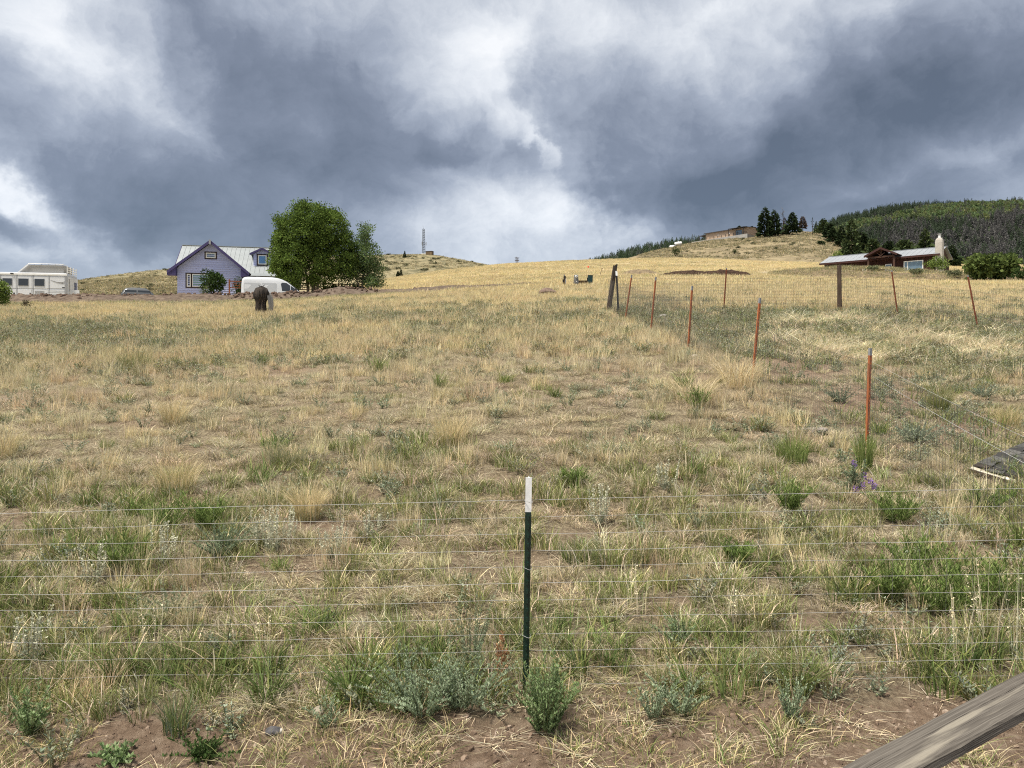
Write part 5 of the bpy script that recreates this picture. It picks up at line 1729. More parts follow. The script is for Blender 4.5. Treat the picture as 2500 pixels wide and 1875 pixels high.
def scatter(name, label, cat, pts, rot, scl, idx, tint, sources):
    """one object: points carrying instances of the source meshes"""
    coll = bpy.data.collections.new(name + '_sources')
    for k, s in enumerate(sources):
        s.name = '%s_source_%02d' % (name, k)
        coll.objects.link(s)
    me = bpy.data.meshes.new(name)
    n = len(pts)
    me.vertices.add(n); me.vertices.foreach_set('co', np.asarray(pts, np.float32).ravel())
    def put(an, ty, arr, key):
        a = me.attributes.new(an, ty, 'POINT'); a.data.foreach_set(key, np.ascontiguousarray(arr).ravel())
    put('srot', 'FLOAT_VECTOR', np.asarray(rot, np.float32), 'vector')
    put('sscale', 'FLOAT_VECTOR', np.asarray(scl, np.float32), 'vector')
    put('sidx', 'INT', np.asarray(idx, np.int32), 'value')
    put('tint', 'FLOAT_VECTOR', np.asarray(tint, np.float32), 'vector')
    o = bpy.data.objects.new(name, me); COL.objects.link(o)
    g = bpy.data.node_groups.new(name + '_scatter', 'GeometryNodeTree')
    g.interface.new_socket('Geometry', in_out='INPUT', socket_type='NodeSocketGeometry')
    g.interface.new_socket('Geometry', in_out='OUTPUT', socket_type='NodeSocketGeometry')
    N, L = g.nodes, g.links
    gi = N.new('NodeGroupInput'); go = N.new('NodeGroupOutput')
    ci = N.new('GeometryNodeCollectionInfo'); ci.inputs['Collection'].default_value = coll
    ci.inputs['Separate Children'].default_value = True; ci.inputs['Reset Children'].default_value = True
    ip = N.new('GeometryNodeInstanceOnPoints'); ip.inputs['Pick Instance'].default_value = True
    def na(an, ty):
        x = N.new('GeometryNodeInputNamedAttribute'); x.data_type = ty; x.inputs['Name'].default_value = an
        return x.outputs['Attribute']
    L.new(gi.outputs[0], ip.inputs['Points']); L.new(ci.outputs[0], ip.inputs['Instance'])
    L.new(na('sidx', 'INT'), ip.inputs['Instance Index'])
    er = N.new('FunctionNodeEulerToRotation'); L.new(na('srot', 'FLOAT_VECTOR'), er.inputs[0]); L.new(er.outputs[0], ip.inputs['Rotation'])
    L.new(na('sscale', 'FLOAT_VECTOR'), ip.inputs['Scale']); L.new(ip.outputs[0], go.inputs[0])
    md = o.modifiers.new('scatter', 'NODES'); md.node_group = g
    tag(o, label, cat, kind='stuff')
    return o


# ------------------------------------------------------------------ ground cover
ENC = [(4.1, 4.5), (4.2, 9.0), (3.67, 11.75), (3.42, 14.9), (3.26, 18.1), (3.09, 21), (2.88, 23)]


def in_enclosure(X, Y):
    xl = np.interp(Y, [p[1] for p in ENC], [p[0] for p in ENC])
    return (X > xl + .15) & (Y > 4.6) & (Y < 22.8)


def field(X, Y):
    Yc = np.maximum(Y, 1.0)
    px = HX + F * X / Yc
    py = HY - (zg(X, Y, False) - CZ) / Yc * F
    n1 = fbm(X * .22, Y * .22, 101); n2 = fbm(X * .9, Y * .9, 107); n3 = fbm(X * .07, Y * .05, 113)
    nf = fbm(X * .28 + 7, Y * .10, 131)
    def blob(cx, cy, rx, ry): return np.exp(-(((px - cx) / rx) ** 2 + ((py - cy) / ry) ** 2))
    gold = sstep(8.5, 22, Yc) * .9 + .12
    gold = gold * (sstep(.36, .52, n1 * .6 + n2 * .4) * .85 + .18)
    gold = np.maximum(gold, sstep(24, 60, Yc) * (.45 + .55 * sstep(.38, .52, nf)))
    gold = gold * (1 - .85 * blob(150, 815, 330, 38)) * (1 - .6 * blob(560, 742, 260, 12)) * (1 - .7 * blob(1330, 785, 200, 20))
    gold = np.maximum(gold, .95 * blob(1400, 815, 160, 30)); gold = np.maximum(gold, .8 * blob(1800, 985, 150, 50)); gold = np.maximum(gold, .9 * blob(1050, 1010, 120, 40))
    enc = in_enclosure(X, Y)
    heap = np.clip(blob(2150, 838, 210, 26) + .8 * blob(2380, 862, 150, 18) + .7 * blob(2010, 790, 110, 10) + .7 * blob(2080, 868, 170, 12), 0, 1) * (.25 + .9 * sstep(.42, .58, fbm(X * 1.1, Y * .8, 151)))
    gold = np.where(enc, .10, gold)
    grey = np.clip(.35 + .9 * (.55 - n1) + .5 * blob(150, 815, 330, 38) + .4 * blob(1330, 785, 200, 20), .1, 1)
    grey = np.where(enc, .95 - .6 * heap, grey)
    green = sstep(9.5, 6.0, Yc) * (.75 + .7 * sstep(.4, .6, n2)) + .35 * sstep(14, 8, Yc) * sstep(.50, .64, n2)
    green = np.clip(green + 1.0 * blob(2300, 1420, 260, 90) + .8 * blob(1250, 1600, 900, 60) + .8 * blob(250, 1500, 330, 170) + .5 * blob(1500, 1180, 260, 60) + .7 * blob(2440, 1200, 90, 60), 0, 1.3)
    green = np.where(enc & (py < 1100), np.clip(.2 + .8 * blob(1850, 775, 160, 14) + .8 * blob(1620, 770, 120, 14), 0, 1), green)
    return dict(px=px, py=py, gold=np.clip(gold, 0, 1), grey=np.clip(grey, 0, 1), green=green, heap=np.where(enc, heap, 0), bare=bare_mask(X, Y), n1=n1, n2=n2, n3=n3, enc=enc)


def sample(Y0, Y1, dens, rs, power=0.0, side=.74, margin=1.6):
    """points over the wedge in view (a little wider); density falls as (Y0/Y)^power"""
    area = side * (Y1 ** 2 - Y0 ** 2) + 2 * margin * (Y1 - Y0)
    n = int(area * dens)
    Y = np.sqrt(rs.random(n) * (Y1 ** 2 - Y0 ** 2) + Y0 ** 2)
    X = (rs.random(n) * 2 - 1) * (side * Y + margin)
    keep = rs.random(n) < (Y0 / Y) ** power
    return X[keep], Y[keep]


def hidden_zone(X, Y):
    """places without grass: under the house, vehicles, berm, shelter"""
    px = HX + F * X / np.maximum(Y, 1)
    h = (px < 905) & (Y > 42.6) & (Y < 47) & (px > -350)
    h |= (px < 905) & (Y >= 47) & (Y < 84)
    return h


def do_scatter(name, label, cat, Y0, Y1, dens, prob, smin, smax, sources, seed, power=0.0, tintf=None, tilt=.12, zs=(.8, 1.2)):
    rs = np.random.default_rng(seed)
    X, Y = sample(Y0, Y1, dens, rs, power)
    f = field(X, Y)
    p = prob(f, X, Y)
    k = (rs.random(len(X)) < p) & ~hidden_zone(X, Y)
    X, Y = X[k], Y[k]; f = {a: b[k] for a, b in f.items()}
    Z = zg(X, Y)
    n = len(X)
    rot = np.stack([rs.normal(0, tilt, n), rs.normal(0, tilt, n), rs.random(n) * 2 * pi], 1)
    s = rs.uniform(smin, smax, n)[:, None] * np.ones((1, 3)); s[:, 2] *= rs.uniform(zs[0], zs[1], n)
    t = rs.uniform(.82, 1.16, (n, 1)) * rs.uniform(.95, 1.05, (n, 3))
    if tintf is not None: t = t * tintf(f, X, Y)
    scatter(name, label, cat, np.stack([X, Y, Z], 1), rot, s, rs.integers(0, len(sources), n), t, sources)
    return n


COUNT = {}
rsq = np.random.default_rng(3)


def mk(fn, k):
    return [src_obj('x', fn(np.random.default_rng(200 + i)), M_tuft) for i in range(k)]


# near field: patches of sward laid edge to edge over a jittered grid, each of one mixture
def patch(rs, nt, Rp, fn):
    out = []
    for i in range(nt):
        a = rs.random() * 2 * pi; r = math.sqrt(rs.random()) * Rp
        v, q, c = fn(rs)
        k = rs.uniform(.7, 1.3)
        v = v * np.array((k, k, k * rs.uniform(.8, 1.15))) + np.array((cos(a) * r, sin(a) * r, 0))
        out.append((v, q, c * rs.uniform(.75, 1.22)))
    return join(out)


def t_litter(rs):
    return blades(rs, 16, .07, .034, .0034, lean=(1.5, 4.0), cols=((PALE, 2), (GREYT, 3), (DEAD, 3), (STRAW, 2)), segs=2, curl=.3, up=.4, hvar=.5)
def t_dead(rs):
    return blades(rs, 50, .075, .075, .0036, lean=(.4, 2.3), cols=((GREYT, 3.4), (DEAD, 3.4), (STRAW, 2.6), (OLIVE, 1.6)), hvar=.4, curl=1.2, segs=2)
def t_olive(rs):
    return blades(rs, 40, .065, .10, .0044, lean=(.1, .9), cols=((OLIVE, 4), (GREEN, 1.4), (LIME, 2.0), (GREYT, .9), (STRAW, 1.3)), hvar=.35)
def t_lush(rs):
    return blades(rs, 26, .05, .14, .0065, lean=(.15, 1.0), cols=((GREEN, 5), (LIME, 2.2), (OLIVE, 1.5), (STRAW, .5)), hvar=.35)
def t_dry(rs):
    return join([blades(rs, 30, .06, .175, .0034, lean=(.05, .55), cols=((GOLD, 3), (STRAW, 3), (PALE, 1.2), (OLIVE, .7)), hvar=.3, tipcol=(.66, .56, .36), segs=2),
                 blades(rs, 18, .06, .08, .0035, lean=(.3, 1.6), cols=((DEAD, 3), (GREYT, 2), (OLIVE, 1)), hvar=.4, segs=2)])


def sward():
    rs = np.random.default_rng(55)
    P = []
    for (y0, y1, c) in ((3.3, 9.0, .215), (9.0, 18.0, .29)):
        ny = int((y1 - y0) / c); W = .74 * y1 + 1.6; nx = int(2 * W / c)
        jj, ii = np.meshgrid(np.arange(ny), np.arange(nx))
        Y = y0 + (jj + rs.random(jj.shape)) * c; X = -W + (ii + rs.random(ii.shape)) * c
        k = np.abs(X) < .74 * Y + 1.6
        P.append(np.stack([X[k], Y[k]], 1))
    P = np.concatenate(P); X, Y = P[:, 0], P[:, 1]
    f = field(X, Y); n = len(X)
    px, py = f['px'], f['py']
    u = rs.random(n)
    none = u < np.clip(f['bare'] * 1.0 - .12, 0, .93)
    none |= (Y < 4.35) & (rs.random(n) < .9)
    lushp = np.clip(sstep(5.3, 4.8, Y + (f['n2'] - .5) * 1.2) * 1.5 + 1.0 * np.exp(-(((px - 2330) / 250) ** 2 + ((py - 1430) / 85) ** 2)) + .9 * np.exp(-(((px - 200) / 300) ** 2 + ((py - 1450) / 150) ** 2))
                    + .6 * np.exp(-(((px - 2470) / 90) ** 2 + ((py - 1210) / 50) ** 2)), 0, 1.5) * (.45 + .55 * sstep(.38, .58, f['n2']))
    w = np.stack([.80 - .2 * f['green'].clip(0, 1), 1.0 * f['green'], lushp * 1.0, .95 * f['gold']], 1).clip(0.01, None)
    w[:, 3] = np.where(Y < 5.5, w[:, 3] * .5, w[:, 3])
    w /= w.sum(1, keepdims=True)
    cu = np.cumsum(w, 1); ty = (rs.random(n)[:, None] > cu).sum(1).clip(0, 3)
    kinds = (('dead_grass', 'short curled grey-tan dead grass in the near field', t_dead, 7), ('olive_grass', 'short olive green grass in the near field', t_olive, 7),
             ('green_grass', 'fresh green grass along the foreground fence line', t_lush, 7), ('dry_bunchgrass', 'golden dry bunchgrass standing in the near field', t_dry, 6))
    for k, (nm, lab, fn, nt) in enumerate(kinds):
        sel = ~none & (ty == k); m = int(sel.sum()); COUNT[nm] = m
        srcs = [src_obj('x', patch(np.random.default_rng(300 + 20 * k + i), nt, .17, fn), M_tuft) for i in range(7)]
        x, y = X[sel], Y[sel]
        sc_ = rs.uniform(.8, 1.3, (m, 1)) * np.ones((1, 3)); sc_[:, 2] *= rs.uniform(.75, 1.25, m)
        tint = rs.uniform(.85, 1.15, (m, 1)) * rs.uniform(.95, 1.05, (m, 3))
        scatter(nm, lab, 'grass', np.stack([x, y, zg(x, y)], 1), np.stack([rs.normal(0, .08, m), rs.normal(0, .08, m), rs.random(m) * 6.28], 1), sc_, rs.integers(0, 7, m), tint, srcs)
    lit = (rs.random(n) < np.clip(.9 - .5 * f['bare'], .1, 1)) & (Y < 13); m = int(lit.sum())
    srcs = [src_obj('x', patch(np.random.default_rng(500 + i), 9, .18, t_litter), M_tuft) for i in range(6)]
    x, y = X[lit] + rs.uniform(-.1, .1, m), Y[lit] + rs.uniform(-.1, .1, m)
    scatter('straw_litter', 'pale dead straw litter lying between the plants', 'litter', np.stack([x, y, zg(x, y)], 1), np.stack([rs.normal(0, .05, m), rs.normal(0, .05, m), rs.random(m) * 6.28], 1),
            rs.uniform(.7, 1.3, (m, 1)) * np.ones((1, 3)), rs.integers(0, 6, m), rs.uniform(.85, 1.15, (m, 1)) * np.ones((m, 3)), srcs)


sward()


def sage_src(rs):
    return stems_leafy(rs, 13, .10, .095, 20, .017, .0065, ((SAGE, 3), (SAGEP, 1.5), (BLUEG, 1.2), (OLIVE, .6)), spread=1.1, stemw=.0016)
COUNT['sage'] = do_scatter('fringed_sage', 'low grey-green fringed sage mats between the grass', 'ground cover', 4.0, 26, 24, lambda f, X, Y: np.clip(f['grey'] * .75 * sstep(.40, .58, f['n2']) + .10, 0, 1) * np.clip(1.05 - .5 * f['bare'], 0, 1) * np.where(Y < 4.6, .9, 1), .7, 1.7, mk(sage_src, 6), 6, power=.25)


def strip_src(rs):
    return blades(rs, 40, .07, .055, .0036, lean=(.3, 1.8), cols=((LIME, 2), (OLIVE, 2.2), (GOLD, 1.6), (STRAW, 1.6), (GREEN, 1)), hvar=.4)
COUNT['strip'] = do_scatter('trampled_grass', 'sparse trampled yellow-green grass on the dirt strip', 'grass', 3.2, 4.75, 120, lambda f, X, Y: np.clip(sstep(.44, .58, fbm(X * 1.9, Y * 1.9, 301)) * (1.0 + .5 * (f['py'] > 1780)), 0, 1), .7, 1.5, mk(strip_src, 5), 7)


# middle distance: broader blades
def gold_mid(rs):
    return join([blades(rs, 42, .20, .165, .0085, lean=(.05, .5), cols=((GOLD, 4), (STRAW, 3), (PALE, 1)), hvar=.3, segs=2, tipcol=(.64, .54, .335)),
                 blades(rs, 16, .20, .12, .010, lean=(.3, 1.4), cols=((DEAD, 3), (GREYT, 2), (OLIVE, 1.5)), hvar=.4, segs=2)])
COUNT['goldm'] = do_scatter('golden_grass', 'dry golden grass across the middle of the field', 'grass', 15, 52, 26, lambda f, X, Y: np.clip(f['gold'] * .95, 0, 1) * np.clip(1 - .8 * f['bare'], 0, 1), .7, 1.35, mk(gold_mid, 6), 8, power=.7,
                            tintf=lambda f, X, Y: np.stack([1.0 + .25 * (f['n2'] - .5), 1.0 + .15 * (f['n2'] - .5), .95 + 0 * X], 1))


def grey_mid(rs):
    return join([stems_leafy(rs, 16, .22, .13, 14, .032, .013, ((SAGE, 3), (OLIVE, 2), (SAGEP, 1), (DEAD, 1)), spread=1.2, stemw=.003),
                 blades(rs, 18, .2, .15, .007, lean=(.2, 1.1), cols=((GREYT, 3), (OLIVE, 2.5), (DEAD, 1)), segs=2)])
COUNT['greym'] = do_scatter('grey_scrub', 'low grey-green scrub and dull grass patches in the field', 'ground cover', 14, 56, 20, lambda f, X, Y: np.clip((1 - f['gold']) * 1.0 * (.35 + f['grey']) + .05, 0, 1) * (1 - .8 * np.clip(f['heap'] * 2, 0, 1)) * np.clip(1 - .5 * f['bare'], 0, 1), .6, 1.35, mk(grey_mid, 6), 9, power=.75)


def heap_src(rs):
    return blades(rs, 50, .16, .24, .010, lean=(.7, 2.6), cols=((PALE, 5), (STRAW, 2.4), (LIME, .4)), hvar=.3, curl=1.4)
COUNT['heap'] = do_scatter('flattened_straw', 'flattened pale yellow grass heaped inside the enclosure', 'grass', 9.5, 22.5, 16, lambda f, X, Y: np.clip(f['heap'] * 2.4 - .1, 0, 1), .6, 1.15, mk(heap_src, 5), 10)


def encg_src(rs):
    return blades(rs, 40, .14, .17, .008, lean=(.2, 1.2), cols=((GREEN, 4), (OLIVE, 3), (LIME, 1), (SAGE, 1)), segs=2)
COUNT['encg'] = do_scatter('enclosure_grass', 'dark green grass clumps inside the mesh enclosure', 'grass', 8, 23, 10, lambda f, X, Y: np.where(f['enc'], np.clip(.10 + .5 * f['green'] * sstep(.4, .6, f['n2']), 0, 1), 0), .6, 1.4, mk(encg_src, 4), 11)


# far field
def gold_far(rs):
    return blades(rs, 60, .62, .15, .024, lean=(.05, .45), cols=((GOLD, 4), (STRAW, 3), (PALE, .8), (OLIVE, .5)), hvar=.35, segs=2, tipcol=(.62, .52, .32))
COUNT['goldf'] = do_scatter('far_golden_grass', 'golden grass covering the far field up to the crest', 'grass', 48, 215, 3.3, lambda f, X, Y: np.clip(.45 + .6 * f['gold'], 0, 1), .7, 1.4, mk(gold_far, 6), 12, power=.65,
                            tintf=lambda f, X, Y: np.stack([1.0 + .35 * (f['n3'] - .5), 1.0 + .30 * (f['n3'] - .5), .95 + .2 * (f['n3'] - .5)], 1))


def grey_far(rs):
    return blades(rs, 40, .7, .15, .035, lean=(.3, 1.2), cols=((OLIVE, 3), (DEAD, 2.4), (SAGE, 2), (GREYT, 1)), hvar=.35, segs=2)
COUNT['greyf'] = do_scatter('far_scrub', 'olive and brown scrub streaks in the far field', 'ground cover', 50, 215, 1.6, lambda f, X, Y: sstep(.50, .66, fbm(X * .06, Y * .16, 401)) * .8, .6, 1.4, mk(grey_far, 5), 13, power=.6)


# green-yellow strip at the foot of the berm and weeds on the berm and the mound
def weeds_on():
    rs = np.random.default_rng(44)
    n = 3000
    px = rs.uniform(-350, 1340, n)
    Dc = np.interp(px, [-330, 600, 850, 960, 1200, 1345], [44.5, 46, 47.5, 49, 62, 72])
    D = Dc - np.interp(px, [0, 900, 1345], [2.2, 2.2, 1.2]) - np.abs(rs.normal(0, .9, n)) + .5
    k = fbm(px * .012, D * .3, 411) > .40
    px, D = px[k], D[k]; X = X_of(px, D); Z = zg(X, D); n = len(px)
    def s1(r): return blades(r, 40, .28, .24, .012, lean=(.1, .6), cols=((LIME, 3), (OLIVE, 3), (STRAW, 2), (SAGE, 1.2)), segs=2)
    scatter('berm_weeds', 'yellow-green weeds along the foot of the dirt berm', 'weeds', np.stack([X, D, Z], 1), np.stack([rs.normal(0, .1, n), rs.normal(0, .1, n), rs.random(n) * 6.28], 1),
            rs.uniform(.4, .95, (n, 1)) * np.ones((1, 3)), rs.integers(0, 4, n), rs.uniform(.8, 1.2, (n, 1)) * np.ones((1, 3)), mk(s1, 4))
    n = 1500
    px = rs.uniform(1880, 2650, n); D = np.interp(px, [1880, 2150, 2350, 2650], [99, 95, 90, 86]) + rs.uniform(-5, 3, n)
    w = np.interp(px, [1880, 1960, 2050, 2150, 2250, 2350, 2520, 2700], [.2, .8, 1.25, 1.3, 1.1, .8, .8, .5])
    c = np.interp(px, [1880, 2050, 2150, 2250, 2350, 2520, 2700], [99, 96, 95, 92, 90, 88, 86])
    X = X_of(px, D); Z = zg(X, D) + w * np.clip(1 - np.abs((D - c) / 5.2) ** 1.6, 0, 1) * .95
    def s2(r): return blades(r, 40, .5, .18, .022, lean=(.2, 1.0), cols=((OLIVE, 3), (DEAD, 3), (SAGE, 1.5), (GOLD, 1.5)), segs=2)
    scatter('mound_scrub', 'dull scrub growing over the mound before the lodge', 'ground cover', np.stack([X, D, Z], 1), np.stack([rs.normal(0, .1, n), rs.normal(0, .1, n), rs.random(n) * 6.28], 1),
            rs.uniform(.5, 1.3, (n, 1)) * np.ones((1, 3)), rs.integers(0, 4, n), rs.uniform(.75, 1.2, (n, 1)) * np.ones((1, 3)), mk(s2, 4))


weeds_on()


def hill_tufts():
    rs = np.random.default_rng(47)
    def s3(r): return blades(r, 26, .6, .35, .10, lean=(.3, 1.2), cols=((OLIVE, 2), (DEAD, 3), (SAGE, 2), (GOLD, 1)), segs=2)
    for nm, lab, h, p0, p1, d0, d1, n, sc_ in (('golden_hill_grass', 'dull tussocks speckling the low golden hill', hill_gold, 150, 460, 140, 249, 5200, (.5, 1.3)),
                                           ('mast_hill_grass', 'dull tussocks speckling the hill of the radio mast', hill_mast, 150, 1230, 320, 598, 9000, (.7, 2.4)),
                                           ('tan_hill_grass', 'dull tussocks speckling the tan hill below the long house', hill_house, 1560, 2120, 180, 299, 8000, (.4, 1.2))):
        px = rs.uniform(p0, p1, n); D = np.sqrt(rs.random(n) * (d1 ** 2 - d0 ** 2) + d0 ** 2)
        X = X_of(px, D); k = fbm(X * .05, D * .05, 61) + rs.normal(0, .09, n) > .47
        px, D, X = px[k], D[k], X[k]; m = len(px); Z = h.zpd(px, D)
        scatter(nm, lab, 'grass', np.stack([X, D, Z], 1), np.stack([rs.normal(0, .1, m), rs.normal(0, .1, m), rs.random(m) * 6.28], 1), rs.uniform(sc_[0], sc_[1], (m, 1)) * np.ones((1, 3)),
                rs.integers(0, 4, m), rs.uniform(.6, 1.1, (m, 1)) * np.ones((1, 3)), mk(s3, 4))


hill_tufts()


def rock_mesh(rs, r, sq=(1, .8, .6), sub=2):
    import bmesh
    bm = bmesh.new(); bmesh.ops.create_icosphere(bm, subdivisions=sub, radius=1)
    for v in bm.verts:
        c = v.co.normalized()
        k = 1 + .5 * (fbm(np.array([c.x * 1.4 + rs_off(rs)]), np.array([c.y * 1.4 + c.z * 1.1]), 5)[0] - .5)
        v.co = (c.x * sq[0] * r * k, c.y * sq[1] * r * k, c.z * sq[2] * r * k)
    me = bpy.data.meshes.new('rock'); bm.to_mesh(me); bm.free()
    return me


def rs_off(rs): return rs.seed_off


class RS:
    def __init__(s, k): s.seed_off = k * 3.37


def rocks_scatter():
    rs = np.random.default_rng(61)
    stone_t = mat('pebble_stone', (.15, .105, .075), (.29, .225, .17), scale=3, rough=.95)
    nt = stone_t.node_tree; oi = nt.nodes.new('ShaderNodeObjectInfo'); rp = nt.nodes.new('ShaderNodeValToRGB')
    for (p, c), e in zip(((0, (.10, .068, .047, 1)), (1, (.33, .26, .20, 1))), rp.color_ramp.elements): e.position = p; e.color = c
    e = rp.color_ramp.elements.new(.75); e.color = (.20, .142, .10, 1)
    nt.links.new(oi.outputs['Random'], rp.inputs[0]); nt.links.new(rp.outputs[0], nt.nodes['Principled BSDF'].inputs['Base Color'])
    srcs = []
    for k in range(4):
        me = rock_mesh(RS(k), 1.0, (1, .8, .55), 1); me.materials.append(stone_t); srcs.append(bpy.data.objects.new('x', me))
    X, Y = sample(3.3, 4.9, 1300, rs); b = bare_mask(X, Y); k = rs.random(len(X)) < b * .9
    X2, Y2 = sample(4.9, 14, 30, rs); b2 = bare_mask(X2, Y2); k2 = rs.random(len(X2)) < b2 * .8
    X = np.r_[X[k], X2[k2]]; Y = np.r_[Y[k], Y2[k2]]; n = len(X)
    s = .0035 + .022 * rs.random(n) ** 7 + .004 * (Y > 5)
    scatter('pebbles', 'small reddish pebbles and clods on the bare dirt', 'pebbles', np.stack([X, Y, zg(X, Y)], 1), rs.random((n, 3)) * 6, s[:, None] * np.ones((1, 3)), rs.integers(0, 4, n), np.ones((n, 3)), srcs)
    clod = mat('soil_clod', (.07, .045, .032), (.15, .10, .072), scale=5, rough=.97)
    srcs = []
    for k in range(4):
        me = rock_mesh(RS(k + 9), 1.0, (1, .85, .7), 1); me.materials.append(clod); srcs.append(bpy.data.objects.new('x', me))
    n = 1500; px = rs.uniform(-340, 1300, n)
    Dc = np.interp(px, [-330, 600, 850, 960, 1200, 1345], [44.5, 46, 47.5, 49, 62, 72]); off = rs.normal(0, .8, n); D = Dc + off
    h = np.interp(px, [-330, 760, 840, 960, 1345], [.56, .58, .7, .34, .18])
    X = X_of(px, D); Z = zg(X, D) + h * np.clip(1 - np.abs(off / 2.2) ** 1.6, 0, 1) * .95
    scatter('soil_clods', 'clods of dug soil lying on the berm', 'clods', np.stack([X, D, Z], 1), rs.random((n, 3)) * 6, (.03 + .13 * rs.random(n) ** 3)[:, None] * np.ones((1, 3)), rs.integers(0, 4, n), np.ones((n, 3)), srcs)


rocks_scatter()
print('SCATTER', COUNT, sum(COUNT.values()))

# ------------------------------------------------------------------ trees and shrubs
def thing_mesh(name, vqc, m, parent=None, loc=None):
    v, q, c = vqc
    o = link(np_mesh(name, v, q, m, attrs={'Col': c}), parent)
    if loc is not None: o.location = loc
    return o


def crown(rs, lobes, nclump, leaf, per, cols, rc=.45, fill=.35, flat=.75):
    """lobes (cx,cy,cz,rx,ry,rz); leaves gathered in clumps near the lobe surfaces"""
    lb = np.array(lobes, float); vol = (lb[:, 3] * lb[:, 4] + lb[:, 3] * lb[:, 5] + lb[:, 4] * lb[:, 5]); pr = vol / vol.sum()
    k = rs.choice(len(lb), nclump, p=pr)
    d = rs.normal(0, 1, (nclump, 3)); d /= np.linalg.norm(d, axis=1)[:, None]
    r = np.where(rs.random(nclump) < fill, rs.random(nclump) ** .5, rs.uniform(.82, 1.06, nclump))
    C = lb[k, :3] + d * lb[k, 3:] * r[:, None]
    nl = nclump * per
    cc = np.repeat(C, per, 0); dd = np.repeat(d, per, 0)
    e = rs.normal(0, 1, (nl, 3)); e /= np.linalg.norm(e, axis=1)[:, None]
    sz = np.repeat(rs.uniform(.6, 1.3, nclump) * rc, per)
    P = cc + e * (rs.random(nl) ** .45 * sz)[:, None] * np.array((1, 1, flat))
    Dr = e * .5 + dd * .5 + np.array((0, 0, .15))
    v, q, c = leaves(rs, nl, P, Dr, leaf, leaf * .8, cols, jit=.5, droop=.2)
    tone = np.repeat(np.repeat(rs.uniform(.6, 1.35, nclump), per), 4)[:, None]  # random clump tone puts lit and shaded clumps into the leaf colour
    return v, q, c * tone


def trunk_mesh(paths, n=7):
    mb = MB()
    for pts, rr in paths: mb.tube(pts, rr, n)
    return mb


M_bark = mat('grey_brown_bark', (.10, .08, .06), (.17, .145, .115), scale=6, rough=.95, bump=.8, stretch=(1, 1, .2))
M_bark_dk = mat('dark_bark', (.035, .026, .02), (.07, .052, .04), scale=6, rough=.95, bump=.8, stretch=(1, 1, .2))
TREE = (.098, .150, .034); TREE2 = (.145, .205, .050); TREED = (.06, .096, .026)


def broadleaf():
    D = 67.0; s = D / F
    # main crown
    base = (float(X_of(763, D)), D, CZ + (HY - 735) / F * D); yb = 735
    root = empty('leafy_tree', base)
    rs = np.random.default_rng(21)
    L2 = [(764, 538, 48, 34), (722, 562, 40, 40), (800, 562, 42, 42), (745, 590, 62, 50), (705, 622, 38, 40), (800, 612, 60, 52), (740, 645, 66, 40), (822, 640, 50, 38), (700, 655, 28, 26), (775, 560, 50, 50)]
    L2 += [(688, 590, 16, 20), (676, 628, 16, 18), (700, 545, 18, 16), (735, 510, 18, 14), (790, 512, 20, 14), (828, 545, 16, 20), (846, 590, 16, 20), (672, 655, 14, 16), (720, 690, 26, 14), (780, 688, 26, 12), (850, 655, 16, 20)]
    lob = [((x - 763) * s, (i % 3 - 1) * 1.0, (yb - y) * s, rx * s, (rx * .5 + 22) * s, ry * s) for i, (x, y, rx, ry) in enumerate(L2)]
    thing_mesh('crown', crown(rs, lob, 1500, .15, 40, ((TREE, 3), (TREE2, 2.2), (TREED, 1.2)), rc=.52, fill=.16), M_leaf, root)
    paths = [([(0, 0, -.3), (.1, 0, 1.2), (.15, .1, 3.0), (.1, .1, 5.2)], [.22, .17, .14, .06]), ([(-.35, .1, -.3), (-.45, .1, 1.4), (-.8, .2, 3.6)], [.15, .12, .06]), ([(.3, 0, -.3), (.5, -.1, 1.6), (1.1, 0, 4.0)], [.15, .11, .05]),
             ([(.1, 0, 2.2), (1.0, .3, 3.6), (1.8, .3, 4.8)], [.09, .07, .03]), ([(0, 0, 2.4), (-1.0, -.2, 3.9), (-1.6, -.2, 5)], [.09, .06, .03])]
    trunk_mesh(paths).build('trunk', M_bark, root)
    tag(root, 'large dense dark green leafy tree right of the house', 'tree')
    # lighter looser tree on its right
    base = (float(X_of(882, D + 1)), D + 1, CZ + (HY - 735) / F * D); root = empty('leafy_tree', base)
    L2 = [(897, 562, 13, 22), (888, 590, 16, 22), (868, 618, 36, 34), (905, 622, 26, 30), (872, 655, 46, 34), (905, 662, 28, 34), (915, 690, 18, 16), (845, 640, 26, 36)]
    lob = [((x - 882) * s, (i % 3 - 1) * .7, (yb - y) * s, rx * s, (rx * .5 + 16) * s, ry * s) for i, (x, y, rx, ry) in enumerate(L2)]
    a, b = (.105, .155, .070), (.145, .195, .10)
    thing_mesh('crown', crown(rs, lob, 480, .135, 32, ((a, 3), (b, 2), (TREE, 1.5)), rc=.50, fill=.3), M_leaf, root)
    trunk_mesh([([(0, 0, -.3), (.1, 0, 1.5), (.4, 0, 4.0), (.55, 0, 6.5)], [.13, .11, .07, .02]), ([(0, 0, .8), (-.6, .1, 2.5), (-.9, 0, 3.6)], [.08, .06, .03]), ([(.1, 0, 1.6), (.9, 0, 3.0)], [.06, .03])]).build('trunk', M_bark, root)
    tag(root, 'lighter looser leafy tree at the right side of the large tree', 'tree')


broadleaf()


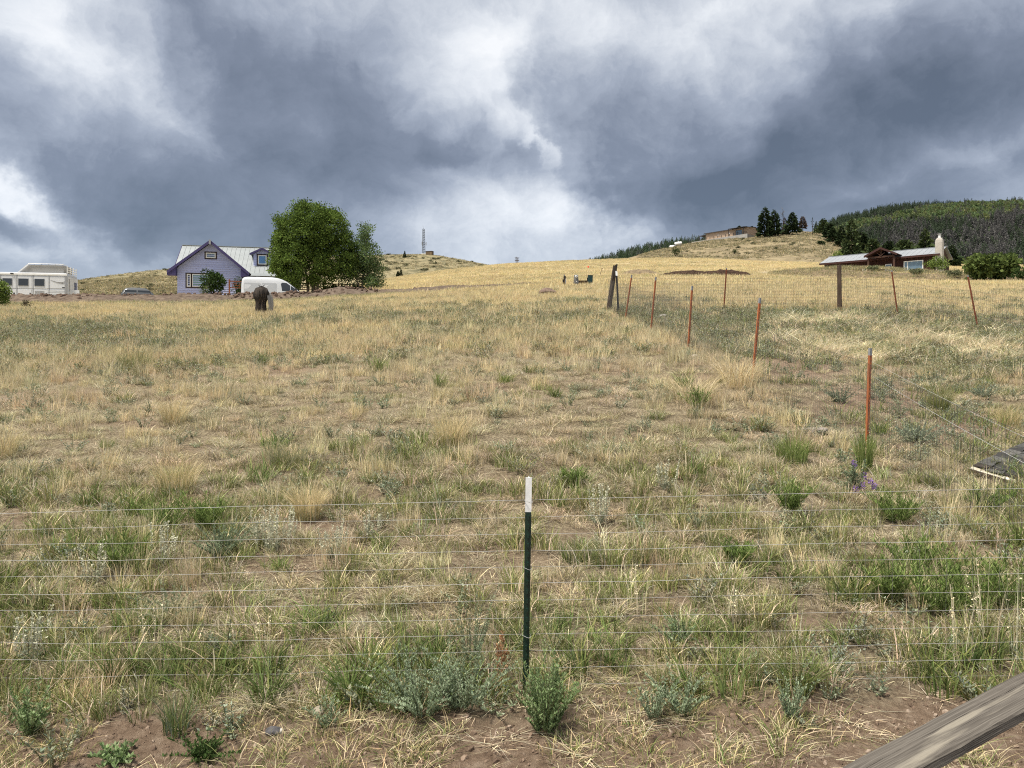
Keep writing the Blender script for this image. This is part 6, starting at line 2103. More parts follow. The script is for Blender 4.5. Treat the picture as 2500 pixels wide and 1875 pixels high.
def shrub(label, px, ybase, D, w, h, cols, seed, leaf=None, n=120, per=16, name='shrub', cat='shrub', dens=.45, base=None, lobes=None, group=None, stems=5):
    s = D / F
    P = base if base is not None else (float(X_of(px, D)), float(D), CZ + (HY - ybase) / F * D)
    root = empty(name, P)
    rs = np.random.default_rng(seed)
    W, H = w * s / 2, h * s
    if lobes is None:
        lobes = [(rs.uniform(-.45, .45) * W, rs.uniform(-.3, .3) * W, H * rs.uniform(.35, .72), W * rs.uniform(.38, .6), W * rs.uniform(.38, .6), H * rs.uniform(.24, .36)) for _ in range(7)]
        lobes.append((0, 0, H * .45, W * .8, W * .7, H * .42))
    lf = leaf or max(.05, W * .13)
    thing_mesh('foliage', crown(rs, lobes, n, lf, per, cols, rc=min(W, H) * .28, fill=.3), M_leaf, root)
    mb = MB()
    for k in range(stems):
        a = rs.uniform(0, 2 * pi); mb.tube([(0, 0, -.15), (cos(a) * W * .25, sin(a) * W * .25, H * .35), (cos(a) * W * .5, sin(a) * W * .5, H * .7)], [.035 * (H / 1.5 + .3), .025, .012], 5)
    mb.build('stems', M_bark_dk, root)
    return tag(root, label, cat, group)


DKG = ((.036, .062, .022), 3), ((.055, .088, .03), 2), ((.026, .042, .016), 1)
YLG = ((.16, .22, .055), 3), ((.21, .27, .08), 2), ((.10, .155, .04), 2)
MDG = ((.105, .145, .045), 3), ((.145, .185, .06), 2), ((.07, .10, .03), 2)
shrub('dark bushy evergreen in front of the big house window', 521, 722, 69.5, 62, 60, DKG, 31, n=150, per=20)
shrub('thin grey-green shrub below the left house window', 497, 722, 68.5, 24, 26, MDG, 32, n=40, per=14)
shrub('dark shrub between the porch and the rear of the van', 580, 724, 69, 38, 50, DKG, 33, n=90, per=18)
shrub('dark spreading shrub under the lighter leafy tree', 820, 722, 69.5, 70, 26, DKG, 34, n=110, per=18)
shrub('dark shrub at the right end of the deck railing', 870, 722, 69.5, 60, 24, DKG, 35, n=90, per=18)
shrub('green shrub at the foot of the large tree beside the van', 700, 724, 67.5, 62, 58, DKG, 36, n=110, per=18)
shrub('bright yellow-green shrub cut off by the left edge', -8, 757, 38, 68, 84, YLG, 37, n=150, per=22, leaf=.09, base=ground_pt(-8, 38))
shrub('small dark twiggy shrub near the left edge before the berm', 63, 760, 37, 26, 24, (((.06, .06, .035), 2), ((.09, .085, .05), 2)), 38, n=36, per=10, leaf=.05, base=ground_pt(63, 37))
shrub('large rounded green bush at the far right below the mountain', 2418, 680, 84, 132, 50, MDG, 39, n=260, per=22, base=ground_pt(2418, 84, .5))
shrub('bright green bush at the foot of the white chimney', 2285, 662, 97, 62, 38, YLG, 40, n=110, per=18, leaf=.14)
shrub('round green bush on the slope left of the tan house', 1649, 624, 210, 22, 24, DKG, 41, n=70, per=14, base=(float(X_of(1649, 210)), 210., CZ + (HY - 625) / F * 210))
shrub('small dark bush on the tan hill below the retaining wall', 1793, 622, 215, 17, 13, DKG, 42, n=50, per=14, base=tuple(hill_house.pt(1793, 215)))
shrub('light green bush left of the lodge roof', 2042, 636, 125, 32, 26, YLG, 43, n=60, per=14)
shrub('low dark bush behind the fence at the far right edge', 2500, 690, 80, 60, 26, DKG, 44, n=70, per=14, base=ground_pt(2500, 80, .3))
for k, (px, D, w, h, lab) in enumerate(((2130, 93, 34, 12, 'low pale shrub on the mound before the lodge porch'), (2240, 90, 40, 13, 'low grey-green shrub on the mound before the lodge window'), (2330, 88, 46, 16, 'low grey-green shrub on the mound right of the chimney'))):
    p = ground_pt(px, D, .9 - .2 * k)
    shrub(lab, px, 0, D, w, h, (((.13, .15, .075), 2), ((.19, .20, .12), 2), ((.09, .10, .045), 1)), 60 + k, n=60, per=12, base=p)


def conifer_mesh(rs, H, W, cols, whorls=22, per=7, low=.12, shape=1.0, ragged=.35, needle=1.25, gap=0.0):
    """drooping branches in whorls, each a fan of needle clumps"""
    parts = []
    for i in range(whorls):
        f = low + (1 - low) * (i / whorls) ** .95
        rad = W * ((1 - f) ** shape * .95 + .06)
        for k in range(per):
            if rs.random() < gap: continue
            a = rs.random() * 2 * pi; r = rad * rs.uniform(1 - ragged, 1 + ragged * .6)
            z = H * f + rs.normal(0, H / whorls * .4)
            m = 3
            t = rs.uniform(.25, 1.0, m)
            P = np.stack([np.cos(a) * r * t, np.sin(a) * r * t, z - r * .22 * t ** 1.5 + 0 * t], 1)
            Dr = np.stack([np.full(m, cos(a)), np.full(m, sin(a)), np.full(m, .12)], 1)
            parts.append(leaves(rs, m, P, Dr, r * .62 * needle + .02 * H, r * .34 * needle + .016 * H, cols, jit=.35))
    n = 14
    P = np.stack([rs.normal(0, W * .02, n), rs.normal(0, W * .02, n), H * np.linspace(.86, .99, n)], 1)
    parts.append(leaves(rs, n, P, np.tile(np.array((0, 0, 1.0)), (n, 1)), H * .05, H * .02, cols, jit=.5))
    return join(parts)


PINE = ((.030, .045, .021), 3), ((.042, .060, .026), 2), ((.022, .031, .016), 1.5)
PINE2 = ((.058, .080, .034), 3), ((.08, .105, .044), 2), ((.04, .056, .025), 1.5)
DEADC = ((.085, .058, .045), 2), ((.11, .085, .07), 2), ((.06, .045, .037), 2)


def pine(label, px, ybase, ytop, wpx, D, cols, seed, shape=.8, ragged=.35, low=.12, base=None, name='pine_tree', group=None, bare=False, gap=.05, whorls=26, per=10):
    s = D / F; rs = np.random.default_rng(seed)
    P = np.array((X_of(px, D), D, CZ + (HY - ybase) / F * D), float)
    H = (ybase - ytop) * s; W = wpx * s / 2
    root = empty(name, tuple(P))
    MB().tube([(0, 0, -1.5), (rs.normal(0, .01) * H, 0, H * .5), (0, 0, H * .97)], [H * .018 + .05, H * .011 + .03, .02], 6).build('trunk', M_bark_dk, root)
    if bare:
        mb = MB()
        for k in range(26):
            f = rs.uniform(.22, .97); a = rs.uniform(0, 2 * pi); r = W * rs.uniform(.5, 1.0) * (1 - .55 * f) * 1.5
            mb.tube([(0, 0, H * f), (cos(a) * r * .5, sin(a) * r * .5, H * f + r * .35), (cos(a) * r, sin(a) * r, H * f + r * rs.uniform(.4, .9))], [.045, .035, .02], 4)
        mb.build('bare_branches', mat('dead_branch', (.12, .10, .085), (.17, .145, .125), rough=.9), root)
    if cols is not None:
        thing_mesh('crown', conifer_mesh(rs, H, W, cols, whorls, per, low, shape, ragged, gap=gap), M_needle, root)
    return tag(root, label, 'tree', group)


pine('tall dense dark pine just right of the tan house', 1867, 579, 505, 32, 285, PINE, 1, shape=.62, low=.05, gap=0, per=9)
pine('dark ragged pine second in the hilltop row', 1891, 578, 512, 26, 284, PINE, 2, shape=.6, ragged=.5)
pine('bare grey dead tree between the hilltop pines', 1911, 577, 506, 26, 286, None, 3, bare=True, name='dead_tree')
pine('thin brownish dead pine behind the bare hilltop tree', 1916, 577, 530, 16, 288, DEADC, 4, name='dead_tree', gap=.45)
pine('dense dark hilltop pine right of the bare tree', 1934, 577, 518, 30, 282, PINE, 5, shape=.6, low=.22, gap=.05)
pine('reddish brown dead pine on the hill crest', 1960, 566, 528, 17, 290, DEADC, 6, shape=.5, low=.25, name='dead_tree', gap=.3, bare=True)
pine('narrow black snag standing on the hill crest', 1984, 571, 531, 6, 285, PINE, 7, shape=.2, gap=.5, name='dead_tree', low=.3, whorls=12, per=3)
pine('thin sparse pine right of the black snag', 1993, 571, 540, 12, 288, PINE2, 8, gap=.4)
pine('bushy pine on the crest right of the snag', 2010, 573, 534, 26, 280, PINE2, 9, shape=.5, low=.2)
pine('dark crooked pine on the slope below the crest', 2026, 585, 545, 28, 262, PINE, 10, shape=.5, low=.25)
pine('small leaning pine alone on the bare slope', 2003, 609, 588, 22, 240, PINE2, 11, shape=.4, low=.35)
pine('dark slope pine above the lodge roof left end', 2032, 598, 556, 26, 250, PINE, 12, shape=.5, low=.25)
pine('dark slope pine left of the tallest conifer', 2055, 610, 552, 28, 240, PINE, 13, shape=.55, low=.15)
pine('tallest conifer standing behind the lodge', 2079, 636, 533, 42, 190, PINE2, 14, shape=.75, low=.04, gap=0, whorls=28, per=9)
pine('bushy dark pine right of the tallest conifer', 2104, 632, 566, 40, 195, PINE, 15, shape=.55, low=.08, gap=0)
pine('dull green pine behind the lodge porch', 2131, 630, 583, 36, 170, PINE2, 16, shape=.5, low=.05, gap=0)
pine('low rounded pine behind the lodge between porch and chimney', 2208, 625, 586, 42, 160, PINE2, 17, shape=.45, low=.05, gap=0)
pine('tall conifer behind the lodge left of the chimney', 2258, 622, 558, 36, 165, PINE2, 18, shape=.75, low=.03, gap=0, per=9)
pine('dark pine behind the lodge porch gable', 2170, 625, 588, 30, 175, PINE, 19, shape=.5, low=.05)
pine('dark conifer right of the white chimney', 2325, 655, 598, 34, 150, PINE, 20, shape=.7, low=.02)
pine('low dark pine at the foot of the slope beside the light green bush', 2054, 634, 612, 18, 165, PINE, 22, shape=.5)
pine('small lone conifer on the crest left of the radio mast', 988, 632, 612, 8, 560, PINE, 23, shape=.9, low=.02)
pine('small dark juniper on the hillside below the mast, taller of two', 979, 675, 655, 7, 380, PINE, 24, shape=.8, low=.02)
pine('small dark juniper on the hillside below the mast, shorter of two', 972, 675, 661, 8, 380, PINE, 25, shape=.6, low=.02)
pine('tiny pine behind the roof of the tan house', 1805, 562, 551, 9, 320, PINE, 26, shape=.4, low=.2)
pine('tiny pine behind the right gable of the tan house', 1836, 566, 552, 11, 320, PINE, 27, shape=.4, low=.2)

# scrub dots on the hills: separate small bushes sharing a few meshes
def hill_scrub():
    rs = np.random.default_rng(77)
    meshes = []
    for k in range(5):
        lob = [(rs.uniform(-.4, .4), rs.uniform(-.4, .4), .28, .5, .5, .32) for _ in range(3)]
        v, q, c = crown(np.random.default_rng(80 + k), lob, 26, .22, 8, (((.075, .085, .045), 2), ((.105, .11, .06), 2), ((.13, .12, .075), 1)), rc=.25)
        meshes.append(np_mesh('scrub_bush', v, q, M_leaf, attrs={'Col': c}).data)
    def put(h, px, D, s, lab, grp, dz=0.0):
        o = bpy.data.objects.new('scrub_bush', meshes[rs.integers(0, 5)]); COL.objects.link(o)
        p = h.pt(px, D); o.location = (p[0], p[1], p[2] - .1 * s + dz); o.rotation_euler = (0, 0, rs.uniform(0, 6)); o.scale = (s * rs.uniform(.8, 1.3), s * rs.uniform(.8, 1.3), s * rs.uniform(.7, 1.1))
        tag(o, lab, 'bush', grp)
    for k in range(90):
        px = rs.uniform(925, 1190) if k < 70 else rs.uniform(190, 440); D = 330 + (595 - 330) * rs.random() ** .7
        put(hill_mast, px, D, rs.uniform(1.0, 2.8), 'small dark scrub bush dotting the hillside of the radio mast', 'scrub bushes on the mast hill')
    for k in range(40):
        put(hill_gold, rs.uniform(185, 440), 150 + 98 * rs.random() ** .8, rs.uniform(.5, 1.2), 'small dull scrub bush dotting the golden hill left of the house', 'scrub bushes on the golden hill')
    for k in range(34):
        px = rs.uniform(1600, 2050); D = 205 + 92 * rs.random()
        put(hill_house, px, D, rs.uniform(.5, 1.2), 'small dull scrub bush dotting the tan hill under the long house', 'scrub bushes on the tan hill')


hill_scrub()


# ------------------------------------------------------------------ woods on the mountain and ridge
def forests():
    rs = np.random.default_rng(91)
    con = [src_obj('x', conifer_mesh(np.random.default_rng(600 + k), 1.0, .16, (((1, 1, 1), 1),), 16, 6, .04, .8, .4), M_needle_t) for k in range(5)]
    asp = []
    for k in range(4):
        r2 = np.random.default_rng(620 + k)
        asp.append(src_obj('x', crown(r2, [(0, 0, .62, .22, .22, .34), (.1, .05, .5, .18, .18, .25), (-.1, 0, .55, .18, .18, .28)], 50, .085, 7, (((1, 1, 1), 1),), rc=.10), M_needle_t))
    n = 15000
    px = rs.uniform(1880, 3050, n); D = np.sqrt(rs.random(n) * (1690 ** 2 - 640 ** 2) + 640 ** 2)
    Z = mountain.zpd(px, D); y = HY - (Z - CZ) / D * F
    # upper limit of the grey conifer zone, photo rows
    lim = np.interp(px, [2000, 2120, 2250, 2400, 2500, 3000], [600, 553, 540, 533, 528, 515]) + (fbm(px * .02, y * .03, 5) - .5) * 50
    top = np.interp(px, [2020, 2112, 2273, 2350, 2500], [553, 525, 503, 499, 493])
    band = (y - top) < np.interp(px, [2000, 2150, 2270, 2400, 2500], [16, 15, 5, 0, 3]) + (rs.random(n) - .5) * 4
    is_con = (y > lim) | band | (rs.random(n) < .16)
    keep = np.where(is_con, rs.random(n) < .62, rs.random(n) < 1.0)
    px, D, Z, y, is_con, band = [a[keep] for a in (px, D, Z, y, is_con, band)]
    X = X_of(px, D)
    grey = fbm(px * .012 + 3, y * .03, 9)
    def put(name, label, sel, srcs, h, tint):
        m = int(sel.sum()); hh = rs.uniform(h[0], h[1], m)
        sc_ = np.stack([hh * rs.uniform(.8, 1.3, m)] * 2 + [hh], 1)
        scatter(name, label, 'wood', np.stack([X[sel], D[sel], Z[sel] - .4], 1), np.stack([rs.normal(0, .03, m), rs.normal(0, .03, m), rs.random(m) * 6.28], 1), sc_, rs.integers(0, len(srcs), m), tint(sel, m), srcs)
    def tcon(sel, m):
        dead = (grey[sel] + rs.normal(0, .16, m)) > np.where(band[sel], .85, .46)
        g = np.array((.072, .095, .060)); d = np.array((.125, .12, .115))  # lightened tints, distance haze put into the foliage colour
        return np.where(dead[:, None], d, g) * rs.uniform(.7, 1.35, (m, 1))
    put('conifer_wood', 'dark and dead grey conifers covering the lower mountain side', is_con, con, (9, 16), tcon)
    put('aspen_wood', 'bright green aspen wood on the upper mountain side', ~is_con, asp, (7, 11), lambda sel, m: np.array((.130, .172, .080)) * rs.uniform(.65, 1.4, (m, 1)) * np.stack([rs.uniform(.85, 1.25, m), np.ones(m), rs.uniform(.8, 1.1, m)], 1))  # aspen tint lightened for haze as well
    n = 1500
    px = rs.uniform(1400, 1850, n); D = rs.uniform(700, 898, n); Z = hill_wood.zpd(px, D); X = X_of(px, D); is_con = np.ones(n, bool)
    con2 = [src_obj('x', conifer_mesh(np.random.default_rng(640 + k), 1.0, .18, (((1, 1, 1), 1),), 14, 6, .04, .8, .4), M_needle_t) for k in range(4)]
    put('ridge_wood', 'green conifer wood on the distant ridge behind the field', is_con, con2, (5, 9), lambda sel, m: np.where(rs.random((m, 1)) < .25, np.array((.15, .16, .14)), np.array((.085, .12, .065))) * rs.uniform(.75, 1.3, (m, 1)))


forests()


# ------------------------------------------------------------------ single plants in the near field
def plant(name, label, cat, px, py, vqc, scale=1.0, rz=None, D=None):
    P = ground_pt(px, D) if D else gp(px, py)
    o = thing_mesh(name, vqc, M_leaf)
    o.location = P; o.scale = (scale,) * 3; o.rotation_euler = (0, 0, random.random() * 6.28 if rz is None else rz)
    tag(o, label, cat)
    return o


def R_(k): return np.random.default_rng(1000 + k)


def bunch(k, h, rad, n=260, cols=((GOLD, 3), (STRAW, 3), (OLIVE, 1)), w=.0036, lean=(.05, .75), tip=(.62, .50, .28), low=None):
    rs = R_(k)
    a = blades(rs, n, rad, h, w, lean=lean, cols=cols, tipcol=tip, hvar=.22)
    if low: a = join([a, blades(rs, n // 2, rad * 1.2, h * .45, w * 1.1, lean=(.3, 1.3), cols=low)])
    return a


def sagebush(k, rad, h, nst=34, nl=46, cols=((SAGE, 3), (SAGEP, 1.6), (BLUEG, 2)), ll=.024, lw=.009, spread=.7):
    return stems_leafy(R_(k), int(nst * 1.7), rad, h, int(nl * 1.4), ll * .8, lw * .68, cols, spread=spread * 1.25, stemw=.0015, upb=1.1, hvar=.35)


GRS = ((.23, .31, .145), 3), ((.17, .25, .10), 2), ((.30, .36, .20), 1.2)
BGS = ((.27, .335, .21), 3), ((.34, .40, .27), 2), ((.20, .27, .15), 1.5)
SG = BGS
plant('sage_plant', 'wide blue-green sage plant just left of the foreground post base', 'plant', 1030, 1745, sagebush(1, .26, .25, 46, 60, SG, .024, .009, .95))
plant('sage_plant', 'blue-green sage plant between the wide one and the foreground post', 'plant', 1135, 1735, sagebush(2, .22, .27, 38, 60, SG, .022, .009, .7))
plant('sage_plant', 'bushy fresh green sage plant right of the foreground post', 'plant', 1332, 1788, sagebush(3, .15, .27, 46, 64, GRS, .026, .011, .55))
plant('sage_plant', 'tall pale sage plant rising behind the wide blue-green one', 'plant', 1150, 1640, sagebush(4, .14, .34, 16, 60, (((.27, .31, .20), 3), ((.20, .24, .14), 2)), .02, .008, .35))
plant('bunchgrass', 'big golden bunchgrass clump behind the fence left of the post', 'grass clump', 752, 1268, bunch(5, .33, .11, 420, low=((OLIVE, 2), (DEAD, 2), (SAGE, 1))))
plant('bunchgrass', 'broad dark green bunchgrass clump on the left behind the fence', 'grass clump', 700, 1140, bunch(6, .28, .20, 420, ((OLIVE, 3), (SAGE, 2), (GREEN, 1), (STRAW, 1)), tip=(.30, .29, .16)))
plant('bunchgrass', 'golden-topped bunchgrass clump left of the bare patch', 'grass clump', 430, 1205, bunch(7, .36, .18, 460, ((OLIVE, 3), (GOLD, 2), (STRAW, 2)), low=((OLIVE, 2), (SAGE, 1.5))))
plant('bunchgrass', 'pale golden bunchgrass clump in the middle of the field', 'grass clump', 1100, 1085, bunch(8, .36, .18, 420, low=((OLIVE, 2), (DEAD, 2))))
plant('bunchgrass', 'golden bunchgrass clump with a grey base, left middle field', 'grass clump', 425, 1040, bunch(9, .40, .14, 360, low=((DEAD, 2), (SAGE, 2))))
plant('bunchgrass', 'green-based bunchgrass clump at the far left edge', 'grass clump', 10, 1120, bunch(10, .34, .12, 300, ((OLIVE, 2), (STRAW, 2), (GOLD, 1))))
plant('bunchgrass', 'green bunchgrass clump in the left middle field', 'grass clump', 330, 905, bunch(11, .38, .30, 360, ((OLIVE, 3), (GREEN, 1), (STRAW, 1)), tip=(.36, .33, .17), w=.006))
plant('bunchgrass', 'dark green bunchgrass clump inside the enclosure dirt', 'grass clump', 2292, 1008, bunch(12, .34, .13, 420, ((GREEN, 3), (OLIVE, 3)), tip=(.26, .25, .11), w=.005))
plant('bunchgrass', 'gold-green bunchgrass clump at the right edge inside the enclosure', 'grass clump', 2462, 1046, bunch(13, .32, .14, 380, ((OLIVE, 3), (GOLD, 1.5), (STRAW, 1))))
plant('bunchgrass', 'bright green grass clump below the second orange post', 'grass clump', 1932, 1130, bunch(14, .26, .16, 360, ((GREEN, 4), (LIME, 2.5)), tip=(.19, .24, .07), w=.0055))
plant('bunchgrass', 'tall bright green clump at the foot of the nearest orange post', 'grass clump', 2108, 1150, bunch(15, .36, .08, 220, ((GREEN, 3), (LIME, 3)), tip=(.20, .25, .07), w=.006, lean=(.03, .35)))
plant('bunchgrass', 'golden grass clump at the foot of the second orange post', 'grass clump', 1800, 945, bunch(16, .50, .22, 420, ((GOLD, 2), (PALE, 3), (STRAW, 3)), w=.0055, lean=(.1, 1.1)))
plant('bunchgrass', 'arching pale grass clump below the third orange post', 'grass clump', 1690, 985, bunch(17, .42, .25, 420, ((PALE, 2), (STRAW, 3), (OLIVE, 1.5)), w=.005, lean=(.2, 1.4)))
plant('bunchgrass', 'coarse dark green grass clump under the fence left of the sage', 'grass clump', 860, 1705, bunch(18, .24, .10, 130, ((GREEN, 5), (OLIVE, 1)), tip=(.13, .18, .06), w=.009, lean=(.3, 1.1)))
plant('bunchgrass', 'coarse dark green grass clump with a pale arching blade, lower left', 'grass clump', 655, 1712, bunch(19, .24, .09, 110, ((GREEN, 5), (OLIVE, 1)), tip=(.14, .18, .07), w=.010, lean=(.3, 1.2)))
plant('bunchgrass', 'green grass tuft growing in the dirt strip, lower left', 'grass clump', 430, 1795, bunch(20, .21, .06, 120, ((GREEN, 3), (OLIVE, 2), (BLUEG, 2)), tip=(.17, .20, .10), w=.005))
plant('bunchgrass', 'coarse green grass clump under the fence near the hand rail', 'grass clump', 1945, 1690, bunch(21, .22, .09, 130, ((GREEN, 4), (OLIVE, 2)), tip=(.15, .18, .06), w=.008, lean=(.3, 1.2)))


def stalk_sage(k, n, rad, h):
    rs = R_(k)
    c = (((.60, .59, .45), 2), ((.46, .46, .33), 2))
    return join([stalks(rs, int(n * 1.4), rad, h, c, knob=.017, kn=34, w=.004), stems_leafy(rs, 14, rad * 1.2, h * .36, 26, .022, .008, ((SAGE, 3), (SAGEP, 2)), spread=.9, stemw=.002)])


plant('stalked_sage', 'sage plant with many pale upright stalks, left of the golden clump', 'plant', 665, 1345, stalk_sage(30, 22, .15, .34))
plant('stalked_sage', 'smaller pale stalked sage on the bare patch', 'plant', 816, 1372, stalk_sage(31, 12, .09, .27))
plant('stalked_sage', 'pale stalked sage behind the fence right of the post tip', 'plant', 1462, 1285, stalk_sage(32, 12, .08, .31))
plant('stalked_sage', 'thin pale stalked sage in the upper right of the green grass', 'plant', 1625, 1195, stalk_sage(33, 8, .10, .27))
plant('stalked_sage', 'pale stalked sage among the green weeds on the left', 'plant', 395, 1380, stalk_sage(34, 9, .10, .30))
plant('stalked_sage', 'pale stalked sage at the far left behind the fence', 'plant', 228, 1430, stalk_sage(35, 8, .07, .30))
plant('stalked_sage', 'pale stalked sage right of the big golden clump', 'plant', 905, 1320, stalk_sage(36, 8, .09, .22))
plant('stalked_sage', 'pale stalked sage low at the left edge', 'plant', 70, 1620, stalk_sage(37, 8, .08, .30))
plant('sage_plant', 'round pale blue-green sage bush behind the fence on the left', 'plant', 540, 1368, sagebush(40, .18, .22, 34, 56, (((.22, .27, .17), 3), ((.17, .22, .13), 2)), .026, .010, .9))
plant('sage_plant', 'feathery pale sage below the round one on the left', 'plant', 420, 1520, sagebush(41, .16, .18, 18, 40, (((.27, .31, .20), 3), ((.2, .24, .14), 2)), .026, .009, 1.1))
plant('sage_plant', 'pale sage tuft right of the stalked sage behind the post', 'plant', 1700, 1290, sagebush(42, .10, .16, 16, 40, (((.27, .31, .20), 3), ((.2, .24, .14), 2)), .024, .009, .8))
plant('sage_plant', 'pale sage tuft low in the grass right of the post', 'plant', 1660, 1580, sagebush(43, .12, .17, 16, 44, (((.22, .29, .16), 3), ((.17, .23, .11), 2)), .024, .010, .9))
plant('sage_plant', 'silvery sage mat inside the enclosure right of the nearest orange post', 'plant', 2235, 1085, sagebush(44, .28, .20, 34, 44, (((.26, .30, .22), 3), ((.19, .235, .16), 2)), .03, .011, 1.2))
plant('sage_plant', 'silvery sage clump in the upper enclosure dirt', 'plant', 2400, 975, sagebush(45, .22, .18, 28, 40, (((.24, .28, .20), 3), ((.18, .22, .15), 2)), .03, .012, 1.2))
plant('sage_plant', 'grey-green sage clump left of the nearest orange post', 'plant', 2050, 985, sagebush(46, .20, .18, 26, 40, (((.22, .26, .18), 3), ((.17, .21, .14), 2)), .03, .012, 1.0))
plant('sage_plant', 'small green weed standing in the dirt strip below the near rail', 'plant', 1930, 1765, sagebush(47, .08, .20, 12, 40, BGS, .022, .011, .45))
plant('sage_plant', 'leafy weed in the dirt strip right of the green sage', 'plant', 1665, 1745, sagebush(48, .12, .17, 16, 40, BGS, .024, .010, .8))
plant('sage_plant', 'small grey weed in the dirt strip beside the leafy weed', 'plant', 1595, 1765, sagebush(49, .08, .17, 14, 40, BGS, .022, .009, .6))
plant('sage_plant', 'bushy light green weed in the dirt at the lower left edge', 'plant', 75, 1790, sagebush(50, .12, .18, 20, 40, GRS, .028, .014, .7))
plant('sage_plant', 'small pale weed in the bare dirt left of centre', 'plant', 800, 1780, sagebush(51, .07, .14, 10, 34, BGS, .02, .009, .7))
plant('sage_plant', 'low broad-leaved green weed at the bottom left of the dirt', 'plant', 285, 1858, sagebush(52, .09, .07, 14, 22, GRS, .034, .020, 1.6))
plant('sage_plant', 'low dark green weed at the bottom of the dirt strip', 'plant', 500, 1858, sagebush(53, .13, .09, 20, 26, (((.06, .10, .03), 2), ((.09, .14, .05), 2)), .028, .014, 1.5))


def forb(k, rad, h, nst=36, cols=(((.16, .225, .065), 3), ((.215, .28, .09), 2), ((.115, .165, .05), 2)), ll=.05, lw=.007, spread=.85):
    return stems_leafy(R_(k), nst, rad, h, 40, ll, lw, cols, spread=spread, stemc=(.10, .13, .04), stemw=.002, upb=1.3, lstart=.05)


for k, (px, py, rad, h, lab) in enumerate((
        (2170, 1470, .22, .28, 'low bright green leafy plant at the left of the green mass'), (2285, 1500, .24, .33, 'bright green leafy plant in the middle of the green mass'),
        (2385, 1500, .26, .38, 'tall bright green leafy plant in the green mass near the right edge'), (2475, 1490, .26, .40, 'tallest bright green leafy plant at the right edge'),
        (2230, 1400, .20, .25, 'bright green leafy plant at the back of the green mass'), (2190, 1275, .18, .24, 'bright green leafy plant below the purple flowers'),
        (1700, 1000, .15, .26, 'bright green plant below the third orange post'), (1930, 1255, .14, .28, 'feathery green plant at the right behind the fence'),
        (2400, 1255, .22, .18, 'bright green grass-like plant under the shingled shelter'), (400, 1300, .22, .30, 'yellow-green leafy plant left of the stalked sage'),
        (300, 1400, .16, .30, 'bright green leafy plant among the left weeds'), (505, 1295, .16, .26, 'green leafy plant behind the round sage bush'),
        (1400, 1190, .14, .18, 'low green leafy plant right of the white post tip'), (1800, 1385, .12, .18, 'low green leafy plant in the tan grass on the right'))):
    plant('leafy_weed', lab, 'plant', px, py, forb(70 + k, rad * 1.15, h * .9))


def lupine(k):
    rs = R_(k)
    parts = [stems_leafy(rs, 22, .10, .26, 34, .03, .010, (((.13, .17, .10), 3), ((.17, .21, .13), 2)), spread=.45, stemw=.002)]
    for (x, y, h) in ((.05, -.05, .13), (.12, -.04, .16), (.16, -.02, .12), (.0, .0, .30), (-.02, -.08, .10), (.09, .02, .20)):
        n = 60; t = rs.random(n); th = rs.random(n) * 6.28
        P = np.stack([x + np.cos(th) * .010, y + np.sin(th) * .010, h - .055 * t], 1)
        parts.append(leaves(rs, n, P, np.stack([np.cos(th), np.sin(th), .3 + 0 * t], 1), .016, .012, (((.27, .15, .44), 3), ((.36, .23, .52), 2))))
    return join(parts)


plant('lupine', 'grey-green plant with purple flower spikes left of the near mesh', 'flower', 2085, 1215, lupine(90), scale=1.15, rz=0.0)


def dock(k):
    rs = R_(k); parts = []
    for (x, y, h) in ((0, 0, .30), (.07, .02, .24), (.03, .05, .20)):
        n = 90; t = rs.uniform(.35, 1, n); th = rs.random(n) * 6.28
        P = np.stack([x + np.cos(th) * .006, y + np.sin(th) * .006, h * t], 1)
        parts.append(leaves(rs, n, P, np.stack([np.cos(th), np.sin(th), .8 + 0 * t], 1), .020, .012, ((RUST, 2), ((.38, .22, .12), 2))))
        parts.append(blades(rs, 3, .004, h, .004, lean=(0, .06), cols=((RUST, 1),), base_off=(x, y)))
    return join(parts)


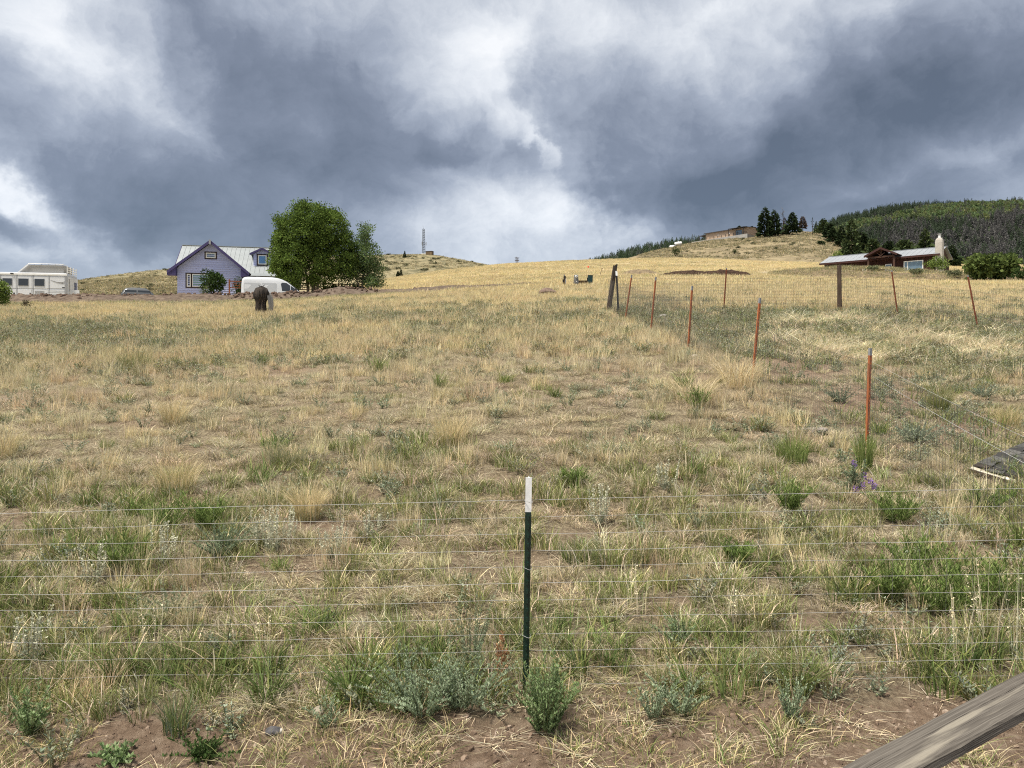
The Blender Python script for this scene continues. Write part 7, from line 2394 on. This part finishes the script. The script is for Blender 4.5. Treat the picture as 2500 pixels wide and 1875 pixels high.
plant('dock_stalk', 'rusty brown dried seed stalk left of the foreground post', 'plant', 1225, 1668, dock(91))
for k, (px, py, h, lab) in enumerate(((2350, 1640, .52, 'tall pale seed-headed grass stalks near the right edge, leftmost'), (2420, 1600, .55, 'tall pale seed-headed grass stalks near the right edge, middle'), (2480, 1640, .62, 'tall pale seed-headed grass stalks at the right edge'),
                                      (380, 1610, .34, 'pale single seed stalk in the lower left grass'), (650, 1600, .26, 'yellowish seed stalks right of the lower left bare patch'), (1790, 1540, .36, 'tall straw seed stalks in the grass right of the post'), (1560, 1500, .34, 'straw seed stalks in the tan grass right of the post'))):
    rs = R_(120 + k)
    plant('seed_stalks', lab, 'grass clump', px, py, join([blades(rs, 9, .06, h, .0032, lean=(.05, .35), cols=((PALE, 2), (STRAW, 2)), hvar=.2), stalks(rs, 5, .06, h, ((PALE, 2), (STRAW, 2)), knob=.014, kn=14)]))


# ------------------------------------------------------------------ stones
def stone(label, px, py, r, sq, cols, k, sub=3, cat='stone', name='stone'):
    me = rock_mesh(RS(k), r, sq, sub); me.materials.append(mat('stone_' + str(k), cols[0], cols[1], scale=14, rough=.95, bump=.5))
    me.polygons.foreach_set('use_smooth', [k % 2 == 0] * len(me.polygons))
    o = bpy.data.objects.new(name, me); COL.objects.link(o)
    p = gp(px, py); o.location = (p[0], p[1], p[2] + r * sq[2] * .35); o.rotation_euler = (0, .1, k)
    tag(o, label, cat)


stone('rounded beige stone on the dirt left of the sage', 777, 1748, .042, (1, .8, .75), ((.30, .26, .20), (.20, .17, .13)), 2)
stone('dark grey stone with a white patch in the dirt strip', 668, 1790, .045, (1, .75, .6), ((.05, .048, .05), (.13, .125, .13)), 3)
stone('small white stone beside the dark grey stone', 684, 1796, .022, (1, .8, .8), ((.55, .52, .47), (.42, .40, .36)), 4)
stone('pale rounded stone at the edge of the dirt right of the post', 1625, 1700, .035, (1.2, .8, .6), ((.34, .26, .18), (.26, .19, .13)), 5)
stone('small dark stone at the bottom left of the dirt', 222, 1852, .022, (1, .8, .7), ((.05, .04, .035), (.08, .06, .05)), 6)
stone('reddish rock mound in the golden grass before the meter', 1340, 722, .48, (1.0, .9, .55), ((.125, .085, .065), (.19, .135, .105)), 7)
stone('grey-white stone in the grass below the third orange post', 1697, 878, .10, (1, .8, .7), ((.36, .32, .27), (.26, .23, .20)), 8)
stone('flat grey stone lying in the tan grass left of the nearest orange post', 1985, 1058, .13, (1.3, .8, .35), ((.17, .145, .12), (.25, .22, .19)), 9)
stone('pale stone inside the enclosure beside the last orange post', 1620, 777, .14, (1.2, .8, .6), ((.34, .32, .29), (.26, .24, .22)), 10)
